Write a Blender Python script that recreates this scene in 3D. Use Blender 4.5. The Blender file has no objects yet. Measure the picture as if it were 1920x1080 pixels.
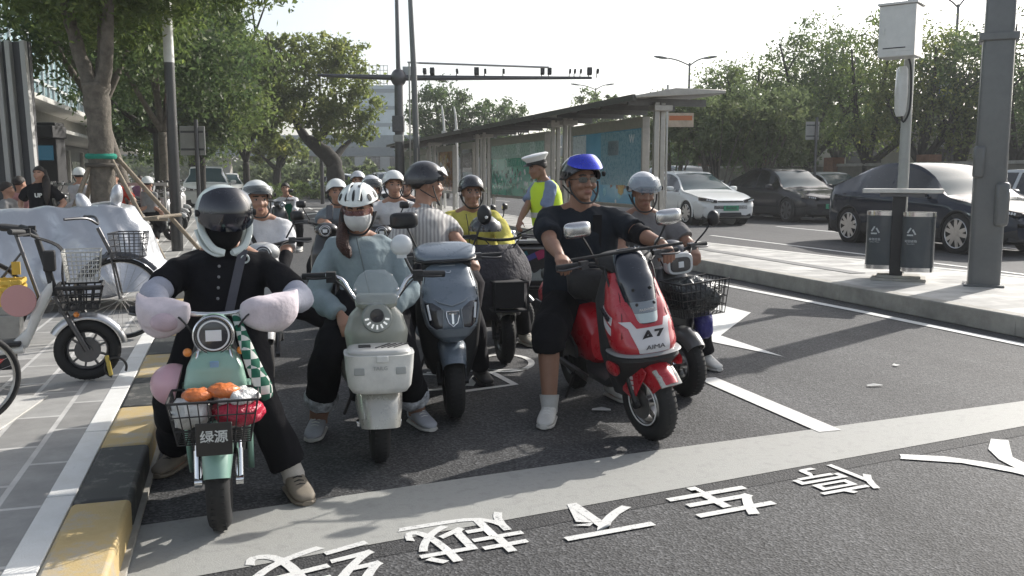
import bpy, bmesh, math, random
from mathutils import Vector, Matrix, noise
sc = bpy.context.scene
COL = sc.collection
R_ = math.radians
# ------------------------------------------------------------------ camera
CAMH, FPX = 1.46, 1700.0
PITCH = math.atan(210 / FPX)
cam = bpy.data.cameras.new('camera')
cam.sensor_width = 36
cam.lens = 36 * FPX / 1920
cam.clip_end = 3000
cam.clip_start = .05
co = bpy.data.objects.new('camera', cam)
COL.objects.link(co)
co.location = (0, 0, CAMH)
co.rotation_euler = (math.pi / 2 - PITCH, 0, 0)
sc.camera = co
# ------------------------------------------------------------------ sky, sun
SUN_EL, SUN_AZ = R_(30), R_(46)          # azimuth from +Y towards +X
w = bpy.data.worlds.new('World')
sc.world = w
w.use_nodes = True
nt = w.node_tree
bgn = nt.nodes['Background']
sky = nt.nodes.new('ShaderNodeTexSky')
sky.sky_type = 'NISHITA'
sky.sun_disc = False
sky.sun_elevation = SUN_EL
sky.sun_rotation = SUN_AZ
sky.altitude = 50
sky.air_density = 1.0
sky.dust_density = 2.5
hs_ = nt.nodes.new('ShaderNodeHueSaturation')
hs_.inputs['Saturation'].default_value = .5
nt.links.new(sky.outputs[0], hs_.inputs['Color'])
nt.links.new(hs_.outputs[0], bgn.inputs[0])
bgn.inputs[1].default_value = .138
sl = bpy.data.lights.new('sun', 'SUN')
sl.energy = 3.9
sl.angle = R_(.6)
sl.color = (1, .955, .89)
so = bpy.data.objects.new('sun', sl)
COL.objects.link(so)
sdir = Vector((math.sin(SUN_AZ) * math.cos(SUN_EL), math.cos(SUN_AZ) * math.cos(SUN_EL), math.sin(SUN_EL)))
so.rotation_euler = sdir.to_track_quat('Z', 'Y').to_euler()
so.location = sdir * 60
sc.view_settings.view_transform = 'Standard'
sc.view_settings.look = 'None'
sc.view_settings.gamma = 1
sc.view_settings.exposure = 0.6

# ------------------------------------------------------------------ placing helpers
def G(px, py, z=0.0):
    """point of the photograph (1920 wide) on the level z"""
    a = (px - 960) / FPX
    b = (540 - py) / FPX
    d = (a, math.cos(PITCH) + b * math.sin(PITCH), -math.sin(PITCH) + b * math.cos(PITCH))
    t = (z - CAMH) / d[2]
    return Vector((d[0] * t, d[1] * t, z))

def P(px, py, Y):
    """point of the photograph at world distance Y"""
    a = (px - 960) / FPX
    b = (540 - py) / FPX
    d = (a, math.cos(PITCH) + b * math.sin(PITCH), -math.sin(PITCH) + b * math.cos(PITCH))
    t = Y / d[1]
    return Vector((d[0] * t, Y, CAMH + d[2] * t))

TH = R_(16.87)
CT, ST = math.cos(TH), math.sin(TH)
def RD(u, v, z=0.0):
    """road frame: u across (right), v along, away"""
    return Vector((u * CT - v * ST, u * ST + v * CT, z))
def L2W(loc, rz, p):
    return Vector(loc) + Matrix.Rotation(rz, 3, 'Z') @ Vector(p)

# ------------------------------------------------------------------ materials
MATS = {}
def mat(name, col, rough=.6, metal=0, var=0.0, vs=4, bump=0.0, bs=40, coat=0, alpha=1, trans=0, emit=0, col2=None, spec=.5, sheen=0):
    if name in MATS:
        return MATS[name]
    m = bpy.data.materials.new(name)
    m.use_nodes = True
    n = m.node_tree
    p = n.nodes['Principled BSDF']
    c = (*col, 1)
    p.inputs['Base Color'].default_value = c
    p.inputs['Roughness'].default_value = rough
    p.inputs['Metallic'].default_value = metal
    p.inputs['Coat Weight'].default_value = coat
    p.inputs['Coat Roughness'].default_value = .06
    p.inputs['Alpha'].default_value = alpha
    p.inputs['Transmission Weight'].default_value = trans
    p.inputs['Specular IOR Level'].default_value = spec
    p.inputs['Sheen Weight'].default_value = sheen
    if emit:
        p.inputs['Emission Color'].default_value = c
        p.inputs['Emission Strength'].default_value = emit
    tc = n.nodes.new('ShaderNodeTexCoord')
    if var or col2:
        t = n.nodes.new('ShaderNodeTexNoise')
        t.inputs['Scale'].default_value = vs
        t.inputs['Detail'].default_value = 6
        t.inputs['Roughness'].default_value = .65
        n.links.new(tc.outputs['Object'], t.inputs['Vector'])
        r = n.nodes.new('ShaderNodeValToRGB')
        a = tuple(max(0, x * (1 - var)) for x in col)
        b = tuple(min(1, x * (1 + var)) for x in (col2 or col))
        r.color_ramp.elements[0].position = .32
        r.color_ramp.elements[1].position = .68
        r.color_ramp.elements[0].color = (*a, 1)
        r.color_ramp.elements[1].color = (*b, 1)
        n.links.new(t.outputs['Fac'], r.inputs['Fac'])
        n.links.new(r.outputs['Color'], p.inputs['Base Color'])
    if coat:
        t5 = n.nodes.new('ShaderNodeTexNoise'); t5.inputs['Scale'].default_value = 13; t5.inputs['Detail'].default_value = 9; t5.inputs['Roughness'].default_value = .75
        n.links.new(tc.outputs['Object'], t5.inputs['Vector'])
        m5 = n.nodes.new('ShaderNodeMapRange'); m5.inputs[1].default_value = .42; m5.inputs[2].default_value = .68; m5.inputs[3].default_value = rough; m5.inputs[4].default_value = min(1, rough + .3)
        n.links.new(t5.outputs['Fac'], m5.inputs[0]); n.links.new(m5.outputs[0], p.inputs['Roughness'])
        m6 = n.nodes.new('ShaderNodeMapRange'); m6.inputs[1].default_value = .42; m6.inputs[2].default_value = .68; m6.inputs[3].default_value = .04; m6.inputs[4].default_value = .28
        n.links.new(t5.outputs['Fac'], m6.inputs[0]); n.links.new(m6.outputs[0], p.inputs['Coat Roughness'])
    if bump:
        t2 = n.nodes.new('ShaderNodeTexNoise')
        t2.inputs['Scale'].default_value = bs
        t2.inputs['Detail'].default_value = 5
        n.links.new(tc.outputs['Object'], t2.inputs['Vector'])
        bp = n.nodes.new('ShaderNodeBump')
        bp.inputs['Strength'].default_value = bump
        bp.inputs['Distance'].default_value = .02
        n.links.new(t2.outputs['Fac'], bp.inputs['Height'])
        n.links.new(bp.outputs['Normal'], p.inputs['Normal'])
    MATS[name] = m
    return m

def paint(name, col, rough=.28, **k):
    return mat(name, col, rough, var=.06, vs=9, coat=.7, bump=.02, bs=14, **k)
def cloth(name, col, **k):
    k.setdefault('var', .14)
    return mat(name, col, .92, vs=7, bump=.35, bs=22, spec=.15, **k)
def metal(name, col=(.6, .6, .6), rough=.3, **k):
    return mat(name, col, rough, 1, var=.1, vs=12, **k)
def plastic(name, col, rough=.5, **k):
    k.setdefault('var', .12)
    return mat(name, col, rough, vs=11, bump=.04, bs=60, **k)

RUBBER = plastic('rubber', (.018, .018, .018), .8)
BLK = plastic('black plastic', (.014, .014, .015), .42)
BLKM = plastic('matt black plastic', (.022, .022, .023), .7)
CHR = metal('chrome', (.75, .75, .75), .15)
STEEL = metal('brushed steel', (.5, .49, .47), .38)
DSTEEL = metal('dark steel', (.12, .12, .125), .42)
WHITE = paint('white gloss', (.74, .74, .72))
WPLAS = plastic('white plastic', (.68, .68, .65), .4)
MIRR = mat('mirror glass', (.75, .78, .8), .04, 1)
LENS = mat('lamp lens', (.5, .5, .5), .08, .6, coat=1)
DLENS = mat('dark lamp glass', (.03, .03, .035), .06, 0, coat=1)
AMB = mat('amber lens', (.75, .25, .04), .2, coat=.6)
REDL = mat('red lens', (.5, .02, .02), .2, coat=.6)

# ------------------------------------------------------------------ mesh builder
class B:
    def __init__(s, M=None):
        s.v, s.f, s.m, s.mi, s.M = [], [], [], 0, M
    def add(s, vs, fs):
        o = len(s.v)
        if s.M is not None:
            s.v += [s.M @ Vector(p) for p in vs]
        else:
            s.v += [Vector(p) for p in vs]
        s.f += [tuple(i + o for i in f) for f in fs]
        s.m += [s.mi] * len(fs)
        return s
    def box(s, c, d, rot=None, taper=1.0, tx=None):
        hx, hy, hz = d[0] / 2, d[1] / 2, d[2] / 2
        vs = []
        for z in (-1, 1):
            t = taper if z > 0 else 1
            t2 = (tx if tx is not None else taper) if z > 0 else 1
            for x, y in ((-1, -1), (1, -1), (1, 1), (-1, 1)):
                vs.append(Vector((x * hx * t, y * hy * t2, z * hz)))
        if rot is not None:
            vs = [rot @ p for p in vs]
        c = Vector(c)
        return s.add([p + c for p in vs], [(3, 2, 1, 0), (4, 5, 6, 7), (0, 1, 5, 4), (1, 2, 6, 5), (2, 3, 7, 6), (3, 0, 4, 7)])
    def loft(s, rings, cap=True, closed=True):
        n = len(rings[0])
        vs = [p for r in rings for p in r]
        fs = []
        for i in range(len(rings) - 1):
            for j in range(n if closed else n - 1):
                k = (j + 1) % n
                fs.append((i * n + j, i * n + k, (i + 1) * n + k, (i + 1) * n + j))
        if cap:
            fs.append(tuple(range(n - 1, -1, -1)))
            fs.append(tuple(range((len(rings) - 1) * n, len(rings) * n)))
        return s.add(vs, fs)
    def tube(s, pts, r, n=10, cap=True, sq=1.0, round_=False, sub=0):
        pts = [Vector(p) for p in pts]
        if not isinstance(r, (list, tuple)):
            r = [r] * len(pts)
        r = list(r)
        if sub:
            pts, r = smooth_path(pts, r, sub)
        if round_:
            a = (pts[0] - pts[1]).normalized(); b = (pts[-1] - pts[-2]).normalized()
            P0, R0, P1, R1 = [], [], [], []
            for t in (.98, .8, .45):
                P0.append(pts[0] + a * r[0] * t); R0.append(r[0] * math.sqrt(1 - t * t))
                P1.insert(0, pts[-1] + b * r[-1] * t); R1.insert(0, r[-1] * math.sqrt(1 - t * t))
            pts = P0 + pts + P1; r = R0 + r + R1
        t0 = (pts[1] - pts[0]).normalized()
        up = Vector((0, 0, 1)) if abs(t0.z) < .9 else Vector((0, 1, 0))
        nrm = (up - t0 * up.dot(t0)).normalized()
        rings = []
        for i, p in enumerate(pts):
            a = pts[max(i - 1, 0)]; b = pts[min(i + 1, len(pts) - 1)]
            t = (b - a)
            t = t.normalized() if t.length > 1e-9 else t0
            nrm = nrm - t * nrm.dot(t)
            nrm = nrm.normalized() if nrm.length > 1e-6 else t.orthogonal().normalized()
            bi = t.cross(nrm)
            rings.append([p + (nrm * math.cos(2 * math.pi * k / n) + bi * math.sin(2 * math.pi * k / n) * sq) * r[i] for k in range(n)])
        return s.loft(rings, cap)
    def ell(s, c, r, rot=None, n=16, m=10):
        c = Vector(c)
        if not isinstance(r, (list, tuple)):
            r = (r, r, r)
        rings = []
        for i in range(1, m):
            a = math.pi * i / m
            ring = []
            for k in range(n):
                b = 2 * math.pi * k / n
                p = Vector((r[0] * math.sin(a) * math.cos(b), r[1] * math.sin(a) * math.sin(b), -r[2] * math.cos(a)))
                if rot is not None: p = rot @ p
                ring.append(p + c)
            rings.append(ring)
        o = len(s.v)
        s.loft(rings, False)
        tb = Vector((0, 0, -r[2])); tt = Vector((0, 0, r[2]))
        if rot is not None: tb = rot @ tb; tt = rot @ tt
        nv = len(rings) * n
        vv = [tb + c, tt + c]
        if s.M is not None: vv = [s.M @ p for p in vv]
        s.v += vv
        ib, it = o + nv, o + nv + 1
        for k in range(n):
            s.f.append((ib, o + (k + 1) % n, o + k)); s.m.append(s.mi)
            s.f.append((it, o + nv - n + k, o + nv - n + (k + 1) % n)); s.m.append(s.mi)
        return s
    def torus(s, c, R, r, axis='x', n=40, m=10, sq=1.0, a0=0, a1=2 * math.pi):
        full = abs(a1 - a0 - 2 * math.pi) < 1e-6
        rings = []
        c = Vector(c)
        cnt = n if full else n + 1
        for i in range(cnt):
            a = a0 + (a1 - a0) * i / n
            ring = []
            for k in range(m):
                b = 2 * math.pi * k / m
                q = R + r * math.cos(b); h = r * sq * math.sin(b)
                if axis == 'x': p = Vector((h, q * math.cos(a), q * math.sin(a)))
                elif axis == 'y': p = Vector((q * math.cos(a), h, q * math.sin(a)))
                else: p = Vector((q * math.cos(a), q * math.sin(a), h))
                ring.append(p + c)
            rings.append(ring)
        if full: rings.append(rings[0])
        return s.loft(rings, not full)
    def disc(s, c, r, d, axis='x', n=24, r2=None):
        c = Vector(c)
        r2 = r if r2 is None else r2
        rings = []
        for h, q in ((-d / 2, r), (d / 2, r2)):
            ring = []
            for k in range(n):
                a = 2 * math.pi * k / n
                if axis == 'x': p = Vector((h, q * math.cos(a), q * math.sin(a)))
                elif axis == 'y': p = Vector((q * math.cos(a), h, q * math.sin(a)))
                else: p = Vector((q * math.cos(a), q * math.sin(a), h))
                ring.append(p + c)
            rings.append(ring)
        return s.loft(rings)
    def prism(s, poly, d0, d1, axis='y'):
        """poly in the plane normal to axis; axis x: (y,z) axis y: (x,z) axis z: (x,y)"""
        def mk(p, d):
            return {'x': (d, p[0], p[1]), 'y': (p[0], d, p[1]), 'z': (p[0], p[1], d)}[axis]
        return s.loft([[mk(p, d0) for p in poly], [mk(p, d1) for p in poly]])
    def poly(s, pts):
        return s.add(pts, [tuple(range(len(pts)))])
    def shell(s, c, r, th, th0=0, az=(-math.pi, math.pi), n=36, m=10, thick=.01, pw=1.0):
        """dome with az=0 at the front (-Y); th(az) = lower polar angle"""
        full = az[1] - az[0] > 6.28
        c = Vector(c)
        for_ = []
        for kk, q in ((0, 0), (1, thick)):
            rows = []
            for i in range(m + 1):
                row = []
                for k in range(n + (0 if full else 1)):
                    a = az[0] + (az[1] - az[0]) * k / n
                    t0 = th0(a) if callable(th0) else th0
                    t = t0 + (th(a) - t0) * i / m
                    t = max(t, .02)
                    row.append(c + Vector(((r[0] - q) * math.sin(t) * math.sin(a), -(r[1] - q) * math.sin(t) * math.cos(a), (r[2] - q) * math.cos(t))))
                rows.append(row)
            for_.append(rows)
        o = len(s.v)
        nn = len(for_[0][0]); mm = m + 1
        vs = [p for rows in for_ for row in rows for p in row]
        fs = []
        def idx(k, i, j): return (k * mm + i) * nn + (j % nn)
        J = nn if full else nn - 1
        for i in range(m):
            for j in range(J):
                fs.append((idx(0, i, j), idx(0, i + 1, j), idx(0, i + 1, j + 1), idx(0, i, j + 1)))
                fs.append((idx(1, i, j), idx(1, i, j + 1), idx(1, i + 1, j + 1), idx(1, i + 1, j)))
        for j in range(J):
            fs.append((idx(0, m, j), idx(1, m, j), idx(1, m, j + 1), idx(0, m, j + 1)))
            fs.append((idx(0, 0, j), idx(0, 0, j + 1), idx(1, 0, j + 1), idx(1, 0, j)))
        if not full:
            for i in range(m):
                fs.append((idx(0, i, 0), idx(1, i, 0), idx(1, i + 1, 0), idx(0, i + 1, 0)))
                fs.append((idx(0, i, J), idx(0, i + 1, J), idx(1, i + 1, J), idx(1, i, J)))
        return s.add(vs, fs)
    def build(s, name, mats, parent=None, bevel=0, sub=0, ang=38, loc=None, rz=0, **props):
        if not isinstance(mats, (list, tuple)): mats = [mats]
        me = bpy.data.meshes.new(name)
        me.from_pydata([tuple(p) for p in s.v], [], s.f)
        for m in mats: me.materials.append(m)
        if len(mats) > 1: me.polygons.foreach_set('material_index', s.m)
        me.polygons.foreach_set('use_smooth', [True] * len(me.polygons))
        me.validate()
        bm = bmesh.new(); bm.from_mesh(me)
        bmesh.ops.recalc_face_normals(bm, faces=bm.faces); bm.to_mesh(me); bm.free()
        if ang < 180: me.set_sharp_from_angle(angle=R_(ang))
        me.update()
        o = bpy.data.objects.new(name, me)
        COL.objects.link(o)
        if parent is not None: o.parent = parent
        if loc is not None: o.location = loc
        if rz: o.rotation_euler.z = rz
        if bevel:
            b = o.modifiers.new('bevel', 'BEVEL'); b.width = bevel; b.segments = 2; b.limit_method = 'ANGLE'; b.angle_limit = R_(40)
        if sub:
            b = o.modifiers.new('sub', 'SUBSURF'); b.levels = sub; b.render_levels = sub
        for k, q in props.items(): o[k] = q
        return o

def smooth_path(pts, r, sub):
    P2, R2 = [], []
    n = len(pts)
    for i in range(n - 1):
        p0, p1, p2, p3 = pts[max(i - 1, 0)], pts[i], pts[i + 1], pts[min(i + 2, n - 1)]
        for k in range(sub):
            t = k / sub
            P2.append(.5 * ((2 * p1) + (-p0 + p2) * t + (2 * p0 - 5 * p1 + 4 * p2 - p3) * t * t + (-p0 + 3 * p1 - 3 * p2 + p3) * t ** 3))
            R2.append(r[i] + (r[i + 1] - r[i]) * t)
    P2.append(pts[-1]); R2.append(r[-1])
    return P2, R2

def ring(c, a, b, e=2.0, n=24, plane='xy', rot=None):
    c = Vector(c); out = []
    for k in range(n):
        t = 2 * math.pi * k / n
        ct, st = math.cos(t), math.sin(t)
        x = a * math.copysign(abs(ct) ** (2 / e), ct); y = b * math.copysign(abs(st) ** (2 / e), st)
        p = {'xy': Vector((x, y, 0)), 'xz': Vector((x, 0, y)), 'yz': Vector((0, x, y))}[plane]
        if rot is not None: p = rot @ p
        out.append(c + p)
    return out

def rx(d): return Matrix.Rotation(R_(d), 3, 'X')
def ry(d): return Matrix.Rotation(R_(d), 3, 'Y')
def rz(d): return Matrix.Rotation(R_(d), 3, 'Z')

def thing(name, label, cat, loc=(0, 0, 0), rotz=0, group=None, kind=None):
    o = bpy.data.objects.new(name, None)
    o.empty_display_size = .2
    COL.objects.link(o)
    o.location = loc; o.rotation_euler.z = rotz
    tag(o, label, cat, group, kind)
    return o
def tag(o, label=None, cat=None, group=None, kind=None):
    if label: o['label'] = label
    if cat: o['category'] = cat
    if group: o['group'] = group
    if kind: o['kind'] = kind
    return o
def dup(root, loc, rotz, label=None, group=None, scale=None):
    r = root.copy(); COL.objects.link(r); r.location = loc; r.rotation_euler = (0, 0, rotz)
    if label: r['label'] = label
    if group: r['group'] = group
    if scale: r.scale = scale if isinstance(scale, tuple) else (scale,) * 3
    def rec(a, b):
        for ch in list(a.children):
            if ch.name in seen: continue
            c = ch.copy(); COL.objects.link(c); c.parent = b; seen.add(c.name)
            rec(ch, c)
    seen = set()
    rec(root, r)
    return r

def text(name, s, size, m, parent, M, bold=0.0, depth=.001, sx=1.0, shear=0.0, **props):
    c = bpy.data.curves.new('t', 'FONT')
    c.body = s; c.size = size; c.align_x = 'CENTER'; c.align_y = 'CENTER'
    c.offset = bold * size; c.extrude = depth; c.shear = shear; c.resolution_u = 3
    o = bpy.data.objects.new('t', c); COL.objects.link(o)
    bpy.context.view_layer.update()
    me = bpy.data.meshes.new_from_object(o.evaluated_get(bpy.context.evaluated_depsgraph_get()))
    bpy.data.objects.remove(o); bpy.data.curves.remove(c)
    me.name = name
    me.transform(Matrix.Diagonal((sx, 1, 1, 1)))
    me.transform(M)
    me.materials.clear(); me.materials.append(m)
    t = bpy.data.objects.new(name, me); COL.objects.link(t)
    if parent is not None: t.parent = parent
    for k, q in props.items(): t[k] = q
    return t
def frontM(p, tilt=0, yaw=0):
    """text facing -Y at p, tilted back by tilt degrees"""
    return Matrix.Translation(Vector(p)) @ Matrix.Rotation(R_(yaw), 4, 'Z') @ Matrix.Rotation(R_(90 - tilt), 4, 'X')
# ================================================================== setting
def asphalt(name, base, dark=.5, light=1.9, sc_=105):
    m = bpy.data.materials.new(name); m.use_nodes = True
    n = m.node_tree; p = n.nodes['Principled BSDF']
    tc = n.nodes.new('ShaderNodeTexCoord')
    v = n.nodes.new('ShaderNodeTexVoronoi'); v.inputs['Scale'].default_value = sc_
    n.links.new(tc.outputs['Object'], v.inputs['Vector'])
    r = n.nodes.new('ShaderNodeValToRGB')
    e = r.color_ramp.elements
    e[0].position = .0; e[1].position = 1.0
    e[0].color = (base[0] * dark, base[1] * dark, base[2] * dark, 1)
    e[1].color = (base[0] * light, base[1] * light, base[2] * light, 1)
    x = e.new(.55); x.color = (*base, 1)
    n.links.new(v.outputs['Color'], r.inputs['Fac'])
    b2 = n.nodes.new('ShaderNodeTexNoise'); b2.inputs['Scale'].default_value = .9; b2.inputs['Detail'].default_value = 8; b2.inputs['Roughness'].default_value = .7
    n.links.new(tc.outputs['Object'], b2.inputs['Vector'])
    mr = n.nodes.new('ShaderNodeMapRange'); mr.inputs[1].default_value = .3; mr.inputs[2].default_value = .7; mr.inputs[3].default_value = .82; mr.inputs[4].default_value = 1.18
    n.links.new(b2.outputs['Fac'], mr.inputs[0])
    mx = n.nodes.new('ShaderNodeVectorMath'); mx.operation = 'SCALE'
    n.links.new(r.outputs['Color'], mx.inputs[0]); n.links.new(mr.outputs[0], mx.inputs['Scale'])
    # tyre tracks along the road and scattered oil spots
    mp = n.nodes.new('ShaderNodeMapping'); mp.inputs['Scale'].default_value = (2.2, .06, 1); n.links.new(tc.outputs['Object'], mp.inputs['Vector'])
    t3 = n.nodes.new('ShaderNodeTexNoise'); t3.inputs['Scale'].default_value = 1.1; t3.inputs['Detail'].default_value = 4; n.links.new(mp.outputs[0], t3.inputs['Vector'])
    m3 = n.nodes.new('ShaderNodeMapRange'); m3.inputs[1].default_value = .35; m3.inputs[2].default_value = .65; m3.inputs[3].default_value = .8; m3.inputs[4].default_value = 1.15; n.links.new(t3.outputs['Fac'], m3.inputs[0])
    t4 = n.nodes.new('ShaderNodeTexNoise'); t4.inputs['Scale'].default_value = 2.7; t4.inputs['Detail'].default_value = 5; n.links.new(tc.outputs['Object'], t4.inputs['Vector'])
    m4 = n.nodes.new('ShaderNodeMapRange'); m4.inputs[1].default_value = .64; m4.inputs[2].default_value = .74; m4.inputs[3].default_value = 1.0; m4.inputs[4].default_value = .6; n.links.new(t4.outputs['Fac'], m4.inputs[0])
    mm = n.nodes.new('ShaderNodeMath'); mm.operation = 'MULTIPLY'; n.links.new(m3.outputs[0], mm.inputs[0]); n.links.new(m4.outputs[0], mm.inputs[1])
    mx2 = n.nodes.new('ShaderNodeVectorMath'); mx2.operation = 'SCALE'; n.links.new(mx.outputs[0], mx2.inputs[0]); n.links.new(mm.outputs[0], mx2.inputs['Scale'])
    n.links.new(mx2.outputs[0], p.inputs['Base Color'])
    p.inputs['Roughness'].default_value = .82
    bp = n.nodes.new('ShaderNodeBump'); bp.inputs['Strength'].default_value = .55; bp.inputs['Distance'].default_value = .006
    n.links.new(v.outputs['Distance'], bp.inputs['Height']); n.links.new(bp.outputs['Normal'], p.inputs['Normal'])
    return m

def worn(name, col, under, wear=.36, scale=9):
    m = bpy.data.materials.new(name); m.use_nodes = True
    n = m.node_tree; p = n.nodes['Principled BSDF']
    tc = n.nodes.new('ShaderNodeTexCoord')
    t = n.nodes.new('ShaderNodeTexNoise'); t.inputs['Scale'].default_value = scale; t.inputs['Detail'].default_value = 10; t.inputs['Roughness'].default_value = .75
    n.links.new(tc.outputs['Object'], t.inputs['Vector'])
    r = n.nodes.new('ShaderNodeValToRGB'); e = r.color_ramp.elements
    e[0].position = wear - .05; e[1].position = wear + .09
    e[0].color = (*under, 1); e[1].color = (*col, 1)
    x = e.new(.75); x.color = (col[0] * .86, col[1] * .85, col[2] * .82, 1)
    n.links.new(t.outputs['Fac'], r.inputs['Fac']); n.links.new(r.outputs['Color'], p.inputs['Base Color'])
    p.inputs['Roughness'].default_value = .7
    t2 = n.nodes.new('ShaderNodeTexNoise'); t2.inputs['Scale'].default_value = 160
    n.links.new(tc.outputs['Object'], t2.inputs['Vector'])
    bp = n.nodes.new('ShaderNodeBump'); bp.inputs['Strength'].default_value = .4; bp.inputs['Distance'].default_value = .004
    n.links.new(t2.outputs['Fac'], bp.inputs['Height']); n.links.new(bp.outputs['Normal'], p.inputs['Normal'])
    return m

def pavers(name, c1, c2, joint, bw, bh, mortar=.012, rot=0, off=.5):
    m = bpy.data.materials.new(name); m.use_nodes = True
    n = m.node_tree; p = n.nodes['Principled BSDF']
    tc = n.nodes.new('ShaderNodeTexCoord'); mp = n.nodes.new('ShaderNodeMapping')
    mp.inputs['Rotation'].default_value = (0, 0, rot)
    n.links.new(tc.outputs['Object'], mp.inputs['Vector'])
    b = n.nodes.new('ShaderNodeTexBrick')
    b.inputs['Scale'].default_value = 1
    b.inputs['Brick Width'].default_value = bw; b.inputs['Row Height'].default_value = bh
    b.inputs['Mortar Size'].default_value = mortar; b.inputs['Mortar Smooth'].default_value = .2
    b.offset = off
    b.inputs['Color1'].default_value = (*c1, 1); b.inputs['Color2'].default_value = (*c2, 1); b.inputs['Mortar'].default_value = (*joint, 1)
    n.links.new(mp.outputs[0], b.inputs['Vector'])
    t = n.nodes.new('ShaderNodeTexNoise'); t.inputs['Scale'].default_value = 3; t.inputs['Detail'].default_value = 9; t.inputs['Roughness'].default_value = .7
    n.links.new(tc.outputs['Object'], t.inputs['Vector'])
    mr = n.nodes.new('ShaderNodeMapRange'); mr.inputs[1].default_value = .3; mr.inputs[2].default_value = .7; mr.inputs[3].default_value = .72; mr.inputs[4].default_value = 1.2
    n.links.new(t.outputs['Fac'], mr.inputs[0])
    mx = n.nodes.new('ShaderNodeVectorMath'); mx.operation = 'SCALE'
    n.links.new(b.outputs['Color'], mx.inputs[0]); n.links.new(mr.outputs[0], mx.inputs['Scale'])
    n.links.new(mx.outputs[0], p.inputs['Base Color'])
    p.inputs['Roughness'].default_value = .75
    bp = n.nodes.new('ShaderNodeBump'); bp.inputs['Strength'].default_value = .3; bp.inputs['Distance'].default_value = .005; bp.invert = True
    n.links.new(b.outputs['Fac'], bp.inputs['Height']); n.links.new(bp.outputs['Normal'], p.inputs['Normal'])
    return m

ASPH = asphalt('asphalt', (.056, .056, .057), .35, 2.3, 88)
ASPH2 = asphalt('asphalt far', (.085, .084, .082), .7, 1.4, 60)
MARK = worn('road paint', (.68, .68, .66), (.1, .1, .1), .29)
LMARK = worn('letter paint', (.64, .64, .62), (.12, .12, .12), .37, 40)
STOPM = worn('old stop line paint', (.33, .33, .31), (.28, .28, .262), .42, 14)
PAVE = pavers('pavement tiles', (.33, .325, .31), (.23, .225, .215), (.50, .49, .47), .6, .24, .014, math.pi / 2)
ISL = pavers('island tiles', (.50, .49, .46), (.27, .265, .25), (.40, .39, .37), .46, .23, .006)
CONC = mat('kerb concrete', (.33, .315, .28), .8, var=.25, vs=3.5, bump=.25, bs=30)
CONC2 = mat('pale concrete', (.50, .49, .46), .8, var=.15, vs=5, bump=.2, bs=30)
SOIL = mat('ground dust', (.13, .12, .10), .9, var=.3, vs=.3)

def struct(b, name, m, rzv=TH, **k):
    o = b.build(name, m, rz=rzv, **k); o['kind'] = 'structure'; return o

b = B(); b.poly([(-330, -80, -.03), (270, -80, -.03), (270, 520, -.03), (-330, 520, -.03)])
struct(b, 'ground', SOIL)
b = B(); b.poly([(-200, -60, 0), (60, -60, 0), (60, 420, 0), (-200, 420, 0)])
struct(b, 'road', ASPH)
# left pavement, white edging, painted kerb (height .15)
b = B(); b.box((-30.79, 60, .07), (60.0, 170, .15)); struct(b, 'left_pavement', PAVE)
b = B()
v = -8.0
random.seed(3)
while v < 110:
    b.box((-.735, v + .5, .0735), (.11, .988, .15)); v += 1.0
struct(b, 'white_edging', worn('white edging', (.72, .72, .70), (.45, .45, .44), .3, 6), bevel=.004)
KY = worn('kerb yellow paint', (.48, .36, .17), (.40, .36, .29), .44, 5)
KB = worn('kerb black paint', (.05, .052, .05), (.2, .19, .17), .38, 6)
for nm, mm, off in (('yellow_kerb', KY, 0), ('black_kerb', KB, 1)):
    b = B(); k = 0; v = -8.12
    while v < 110:
        if k % 2 == off: b.box((-.565, v + .4, .075), (.225, .79, .156))
        k += 1; v += .8
    struct(b, nm, mm, bevel=.018)
b = B(); b.box((-.45, 50, .02), (.04, 116, .02)); struct(b, 'gutter_joint', CONC)
# sunlit concrete slab on the left pavement
b = B(); b.prism([(-1.62, 5.2), (-1.25, 4.95), (-1.12, 5.9), (-1.9, 6.15), (-4.8, 6.1), (-4.8, 5.1)], .14, .153, 'z'); struct(b, 'concrete_slab', CONC2)
# bus island
def strip(b, pl, pr, z0, z1):
    for i in range(len(pl) - 1):
        a, c = pl[i], pl[i + 1]; d, e = pr[i], pr[i + 1]
        b.add([(a[0], a[1], z0), (c[0], c[1], z0), (e[0], e[1], z0), (d[0], d[1], z0), (a[0], a[1], z1), (c[0], c[1], z1), (e[0], e[1], z1), (d[0], d[1], z1)],
              [(0, 1, 2, 3), (4, 7, 6, 5), (0, 4, 5, 1), (1, 5, 6, 2), (2, 6, 7, 3), (3, 7, 4, 0)])
def toUV(p): return (p.x * CT + p.y * ST, -p.x * ST + p.y * CT)
ISH = .19
Lk = [(6.86, -2), (6.84, 3), (6.79, 6.5), (6.76, 9), (6.74, 12), (6.72, 16), (6.72, 22), (6.72, 60)]
Rk = [(9.85, -2), (9.85, 3), (9.75, 6.5), (9.6, 9), (9.1, 12), (8.6, 16), (8.6, 22), (8.6, 60)]
b = B(); strip(b, [(u, v + .01) for u, v in Lk], [(u + .17, v + .01) for u, v in Lk], 0, ISH + .004); struct(b, 'island_kerb', CONC, bevel=.012)
b = B(); strip(b, [(u - .17, v) for u, v in Rk], Rk, 0, ISH + .004); struct(b, 'far_island_kerb', CONC2)
b = B(); strip(b, [(u + .165, v) for u, v in Lk], [(u - .165, v) for u, v in Rk], 0, ISH); struct(b, 'bus_island', ISL)
b = B(); b.box((7.78, 13.4, ISH + .004), (.22, 6.8, .006)); struct(b, 'tactile_strip', mat('grey strip', (.17, .17, .165), .8, var=.2))
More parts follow.
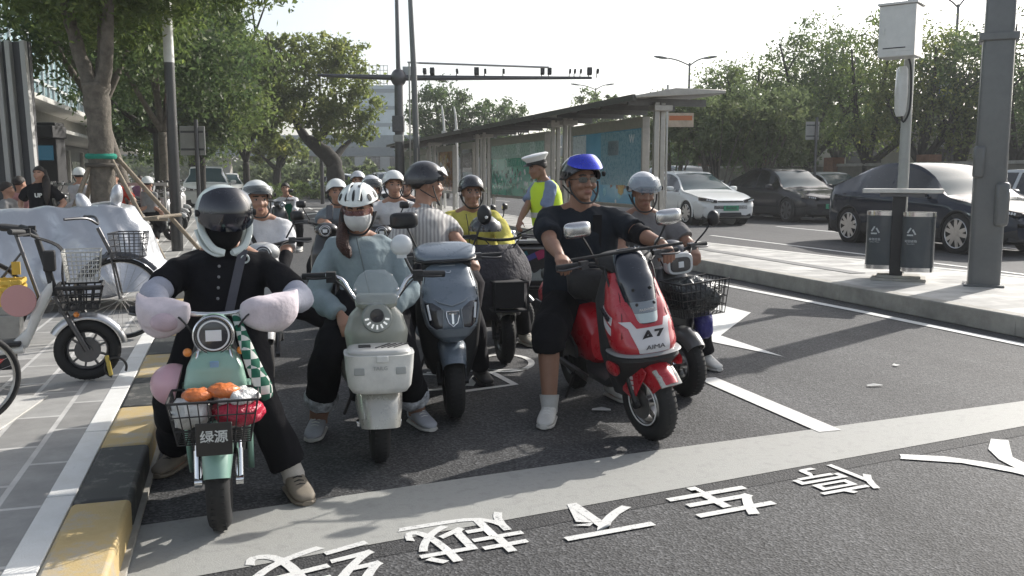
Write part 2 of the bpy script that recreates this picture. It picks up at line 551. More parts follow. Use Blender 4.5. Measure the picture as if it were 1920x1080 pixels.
# lines
def line(name, pts, w, z=.0068, m=MARK):
    b = B()
    P_ = [Vector((p[0], p[1], 0)) for p in pts]
    L, Rr = [], []
    for i, p in enumerate(P_):
        t = (P_[min(i + 1, len(P_) - 1)] - P_[max(i - 1, 0)]).normalized(); q = Vector((-t.y, t.x, 0)) * w / 2
        L.append(p + q); Rr.append(p - q)
    for i in range(len(P_) - 1):
        b.add([(x.x, x.y, z) for x in (L[i], L[i + 1], Rr[i + 1], Rr[i])], [(0, 1, 2, 3)])
    return b
b = line('', [(3.22, 4.32), (3.22, 5.76)], .15); b2 = line('', [(3.2, 9.0), (3.2, 11)], .12); b.add(b2.v, b2.f)
for v in range(13, 60, 4):
    b2 = line('', [(3.2, v), (3.2, v + 2)], .12); b.add(b2.v, b2.f)
struct(b, 'lane_line', MARK)
b = line('', [(6.52, -3), (6.5, 6.1), (6.42, 8.3), (6.32, 9.7), (6.22, 11), (6.2, 20), (6.2, 50)], .12); struct(b, 'edge_line', MARK)
b = line('', [(11.2, v) for v in (-10, 20)], .12)
for v in range(-4, 80, 6):
    b2 = line('', [(15.0, v), (15.0, v + 3)], .13); b.add(b2.v, b2.f)
    b2 = line('', [(18.4, v), (18.4, v + 3)], .13); b.add(b2.v, b2.f)
struct(b, 'main_road_line', MARK)
b = B(); b.poly([(-.44, 3.33, .004), (4.4, 4.09, .004), (7.5, 4.62, .004), (7.5, 4.98, .004), (4.85, 4.56, .004), (2.0, 4.27, .004), (-.44, 3.95, .004)]); 
struct(b, 'stop_line', STOPM)
b = B(); b.poly([(-.44, 3.20, .0018), (4.4, 3.97, .0018), (7.5, 4.50, .0018), (7.5, 4.62, .0018), (4.4, 4.09, .0018), (-.44, 3.33, .0018)]); struct(b, 'asphalt_seam', asphalt('seam asphalt', (.04, .04, .041), .4, 1.7))
# arrow by the island and bicycle sign
b = B()
ar = [toUV(G(*q)) for q in ((1300, 566), (1332, 568), (1408, 587), (1351, 630), (1470, 670), (1330, 641), (1262, 622))]
b.poly([(x, y, .006) for x, y in ar]); struct(b, 'lane_arrow', MARK)
def gl(pts): return [toUV(G(*q)) for q in pts]
b = B()
def addl(pts, w=.06):
    q = line('', gl(pts), w, .006); b.add(q.v, q.f)
addl([(870, 735), (965, 722), (905, 690), (830, 692)]); addl([(905, 690), (880, 725)]); addl([(800, 700), (990, 693)], .04)
for cx, cy, rx_, ry_ in ((945, 682, 52, 16), (800, 718, 60, 15)):
    addl([(cx + rx_ * math.cos(a / 12 * math.pi), cy + ry_ * math.sin(a / 12 * math.pi)) for a in range(25)], .05)
struct(b, 'bicycle_marking', MARK)
b = B()
for (x0, y0, x1, y1) in ((700, 388, 560, 392), (660, 402, 590, 410), (612, 398, 560, 404), (700, 412, 640, 418), (640, 426, 690, 420)):
    addl([(x0, y0), (x1, y1)], .35)
struct(b, 'far_crosswalk', MARK)
# painted characters in front of the stop line, read by the riders
for ch, px, py, s, sy in (('停', 1556, 897, .44, 1.0), ('车', 1342, 936, .47, 1.0), ('不', 1105, 970, .47, 1.0), ('越', 868, 1003, .50, 1.0), ('线', 592, 1062, .52, 1.0), ('人', 1868, 868, .85, 1.0)):
    g = G(px, py); a0, a1 = G(1556, 897), G(1105, 975)
    ang = math.atan2(a1.y - a0.y, a1.x - a0.x)
    M = Matrix.Translation((g.x, g.y, .0065)) @ Matrix.Rotation(ang, 4, 'Z') @ Matrix.Scale(.9, 4, (0, 1, 0))
    o = text('painted_character', ch, s, LMARK, None, M, bold={'停': .004, '车': .012, '不': .010, '人': .012}.get(ch, .004), depth=.0); o['kind'] = 'structure'

# ================================================================== poles, lamps, signs
GPAINT = paint('grey pole paint', (.10, .105, .105), .45)
LPAINT = paint('pale pole paint', (.33, .34, .32), .45)
CABP = paint('cabinet paint', (.60, .60, .57), .45)

def pole_loc(px, py, z): g = G(px, py, z); return Vector((g.x, g.y, z))
t = thing('camera_mast', 'thick dark grey square mast with a collar, right of the litter bin', 'mast', pole_loc(1843, 535, ISH), R_(-25))
b = B(); b.loft([ring((0, 0, z), a, a, 7, 32) for z, a in ((0, .172), (1.2, .172), (2.78, .165))]); b.build('lower_shaft', GPAINT, t)
b = B(); b.loft([ring((0, 0, z), a, a, 7, 32) for z, a in ((2.86, .155), (9, .14))]); b.build('upper_shaft', GPAINT, t)
b = B(); b.box((0, 0, 2.82), (.40, .40, .085)); b.build('collar', GPAINT, t, bevel=.01)
b = B(); b.box((-.13, -.17, 1.43), (.12, .1, .36)); b.build('service_hatch', GPAINT, t, bevel=.03)
b = B(); b.box((.13, -.185, .95), (.15, .09, .5)); b.build('service_hatch', GPAINT, t, bevel=.04)
b = B(); b.box((0, 0, .012), (.42, .42, .024)); b.build('base_plate', GPAINT, t, bevel=.004)

t = thing('cabinet_pole', 'slim pale grey pole behind the litter bin carrying a white electrical cabinet', 'pole', pole_loc(1684, 519, ISH), 0)
b = B(); b.tube([(0, 0, 0), (0, 0, 2.9), (0, 0, 5.5)], [.068, .06, .05], 20); b.build('shaft', LPAINT, t)
b = B(); b.box((-.21, -.2, 2.99), (.42, .34, .60), rz(-38)); c = b.build('cabinet', CABP, t, bevel=.008)
b = B(); b.box((-.21, -.2, 3.308), (.46, .38, .03), rz(-38)); b.build('cabinet_roof', CABP, c, bevel=.008)
b = B(); q_ = rz(-38); b.box(Vector((-.21, -.2, 2.99)) + q_ @ Vector((0, -.172, .01)), (.36, .006, .50), q_); b.box(Vector((-.21, -.2, 2.99)) + q_ @ Vector((-.14, -.178, 0)), (.012, .014, .08), q_); b.build('cabinet_door', CABP, c, bevel=.002)
b = B(); b.box(Vector((-.21, -.2, 2.99)) + q_ @ Vector((-.02, -.1765, -.2)), (.26, .003, .012), q_); b.build('vent_slot', BLKM, c)
b = B(); b.loft([ring((-.115, -.08, z), a, .075, 3, 16) for z, a in ((2.0, .03), (2.06, .06), (2.3, .07), (2.56, .06), (2.6, .03))]); b.build('junction_box', CABP, t)
b = B(); b.tube([(-.06, -.1, 2.72), (-.03, -.13, 2.55), (-.02, -.13, 2.1), (-.08, -.1, 1.93), (-.1, -.08, 2.04)], .012, 6, sub=4); b.build('cable', BLKM, t)

# litter bin
t = thing('litter_bin', 'two tub dark grey street litter bin with a flat metal roof on the bus island', 'litter bin', pole_loc(1684, 524, ISH), R_(-24))
b = B(); b.box((0, 0, .015), (.62, .46, .03)); b.box((0, 0, .045), (.5, .36, .03)); b.build('base', CONC, t, bevel=.006)
b = B(); b.box((-.03, .0, .56), (.15, .24, 1.0)); b.build('post', plastic('bin post', (.02, .019, .019), .5), t, bevel=.006)
b = B(); b.box((.0, 0, 1.09), (.90, .42, .05)); b.build('roof', STEEL, t, bevel=.006)
b = B(); b.box((.0, 0, 1.045), (.5, .3, .05)); b.build('roof_bracket', DSTEEL, t, bevel=.004)
TUB = paint('bin grey', (.04, .05, .058), .4)
for s in (-1, 1):
    cx = .20 if s > 0 else -.21
    cy = -.16 if s > 0 else .06
    b = B(); b.loft([ring((cx, cy, z), .185, .17, 3.2, 32) for z in (.16, .2, .78, .82)]); tb = b.build('tub', TUB, t)
    for z in (.155, .815):
        b = B(); b.loft([ring((cx, cy, z - .025), .189, .174, 3.2, 32), ring((cx, cy, z + .025), .189, .174, 3.2, 32)]); b.build('rim', CHR, tb)
    # recycling mark
    mx = cx - .08
    WM = mat('bin print', (.45, .47, .47), .5)
    b = B()
    for k in range(3):
        a0 = math.pi / 2 + k * 2 * math.pi / 3; a1 = a0 + 2 * math.pi / 3
        A = Vector((math.cos(a0), 0, math.sin(a0))) * .062; C = Vector((math.cos(a1), 0, math.sin(a1))) * .062
        p0 = A.lerp(C, .08); p1 = A.lerp(C, .72)
        d = (C - A).normalized(); q = Vector((-d.z, 0, d.x)) * .009
        o_ = Vector((mx, cy - .1725, .60))
        b.add([o_ + p0 + q, o_ + p1 + q, o_ + p1 - q, o_ + p0 - q], [(0, 1, 2, 3)])
    b.build('recycling_mark', WM, tb)
    text('lettering', '其他垃圾' if s < 0 else '可回收物', .034, WM, tb, frontM((mx, cy - .173, .495)), bold=.01, depth=.0005)
    text('lettering', 'Other Waste' if s < 0 else 'Recyclable', .02, WM, tb, frontM((mx, cy - .173, .465)), depth=.0005)

# black and white pole, back of a road sign
t = thing('striped_pole', 'tall black pole with a white band behind the mint scooter rider', 'pole', pole_loc(333, 470, .15), TH)
b = B(); b.tube([(0, 0, 0), (0, 0, 3.55)], [.10, .085], 20); b.build('shaft', paint('black paint', (.025, .026, .027), .4), t)
b = B(); b.tube([(0, 0, 3.25), (0, 0, 3.27), (0, 0, 4.7)], [.088, .088, .08], 20); b.build('white_band', WHITE, t)
b = B(); b.tube([(0, 0, 4.7), (0, 0, 7)], [.08, .07], 20); b.build('top', BLK, t)
def sign_back(px, Y, ytop, ybot, wpx, label, col=(.30, .30, .28)):
    c0 = P(px, ytop, Y); c1 = P(px, ybot, Y); W = wpx * Y / FPX
    t = thing('road_sign', label, 'road sign', (c0.x, Y, 0), 0)
    b = B(); b.tube([(.12, 0, 0), (.12, 0, c0.z + .15)], .05, 12); b.build('post', DSTEEL, t)
    b = B(); b.box((0, .07, (c0.z + c1.z) / 2), (W, .03, c0.z - c1.z)); p = b.build('panel', mat('sign back', col, .6, var=.12), t, bevel=.02)
    for k in (.2, .8):
        b = B(); b.box((0, .045, c1.z + (c0.z - c1.z) * k), (W * .9, .02, .05)); b.build('bracket', DSTEEL, p)
    return t
sign_back(358, 22, 236, 291, 47, 'grey square back of a road sign beside the striped pole')

def cobra(arms, h, t, yaw, hm):
    b = B(); b.tube([(0, 0, 0), (0, 0, h)], [.11, .06], 10); b.build('shaft', DSTEEL, t)
    for s, L in arms:
        d = Vector((math.cos(yaw) * s, math.sin(yaw) * s, 0))
        b = B(); b.tube([(0, 0, h - .15), tuple(d * L * .5 + Vector((0, 0, h + .15))), tuple(d * L + Vector((0, 0, h + .3)))], .04, 8, sub=3); a = b.build('arm', DSTEEL, t)
        b = B(); q = d * (L + .3) + Vector((0, 0, h + .32)); b.ell(q, (.45, .17, .08), Matrix.Rotation(yaw, 3, 'Z') @ ry(-s * 8)); b.build('lamp_head', mat('lamp housing', (.2, .2, .2), .5), a)
def street_lamp(px, py, Y, label, arms, yaw=0):
    q = P(px, py, Y)
    t = thing('street_lamp', label, 'street lamp', (q.x, Y, 0)); cobra(arms, q.z, t, yaw, 1); return t
street_lamp(1293, 118, 55, 'double armed street lamp standing behind the white bus shelter roof', [(-1, 1.4), (1, 0.9)])
street_lamp(598, 100, 48, 'single armed street lamp above the tree left of the tall twin poles', [(1, 1.5)])
street_lamp(1117, 165, 85, 'small distant double armed street lamp right of the end of the camera gantry', [(-1, 1.6), (1, 1.0)])
street_lamp(1797, 8, 42, 'tall street lamp among the trees just left of the thick mast', [(-1, .7), (1, .4)])
# gantry with traffic cameras
Yg = 35
q = P(750, 330, Yg)
t = thing('camera_gantry', 'dark traffic gantry whose long arm carries a row of small cameras', 'gantry', (q.x, Yg, 0))
def gz(py): return P(0, py, Yg).z
def gx(px): return P(px, 300, Yg).x - q.x
b = B(); b.tube([(0, 0, 0), (0, 0, gz(150))], [.19, .16], 16); b.tube([(0, 0, gz(150)), (-.05, 0, gz(-150))], [.09, .06], 12); b.build('post', DSTEEL, t)
b = B(); b.tube([(gx(600), 0, gz(141)), (0, 0, gz(146)), (gx(1108), 0, gz(146))], [.05, .11, .05], 10); b.ell((0, 0, gz(146)), (.3, .3, .34)); ga = b.build('arm', DSTEEL, t)
for px, s in ((797, 1), (811, 1.3), (857, .7), (893, 1.4), (909, .7), (943, .7), (1015, 1.2), (1028, 1.2), (1066, .6), (1075, .6), (1086, .6), (1102, 1.4), (1117, .7)):
    b = B(); x = gx(px); b.tube([(x, 0, gz(146)), (x, 0, gz(138))], .02, 6); b.box((x + .03, -.06, gz(134)), (.13 * s, .26, .17 * s), rx(-14)); b.build('traffic_camera', BLKM, t, bevel=.02)
b = B(); b.box((0, -.25, gz(233)), (.44, .3, .6)); b.build('control_box', DSTEEL, t, bevel=.02)
b = B(); b.box((0, -.27, gz(260)), (.36, .26, .26)); b.build('white_box', LPAINT, t, bevel=.02)
b = B(); b.box((gx(768), .1, gz(137)), (.45, .1, .5)); b.build('sign_panel', mat('pale sign', (.4, .42, .42), .5), t)
q = P(784, 330, 31)
t = thing('tall_lamp_post', 'slender tall post standing just right of the gantry post', 'post', (q.x, 31, 0))
b = B(); b.tube([(0, 0, 0), (-.1, 0, 5), (-.25, 0, 9)], [.12, .1, .07], 14); b.build('shaft', GPAINT, t)
b = B(); b.tube([(0, -.13, .3), (0, -.13, 2.4)], .02, 6); b.build('cable_pipe', STEEL, t)
t = thing('overhead_rail', 'thin horizontal rail high above the gantry arm', 'rail', (P(785, 118, 31.2).x, 31.2, 0))
b = B(); z0 = P(0, 118, 31.2).z; b.tube([(0, 0, z0), (4.4, .4, z0 - .1)], .035, 8); b.build('rail', STEEL, t)
b = B(); b.tube([(0, 0, z0), (-.35, -.2, z0)], .03, 6); b.tube([(-.3, -.2, 0), (-.3, -.2, z0)], .03, 6); b.build('support', STEEL, t)
# signs by the tree row on the right
t = sign_back(1525, 32, 228, 262, 25, 'framed grey sign board on a post behind the dark grey car', (.22, .23, .23))
t = thing('parking_sign', 'small white and blue sign hanging from a thin pole arm among the right hand trees', 'road sign', (P(1790, 200, 38).x, 38, 0))
b = B(); b.tube([(0, 0, 0), (0, 0, P(0, 150, 38).z)], .07, 10); b.tube([(-2.4, 0, P(0, 153, 38).z), (1.1, 0, P(0, 152, 38).z)], .03, 8); b.build('pole', DSTEEL, t)
b = B(); b.box((-.48, -.05, P(0, 168, 38).z), (.45, .03, .6)); p = b.build('panel', mat('sign blue', (.05, .09, .3), .4), t)
b = B(); b.box((-.48, -.07, P(0, 165, 38).z), (.36, .012, .42)); p2 = b.build('white_field', WPLAS, p)
b = B(); b.box((-.48, -.078, P(0, 168, 38).z), (.22, .01, .07), ry(25)); b.box((-.52, -.078, P(0, 164, 38).z), (.12, .01, .06), ry(25)); b.build('symbol', mat('sign blue', (.05, .09, .3)), p)
b = B(); b.box((-.55, -.05, P(0, 265, 38).z), (.28, .12, .42)); b.build('white_box', WPLAS, t)
q = P(1276, 225, 24)
t = thing('banner_board', 'orange and cream board on a thin post right of the bus shelter', 'board', (q.x, 24, 0))
b = B(); b.tube([(-.35, 0, 0), (-.35, 0, q.z + .9)], .03, 8); b.build('post', STEEL, t)
b = B(); b.box((0, 0, q.z), (.68, .03, .36)); p = b.build('panel', mat('cream', (.5, .4, .3), .6, var=.2, vs=5), t)
b = B(); b.box((0, -.018, q.z + .05), (.6, .004, .12)); b.build('orange_band', mat('orange band', (.5, .16, .06), .6), p)

# ================================================================== bus shelter (one per bay)
SH = metal('shelter metal', (.42, .40, .37), .42)
SHD = metal('shelter dark metal', (.16, .155, .15), .45)
GLS = mat('poster glass', (.6, .65, .65), .05, 0, alpha=.12)
def poster_mat(name, cols, scale=1.5, seed=0, emit=0):
    m = bpy.data.materials.new(name); m.use_nodes = True
    n = m.node_tree; p = n.nodes['Principled BSDF']
    tc = n.nodes.new('ShaderNodeTexCoord'); mp = n.nodes.new('ShaderNodeMapping'); mp.inputs['Location'].default_value = (seed, seed * .7, 0)
    n.links.new(tc.outputs['Object'], mp.inputs['Vector'])
    t = n.nodes.new('ShaderNodeTexNoise'); t.inputs['Scale'].default_value = scale; t.inputs['Detail'].default_value = 3
    n.links.new(mp.outputs[0], t.inputs['Vector'])
    r = n.nodes.new('ShaderNodeValToRGB'); r.color_ramp.interpolation = 'EASE'
    e = r.color_ramp.elements
    for i, (pos, c) in enumerate(cols):
        x = e[i] if i < 2 else e.new(pos)
        x.position = pos; x.color = (*c, 1)
    n.links.new(t.outputs['Fac'], r.inputs['Fac']); n.links.new(r.outputs['Color'], p.inputs['Base Color'])
    p.inputs['Roughness'].default_value = .12
    p.inputs['Coat Weight'].default_value = .5
    return m
ZG = ISH
def shelter_bay(v0, v1, label, posters):
    """u=7.05 front plane. local frame = road frame, origin at (7.05, v0)"""
    o = RD(7.05, v0, ZG)
    t = thing('bus_shelter', label, 'bus shelter', o, TH, 'bus shelter bays on the island')
    L = v1 - v0
    H = 2.42
    # roof: low wedge leaning over the front
    b = B(); b.loft([[(-.55, y, H + .16), (1.15, y, H + .27), (1.15, y, H + .33), (.2, y, H + .34), (-.55, y, H + .2)] for y in (-.35, L + .2)]); r = b.build('roof', SH, t, bevel=.01)
    b = B(); b.box((-.56, L / 2, H + .17), (.05, L + .6, .1)); b.build('eave', SHD, r)
    b = B()
    for k in range(int(L / 1.2) + 1): b.box((.25, k * 1.2 + .1, H + .13), (1.5, .06, .12))
    b.build('rafter', SHD, r)
    for y in (.0, L - .12):
        for dx in (0, .16):
            b = B(); b.box((dx, y + dx * .6, H / 2 + .06), (.09, .09, H + .12)); b.build('post', SH, t, bevel=.008)
        b = B(); b.box((.08, y, H + .02), (.34, .26, .1)); b.build('post_cap', SH, t, bevel=.01)
    for y0, y1, z0, z1, pm, arts in posters:
        b = B(); x = .05
        fw = .07
        b.box((x, (y0 + y1) / 2, z1 + .09), (.14, y1 - y0 + .1, .2)); b.box((x, (y0 + y1) / 2, z0 - fw / 2), (.14, y1 - y0 + .1, fw))
        b.box((x, y0 - .02, (z0 + z1) / 2), (.14, fw, z1 - z0)); b.box((x, y1 + .02, (z0 + z1) / 2), (.14, fw, z1 - z0))
        b.box((x, y0 + .1, z0 / 2), (.08, .08, z0 - .06)); b.box((x, y1 - .1, z0 / 2), (.08, .08, z0 - .06))
        f = b.build('poster_frame', SH, t, bevel=.006)
        b = B(); b.box((.02, (y0 + y1) / 2, (z0 + z1) / 2), (.03, y1 - y0 - .04, z1 - z0)); pn = b.build('poster', pm, f)
        b = B(); b.box((.06, (y0 + y1) / 2, (z0 + z1) / 2), (.03, y1 - y0 - .04, z1 - z0)); b.build('poster_backing', SHD, f)
        for fn in arts: fn(pn, y0, y1, z0, z1)
    return t
def art_rect(fy0, fy1, fz0, fz1, m, dx=-.001):
    def f(pn, y0, y1, z0, z1):
        b = B(); W, Hh = y1 - y0, z1 - z0
        b.box((.003 + dx, y0 + W * (fy0 + fy1) / 2, z0 + Hh * (fz0 + fz1) / 2), (.004, W * (fy1 - fy0), Hh * (fz1 - fz0))); b.build('printed_panel', m, pn)
    return f
def art_text(s, fy, fz, size, m):
    def f(pn, y0, y1, z0, z1):
        M = Matrix.Translation((-.002, y0 + (y1 - y0) * fy, z0 + (z1 - z0) * fz)) @ Matrix.Rotation(-math.pi / 2, 4, 'Z') @ Matrix.Rotation(math.pi / 2, 4, 'X')
        text('lettering', s, size, m, pn, M, bold=.02, depth=.001)
    return f
def art_blobs(n, seed, ms, ys=(.1, .9), zs=(.1, .7), sz=.09):
    def f(pn, y0, y1, z0, z1):
        rnd = random.Random(seed)
        for mi, m in enumerate(ms):
            for k in range(n // len(ms)):
                b = B()
                y = y0 + (y1 - y0) * rnd.uniform(*ys); z = z0 + (z1 - z0) * rnd.uniform(*zs); s_ = sz * rnd.uniform(.5, 1.5)
                a = rnd.uniform(0, 3); x = .0035 - .002 * mi - rnd.random() * .0015
                q = [(x, y + s_ * math.cos(a + i * 1.05) * rnd.uniform(.5, 1), z + s_ * math.sin(a + i * 1.05) * rnd.uniform(.5, 1)) for i in range(6)]
                b.add(q, [(0, 1, 2, 3, 4, 5)])
                b.build('printed_shape', m, pn)
    return f
def pm(n, c): return mat('print ' + n, c, .2, coat=.5)
P1 = poster_mat('blue poster', [(.3, (.06, .22, .36)), (.55, (.12, .34, .48)), (.75, (.28, .48, .56))], .8, 3)
P2 = poster_mat('green poster', [(.3, (.0, .22, .14)), (.6, (.02, .33, .22)), (.8, (.12, .48, .34))], 1.2, 5)
P3 = poster_mat('orange poster', [(.3, (.32, .15, .05)), (.6, (.5, .30, .16)), (.8, (.5, .42, .33))], 1.4, 9)
P4 = poster_mat('dark display', [(.3, (.03, .03, .032)), (.6, (.10, .09, .08)), (.8, (.25, .24, .22))], 2.5, 2)
P5 = poster_mat('pale poster', [(.3, (.3, .3, .24)), (.6, (.4, .42, .36)), (.8, (.5, .52, .5))], 1.5, 7)
PW, PY, PD, PC, PR = pm('white', (.6, .62, .62)), pm('gold', (.42, .27, .07)), pm('dark', (.08, .06, .06)), pm('cyan', (.25, .5, .55)), pm('brown', (.25, .11, .07))
shelter_bay(14.6, 19.3, 'nearest bus shelter bay with the big blue advertising poster', [(.55, 4.1, .75, 2.14, P1, [
    art_rect(.02, .55, .25, .98, pm('teal', (.14, .27, .32))), art_rect(.78, .99, .62, .98, pm('pale', (.45, .5, .52))), art_blobs(10, 4, [PC, pm('grey', (.3, .33, .33))], (.78, .98), (.6, .95), .16),
    art_text('W', .13, .86, .22, PW), art_text('good', .74, .62, .26, pm('lime', (.45, .6, .45))),
    art_blobs(22, 7, [PR, PY], (.2, .52), (.2, .68), .16), art_blobs(8, 9, [PW, PC], (.02, .6), (.02, .3), .1), art_rect(.3, .45, .66, .86, PW)])])
shelter_bay(20.0, 26.2, 'second bus shelter bay with the green advertising poster behind the policeman', [(.55, 5.3, .75, 2.12, P2, [
    art_rect(.0, 1, .72, 1.0, pm('pale green', (.30, .45, .40))), art_text('盛', .2, .9, .5, pm('mint', (.5, .62, .58))), art_text('夏', .45, .9, .5, pm('mint', (.5, .62, .58))), art_text('礼', .7, .9, .5, pm('mint', (.5, .62, .58))),
    art_blobs(70, 11, [PW, PD, pm('leaf', (.02, .14, .09))], (.05, .95), (.08, .5), .07), art_text('THANK YOU', .5, .62, .28, pm('leaf pale', (.1, .4, .3)))])])
shelter_bay(26.9, 33.2, 'third bus shelter bay with a narrow dark timetable display', [(.5, 2.0, .8, 2.12, P4, [art_rect(.1, .9, .1, .45, PW), art_rect(.1, .9, .55, .9, PD)]), (3.2, 5.5, .75, 2.12, P3, [art_blobs(26, 3, [PY, PW, PR], (.1, .9), (.1, .9), .14)])])
shelter_bay(33.9, 40.2, 'farthest bus shelter bay with the pale poster near the gantry post', [(.6, 5.4, .75, 2.12, P5, [art_blobs(20, 5, [PY, PD], (.1, .9), (.1, .5), .12)])])
for k, (px, y0, y1) in enumerate(((833, 248, 198), (856, 245, 200))):
    a = P(px, y0, 36); c = P(px - 5, y1, 36)
    t = thing('roof_mast', ('left' if k == 0 else 'right') + ' one of the two thin white masts curving up behind the far shelter roof', 'mast', (a.x, 36, 0))
    b = B(); b.tube([(0, 0, 0), (0, 0, a.z), (c.x - a.x, 0, c.z)], [.05, .05, .03], 8, sub=3); b.build('shaft', WPLAS, t)
    b = B(); b.box((0, 0, a.z), (.2, .2, .1)); b.build('bracket', STEEL, t)

# ================================================================== buildings and far structures
GLASSB = mat('curtain wall glass', (.34, .48, .52), .15, .2, var=.2, vs=.6, coat=.5)
MULL = mat('mullion', (.5, .52, .52), .5)
def building_left():
    t = thing('glass_building', 'glass fronted building with red shop signs above a pale canopy on the left', 'building', RD(-7.6, 20, 0), TH)
    b = B(); b.box((-5.4, 25, 8.9), (10, 60, 8.8)); b.build('curtain_wall', GLASSB, t)
    b = B()
    for k in range(50):
        b.box((-.36, -5 + k * 1.2, 8.9), (.1, .08, 8.8))
    for z in (5.5, 7.3, 9.1, 10.9): b.box((-.35, 25, z), (.08, 60, .12))
    b.build('mullions', MULL, t)
    b = B(); b.box((-.2, 25, 4.45), (1.6, 60.2, .22)); b.box((.3, 25, 3.15), (2.3, 60.4, .14)); b.build('canopy', CONC2, t, bevel=.02)
    b = B(); b.box((-5.6, 25, 3.8), (9.9, 60, 1.1)); b.build('fascia', mat('fascia', (.30, .29, .27), .6, var=.15), t)
    b = B(); b.box((-5.9, 25, 1.55), (9.9, 60, 3.05)); b.build('ground_floor', mat('shop front', (.08, .08, .085), .3, var=.5, vs=.9), t)
    for k, (y, L, z, h) in enumerate(((4, 3.6, 3.85, .75), (8.6, 3, 3.85, .75), (14, 5, 3.85, .7), (2.5, 2.2, 2.55, .7), (9, 3, 2.5, .7), (16, 4, 2.5, .7))):
        b = B(); b.box((-.6 if z > 3 else -.9, y, z), (.12, L, h)); b.build('shop_sign', mat('shop red', (.42, .03, .03), .5, var=.15), t, bevel=.02)
    for k in range(12):
        b = B(); b.box((-.9, -3 + k * 4.6, 1.4), (.2, .3, 2.8)); b.build('pillar', CONC2, t)
    for k in range(10):
        b = B(); b.box((-.93, -.6 + k * 4.6, 1.3), (.06, 2.6, 1.9)); b.build('shop_window', mat('window lit', (.32, .32, .3), .15, var=.6, vs=2), t)
building_left()
t = thing('hoarding', 'tall dark grey hoarding with pale vertical ribs at the left edge', 'hoarding', (0, 0, 0))
x0 = P(-60, 300, 16.5).x
b = B(); b.box((P(6, 300, 16.5).x, 16.72, 1.9), (1.0, .1, 3.9)); b.build('panel', mat('hoarding grey', (.055, .057, .062), .5, var=.15), t)
b = B()
for px in (8, 28, 56): b.box((P(px, 300, 16.5).x, 16.62, 1.9), (.09, .12, 3.92), ry(-1.5))
b.build('rib', mat('rib', (.42, .42, .41), .5), t, bevel=.01)
t = thing('display_kiosk', 'black kiosk with a small blue screen behind the woman in black', 'kiosk', (P(88, 300, 19).x, 19, .15))
b = B(); b.box((0, 0, 1.2), (.62, .4, 2.4)); b.box((0, -.12, 2.2), (.72, .6, .25)); b.build('case', BLKM, t, bevel=.02)
b = B(); b.box((.05, -.22, 1.78), (.4, .03, .3)); b.build('screen', mat('screen', (.02, .06, .09), .1, emit=.6), t)
t = thing('railing', 'pale metal railing behind the pedestrians on the left pavement', 'railing', (P(150, 300, 18).x, 18, .15))
b = B(); b.box((0, 0, 1.15), (3.4, .05, .06)); b.box((0, 0, .3), (3.4, .05, .05)); b.build('rail', LPAINT, t)
b = B()
for k in range(15): b.box((-1.65 + k * .235, 0, .72), (.03, .03, .86))
b.build('balusters', LPAINT, t)

for k, (px, py, a, w_, h_) in enumerate(((1640, 725, 5, .11, .03), (1680, 687, 30, .05, .04), (1128, 771, -10, .12, .05))):
    g = G(px, py)
    b = B(); b.add([(-w_ / 2, -h_ / 2, .009), (w_ / 2, -h_ / 2, .012), (w_ / 2 * .9, h_ / 2, .01), (0, h_ / 2, .02), (-w_ / 2, h_ / 2 * .8, .009)], [(0, 1, 2, 3, 4)]); o = b.build('paper_scrap', mat('paper', (.6, .6, .58), .8), None, loc=(g.x, g.y, .002), rz=R_(a)); tag(o, ('longer scrap of white paper on the sunlit asphalt right of the lane line', 'small square scrap of white paper on the sunlit asphalt', 'scrap of white paper in the shade beside the red scooter')[k], 'litter')

t = thing('footbridge', 'grey pedestrian bridge crossing the road far behind the trees', 'bridge', (0, 90, 0))
zb0, zb1 = P(0, 293, 90).z, P(0, 277, 90).z
b = B(); b.box((-10, 0, (zb0 + zb1) / 2), (55, 3, (zb1 - zb0))); b.build('deck', mat('bridge grey', (.25, .27, .28), .6, var=.1), t)
b = B(); b.box((-10, -1.5, zb1 + .6), (55, .08, 1.1)); b.build('parapet', mat('parapet', (.30, .33, .34), .5, var=.1), t)
for x in (-28, -20, -8, 2, 14):
    b = B(); b.box((x, 0, zb0 / 2), (.7, .9, zb0)); b.build('pier', CONC, t)
q = P(712, 300, 130)
t = thing('tower_block', 'pale glass tower with a lattice frame on its roof behind the gantry post', 'building', (q.x, 130, 0))
zt = P(0, 165, 130).z
b = B(); b.box((.5, 0, zt / 2), (5.8, 8, zt)); b.build('wall', mat('tower glass', (.38, .45, .48), .3, var=.1, vs=1), t)
b = B()
for k in range(6): b.box((.5, -4.03, 1.5 + k * 2.3), (5.9, .1, .5))
b.build('floor_bands', mat('band', (.2, .24, .26), .4), t)
b = B()
for k in range(6):
    x = -.8 + k * .5
    b.box((x, -3, zt + 1.4), (.07, .07, 2.8))
for k in range(5): b.box((.45, -3, zt + .3 + k * .6), (2.6, .07, .07))
b.build('roof_lattice', DSTEEL, t)
b = B(); b.box((5, 6, 3), (24, 4, 6)); 
t = thing('low_building', 'low pale grey building behind the trees under the gantry arm', 'building', (P(760, 300, 120).x, 118, 0)); b.build('wall', mat('low wall', (.3, .31, .3), .6, var=.1), t)
b = B(); b.box((5, 6, 6.2), (25, 5, .5)); b.build('roof', CONC2, t)
for k in range(7):
    b = B(); b.box((-4.5 + k * 3.1, 3.97, 3.4), (1.8, .1, 2)); b.build('window', DLENS, t)
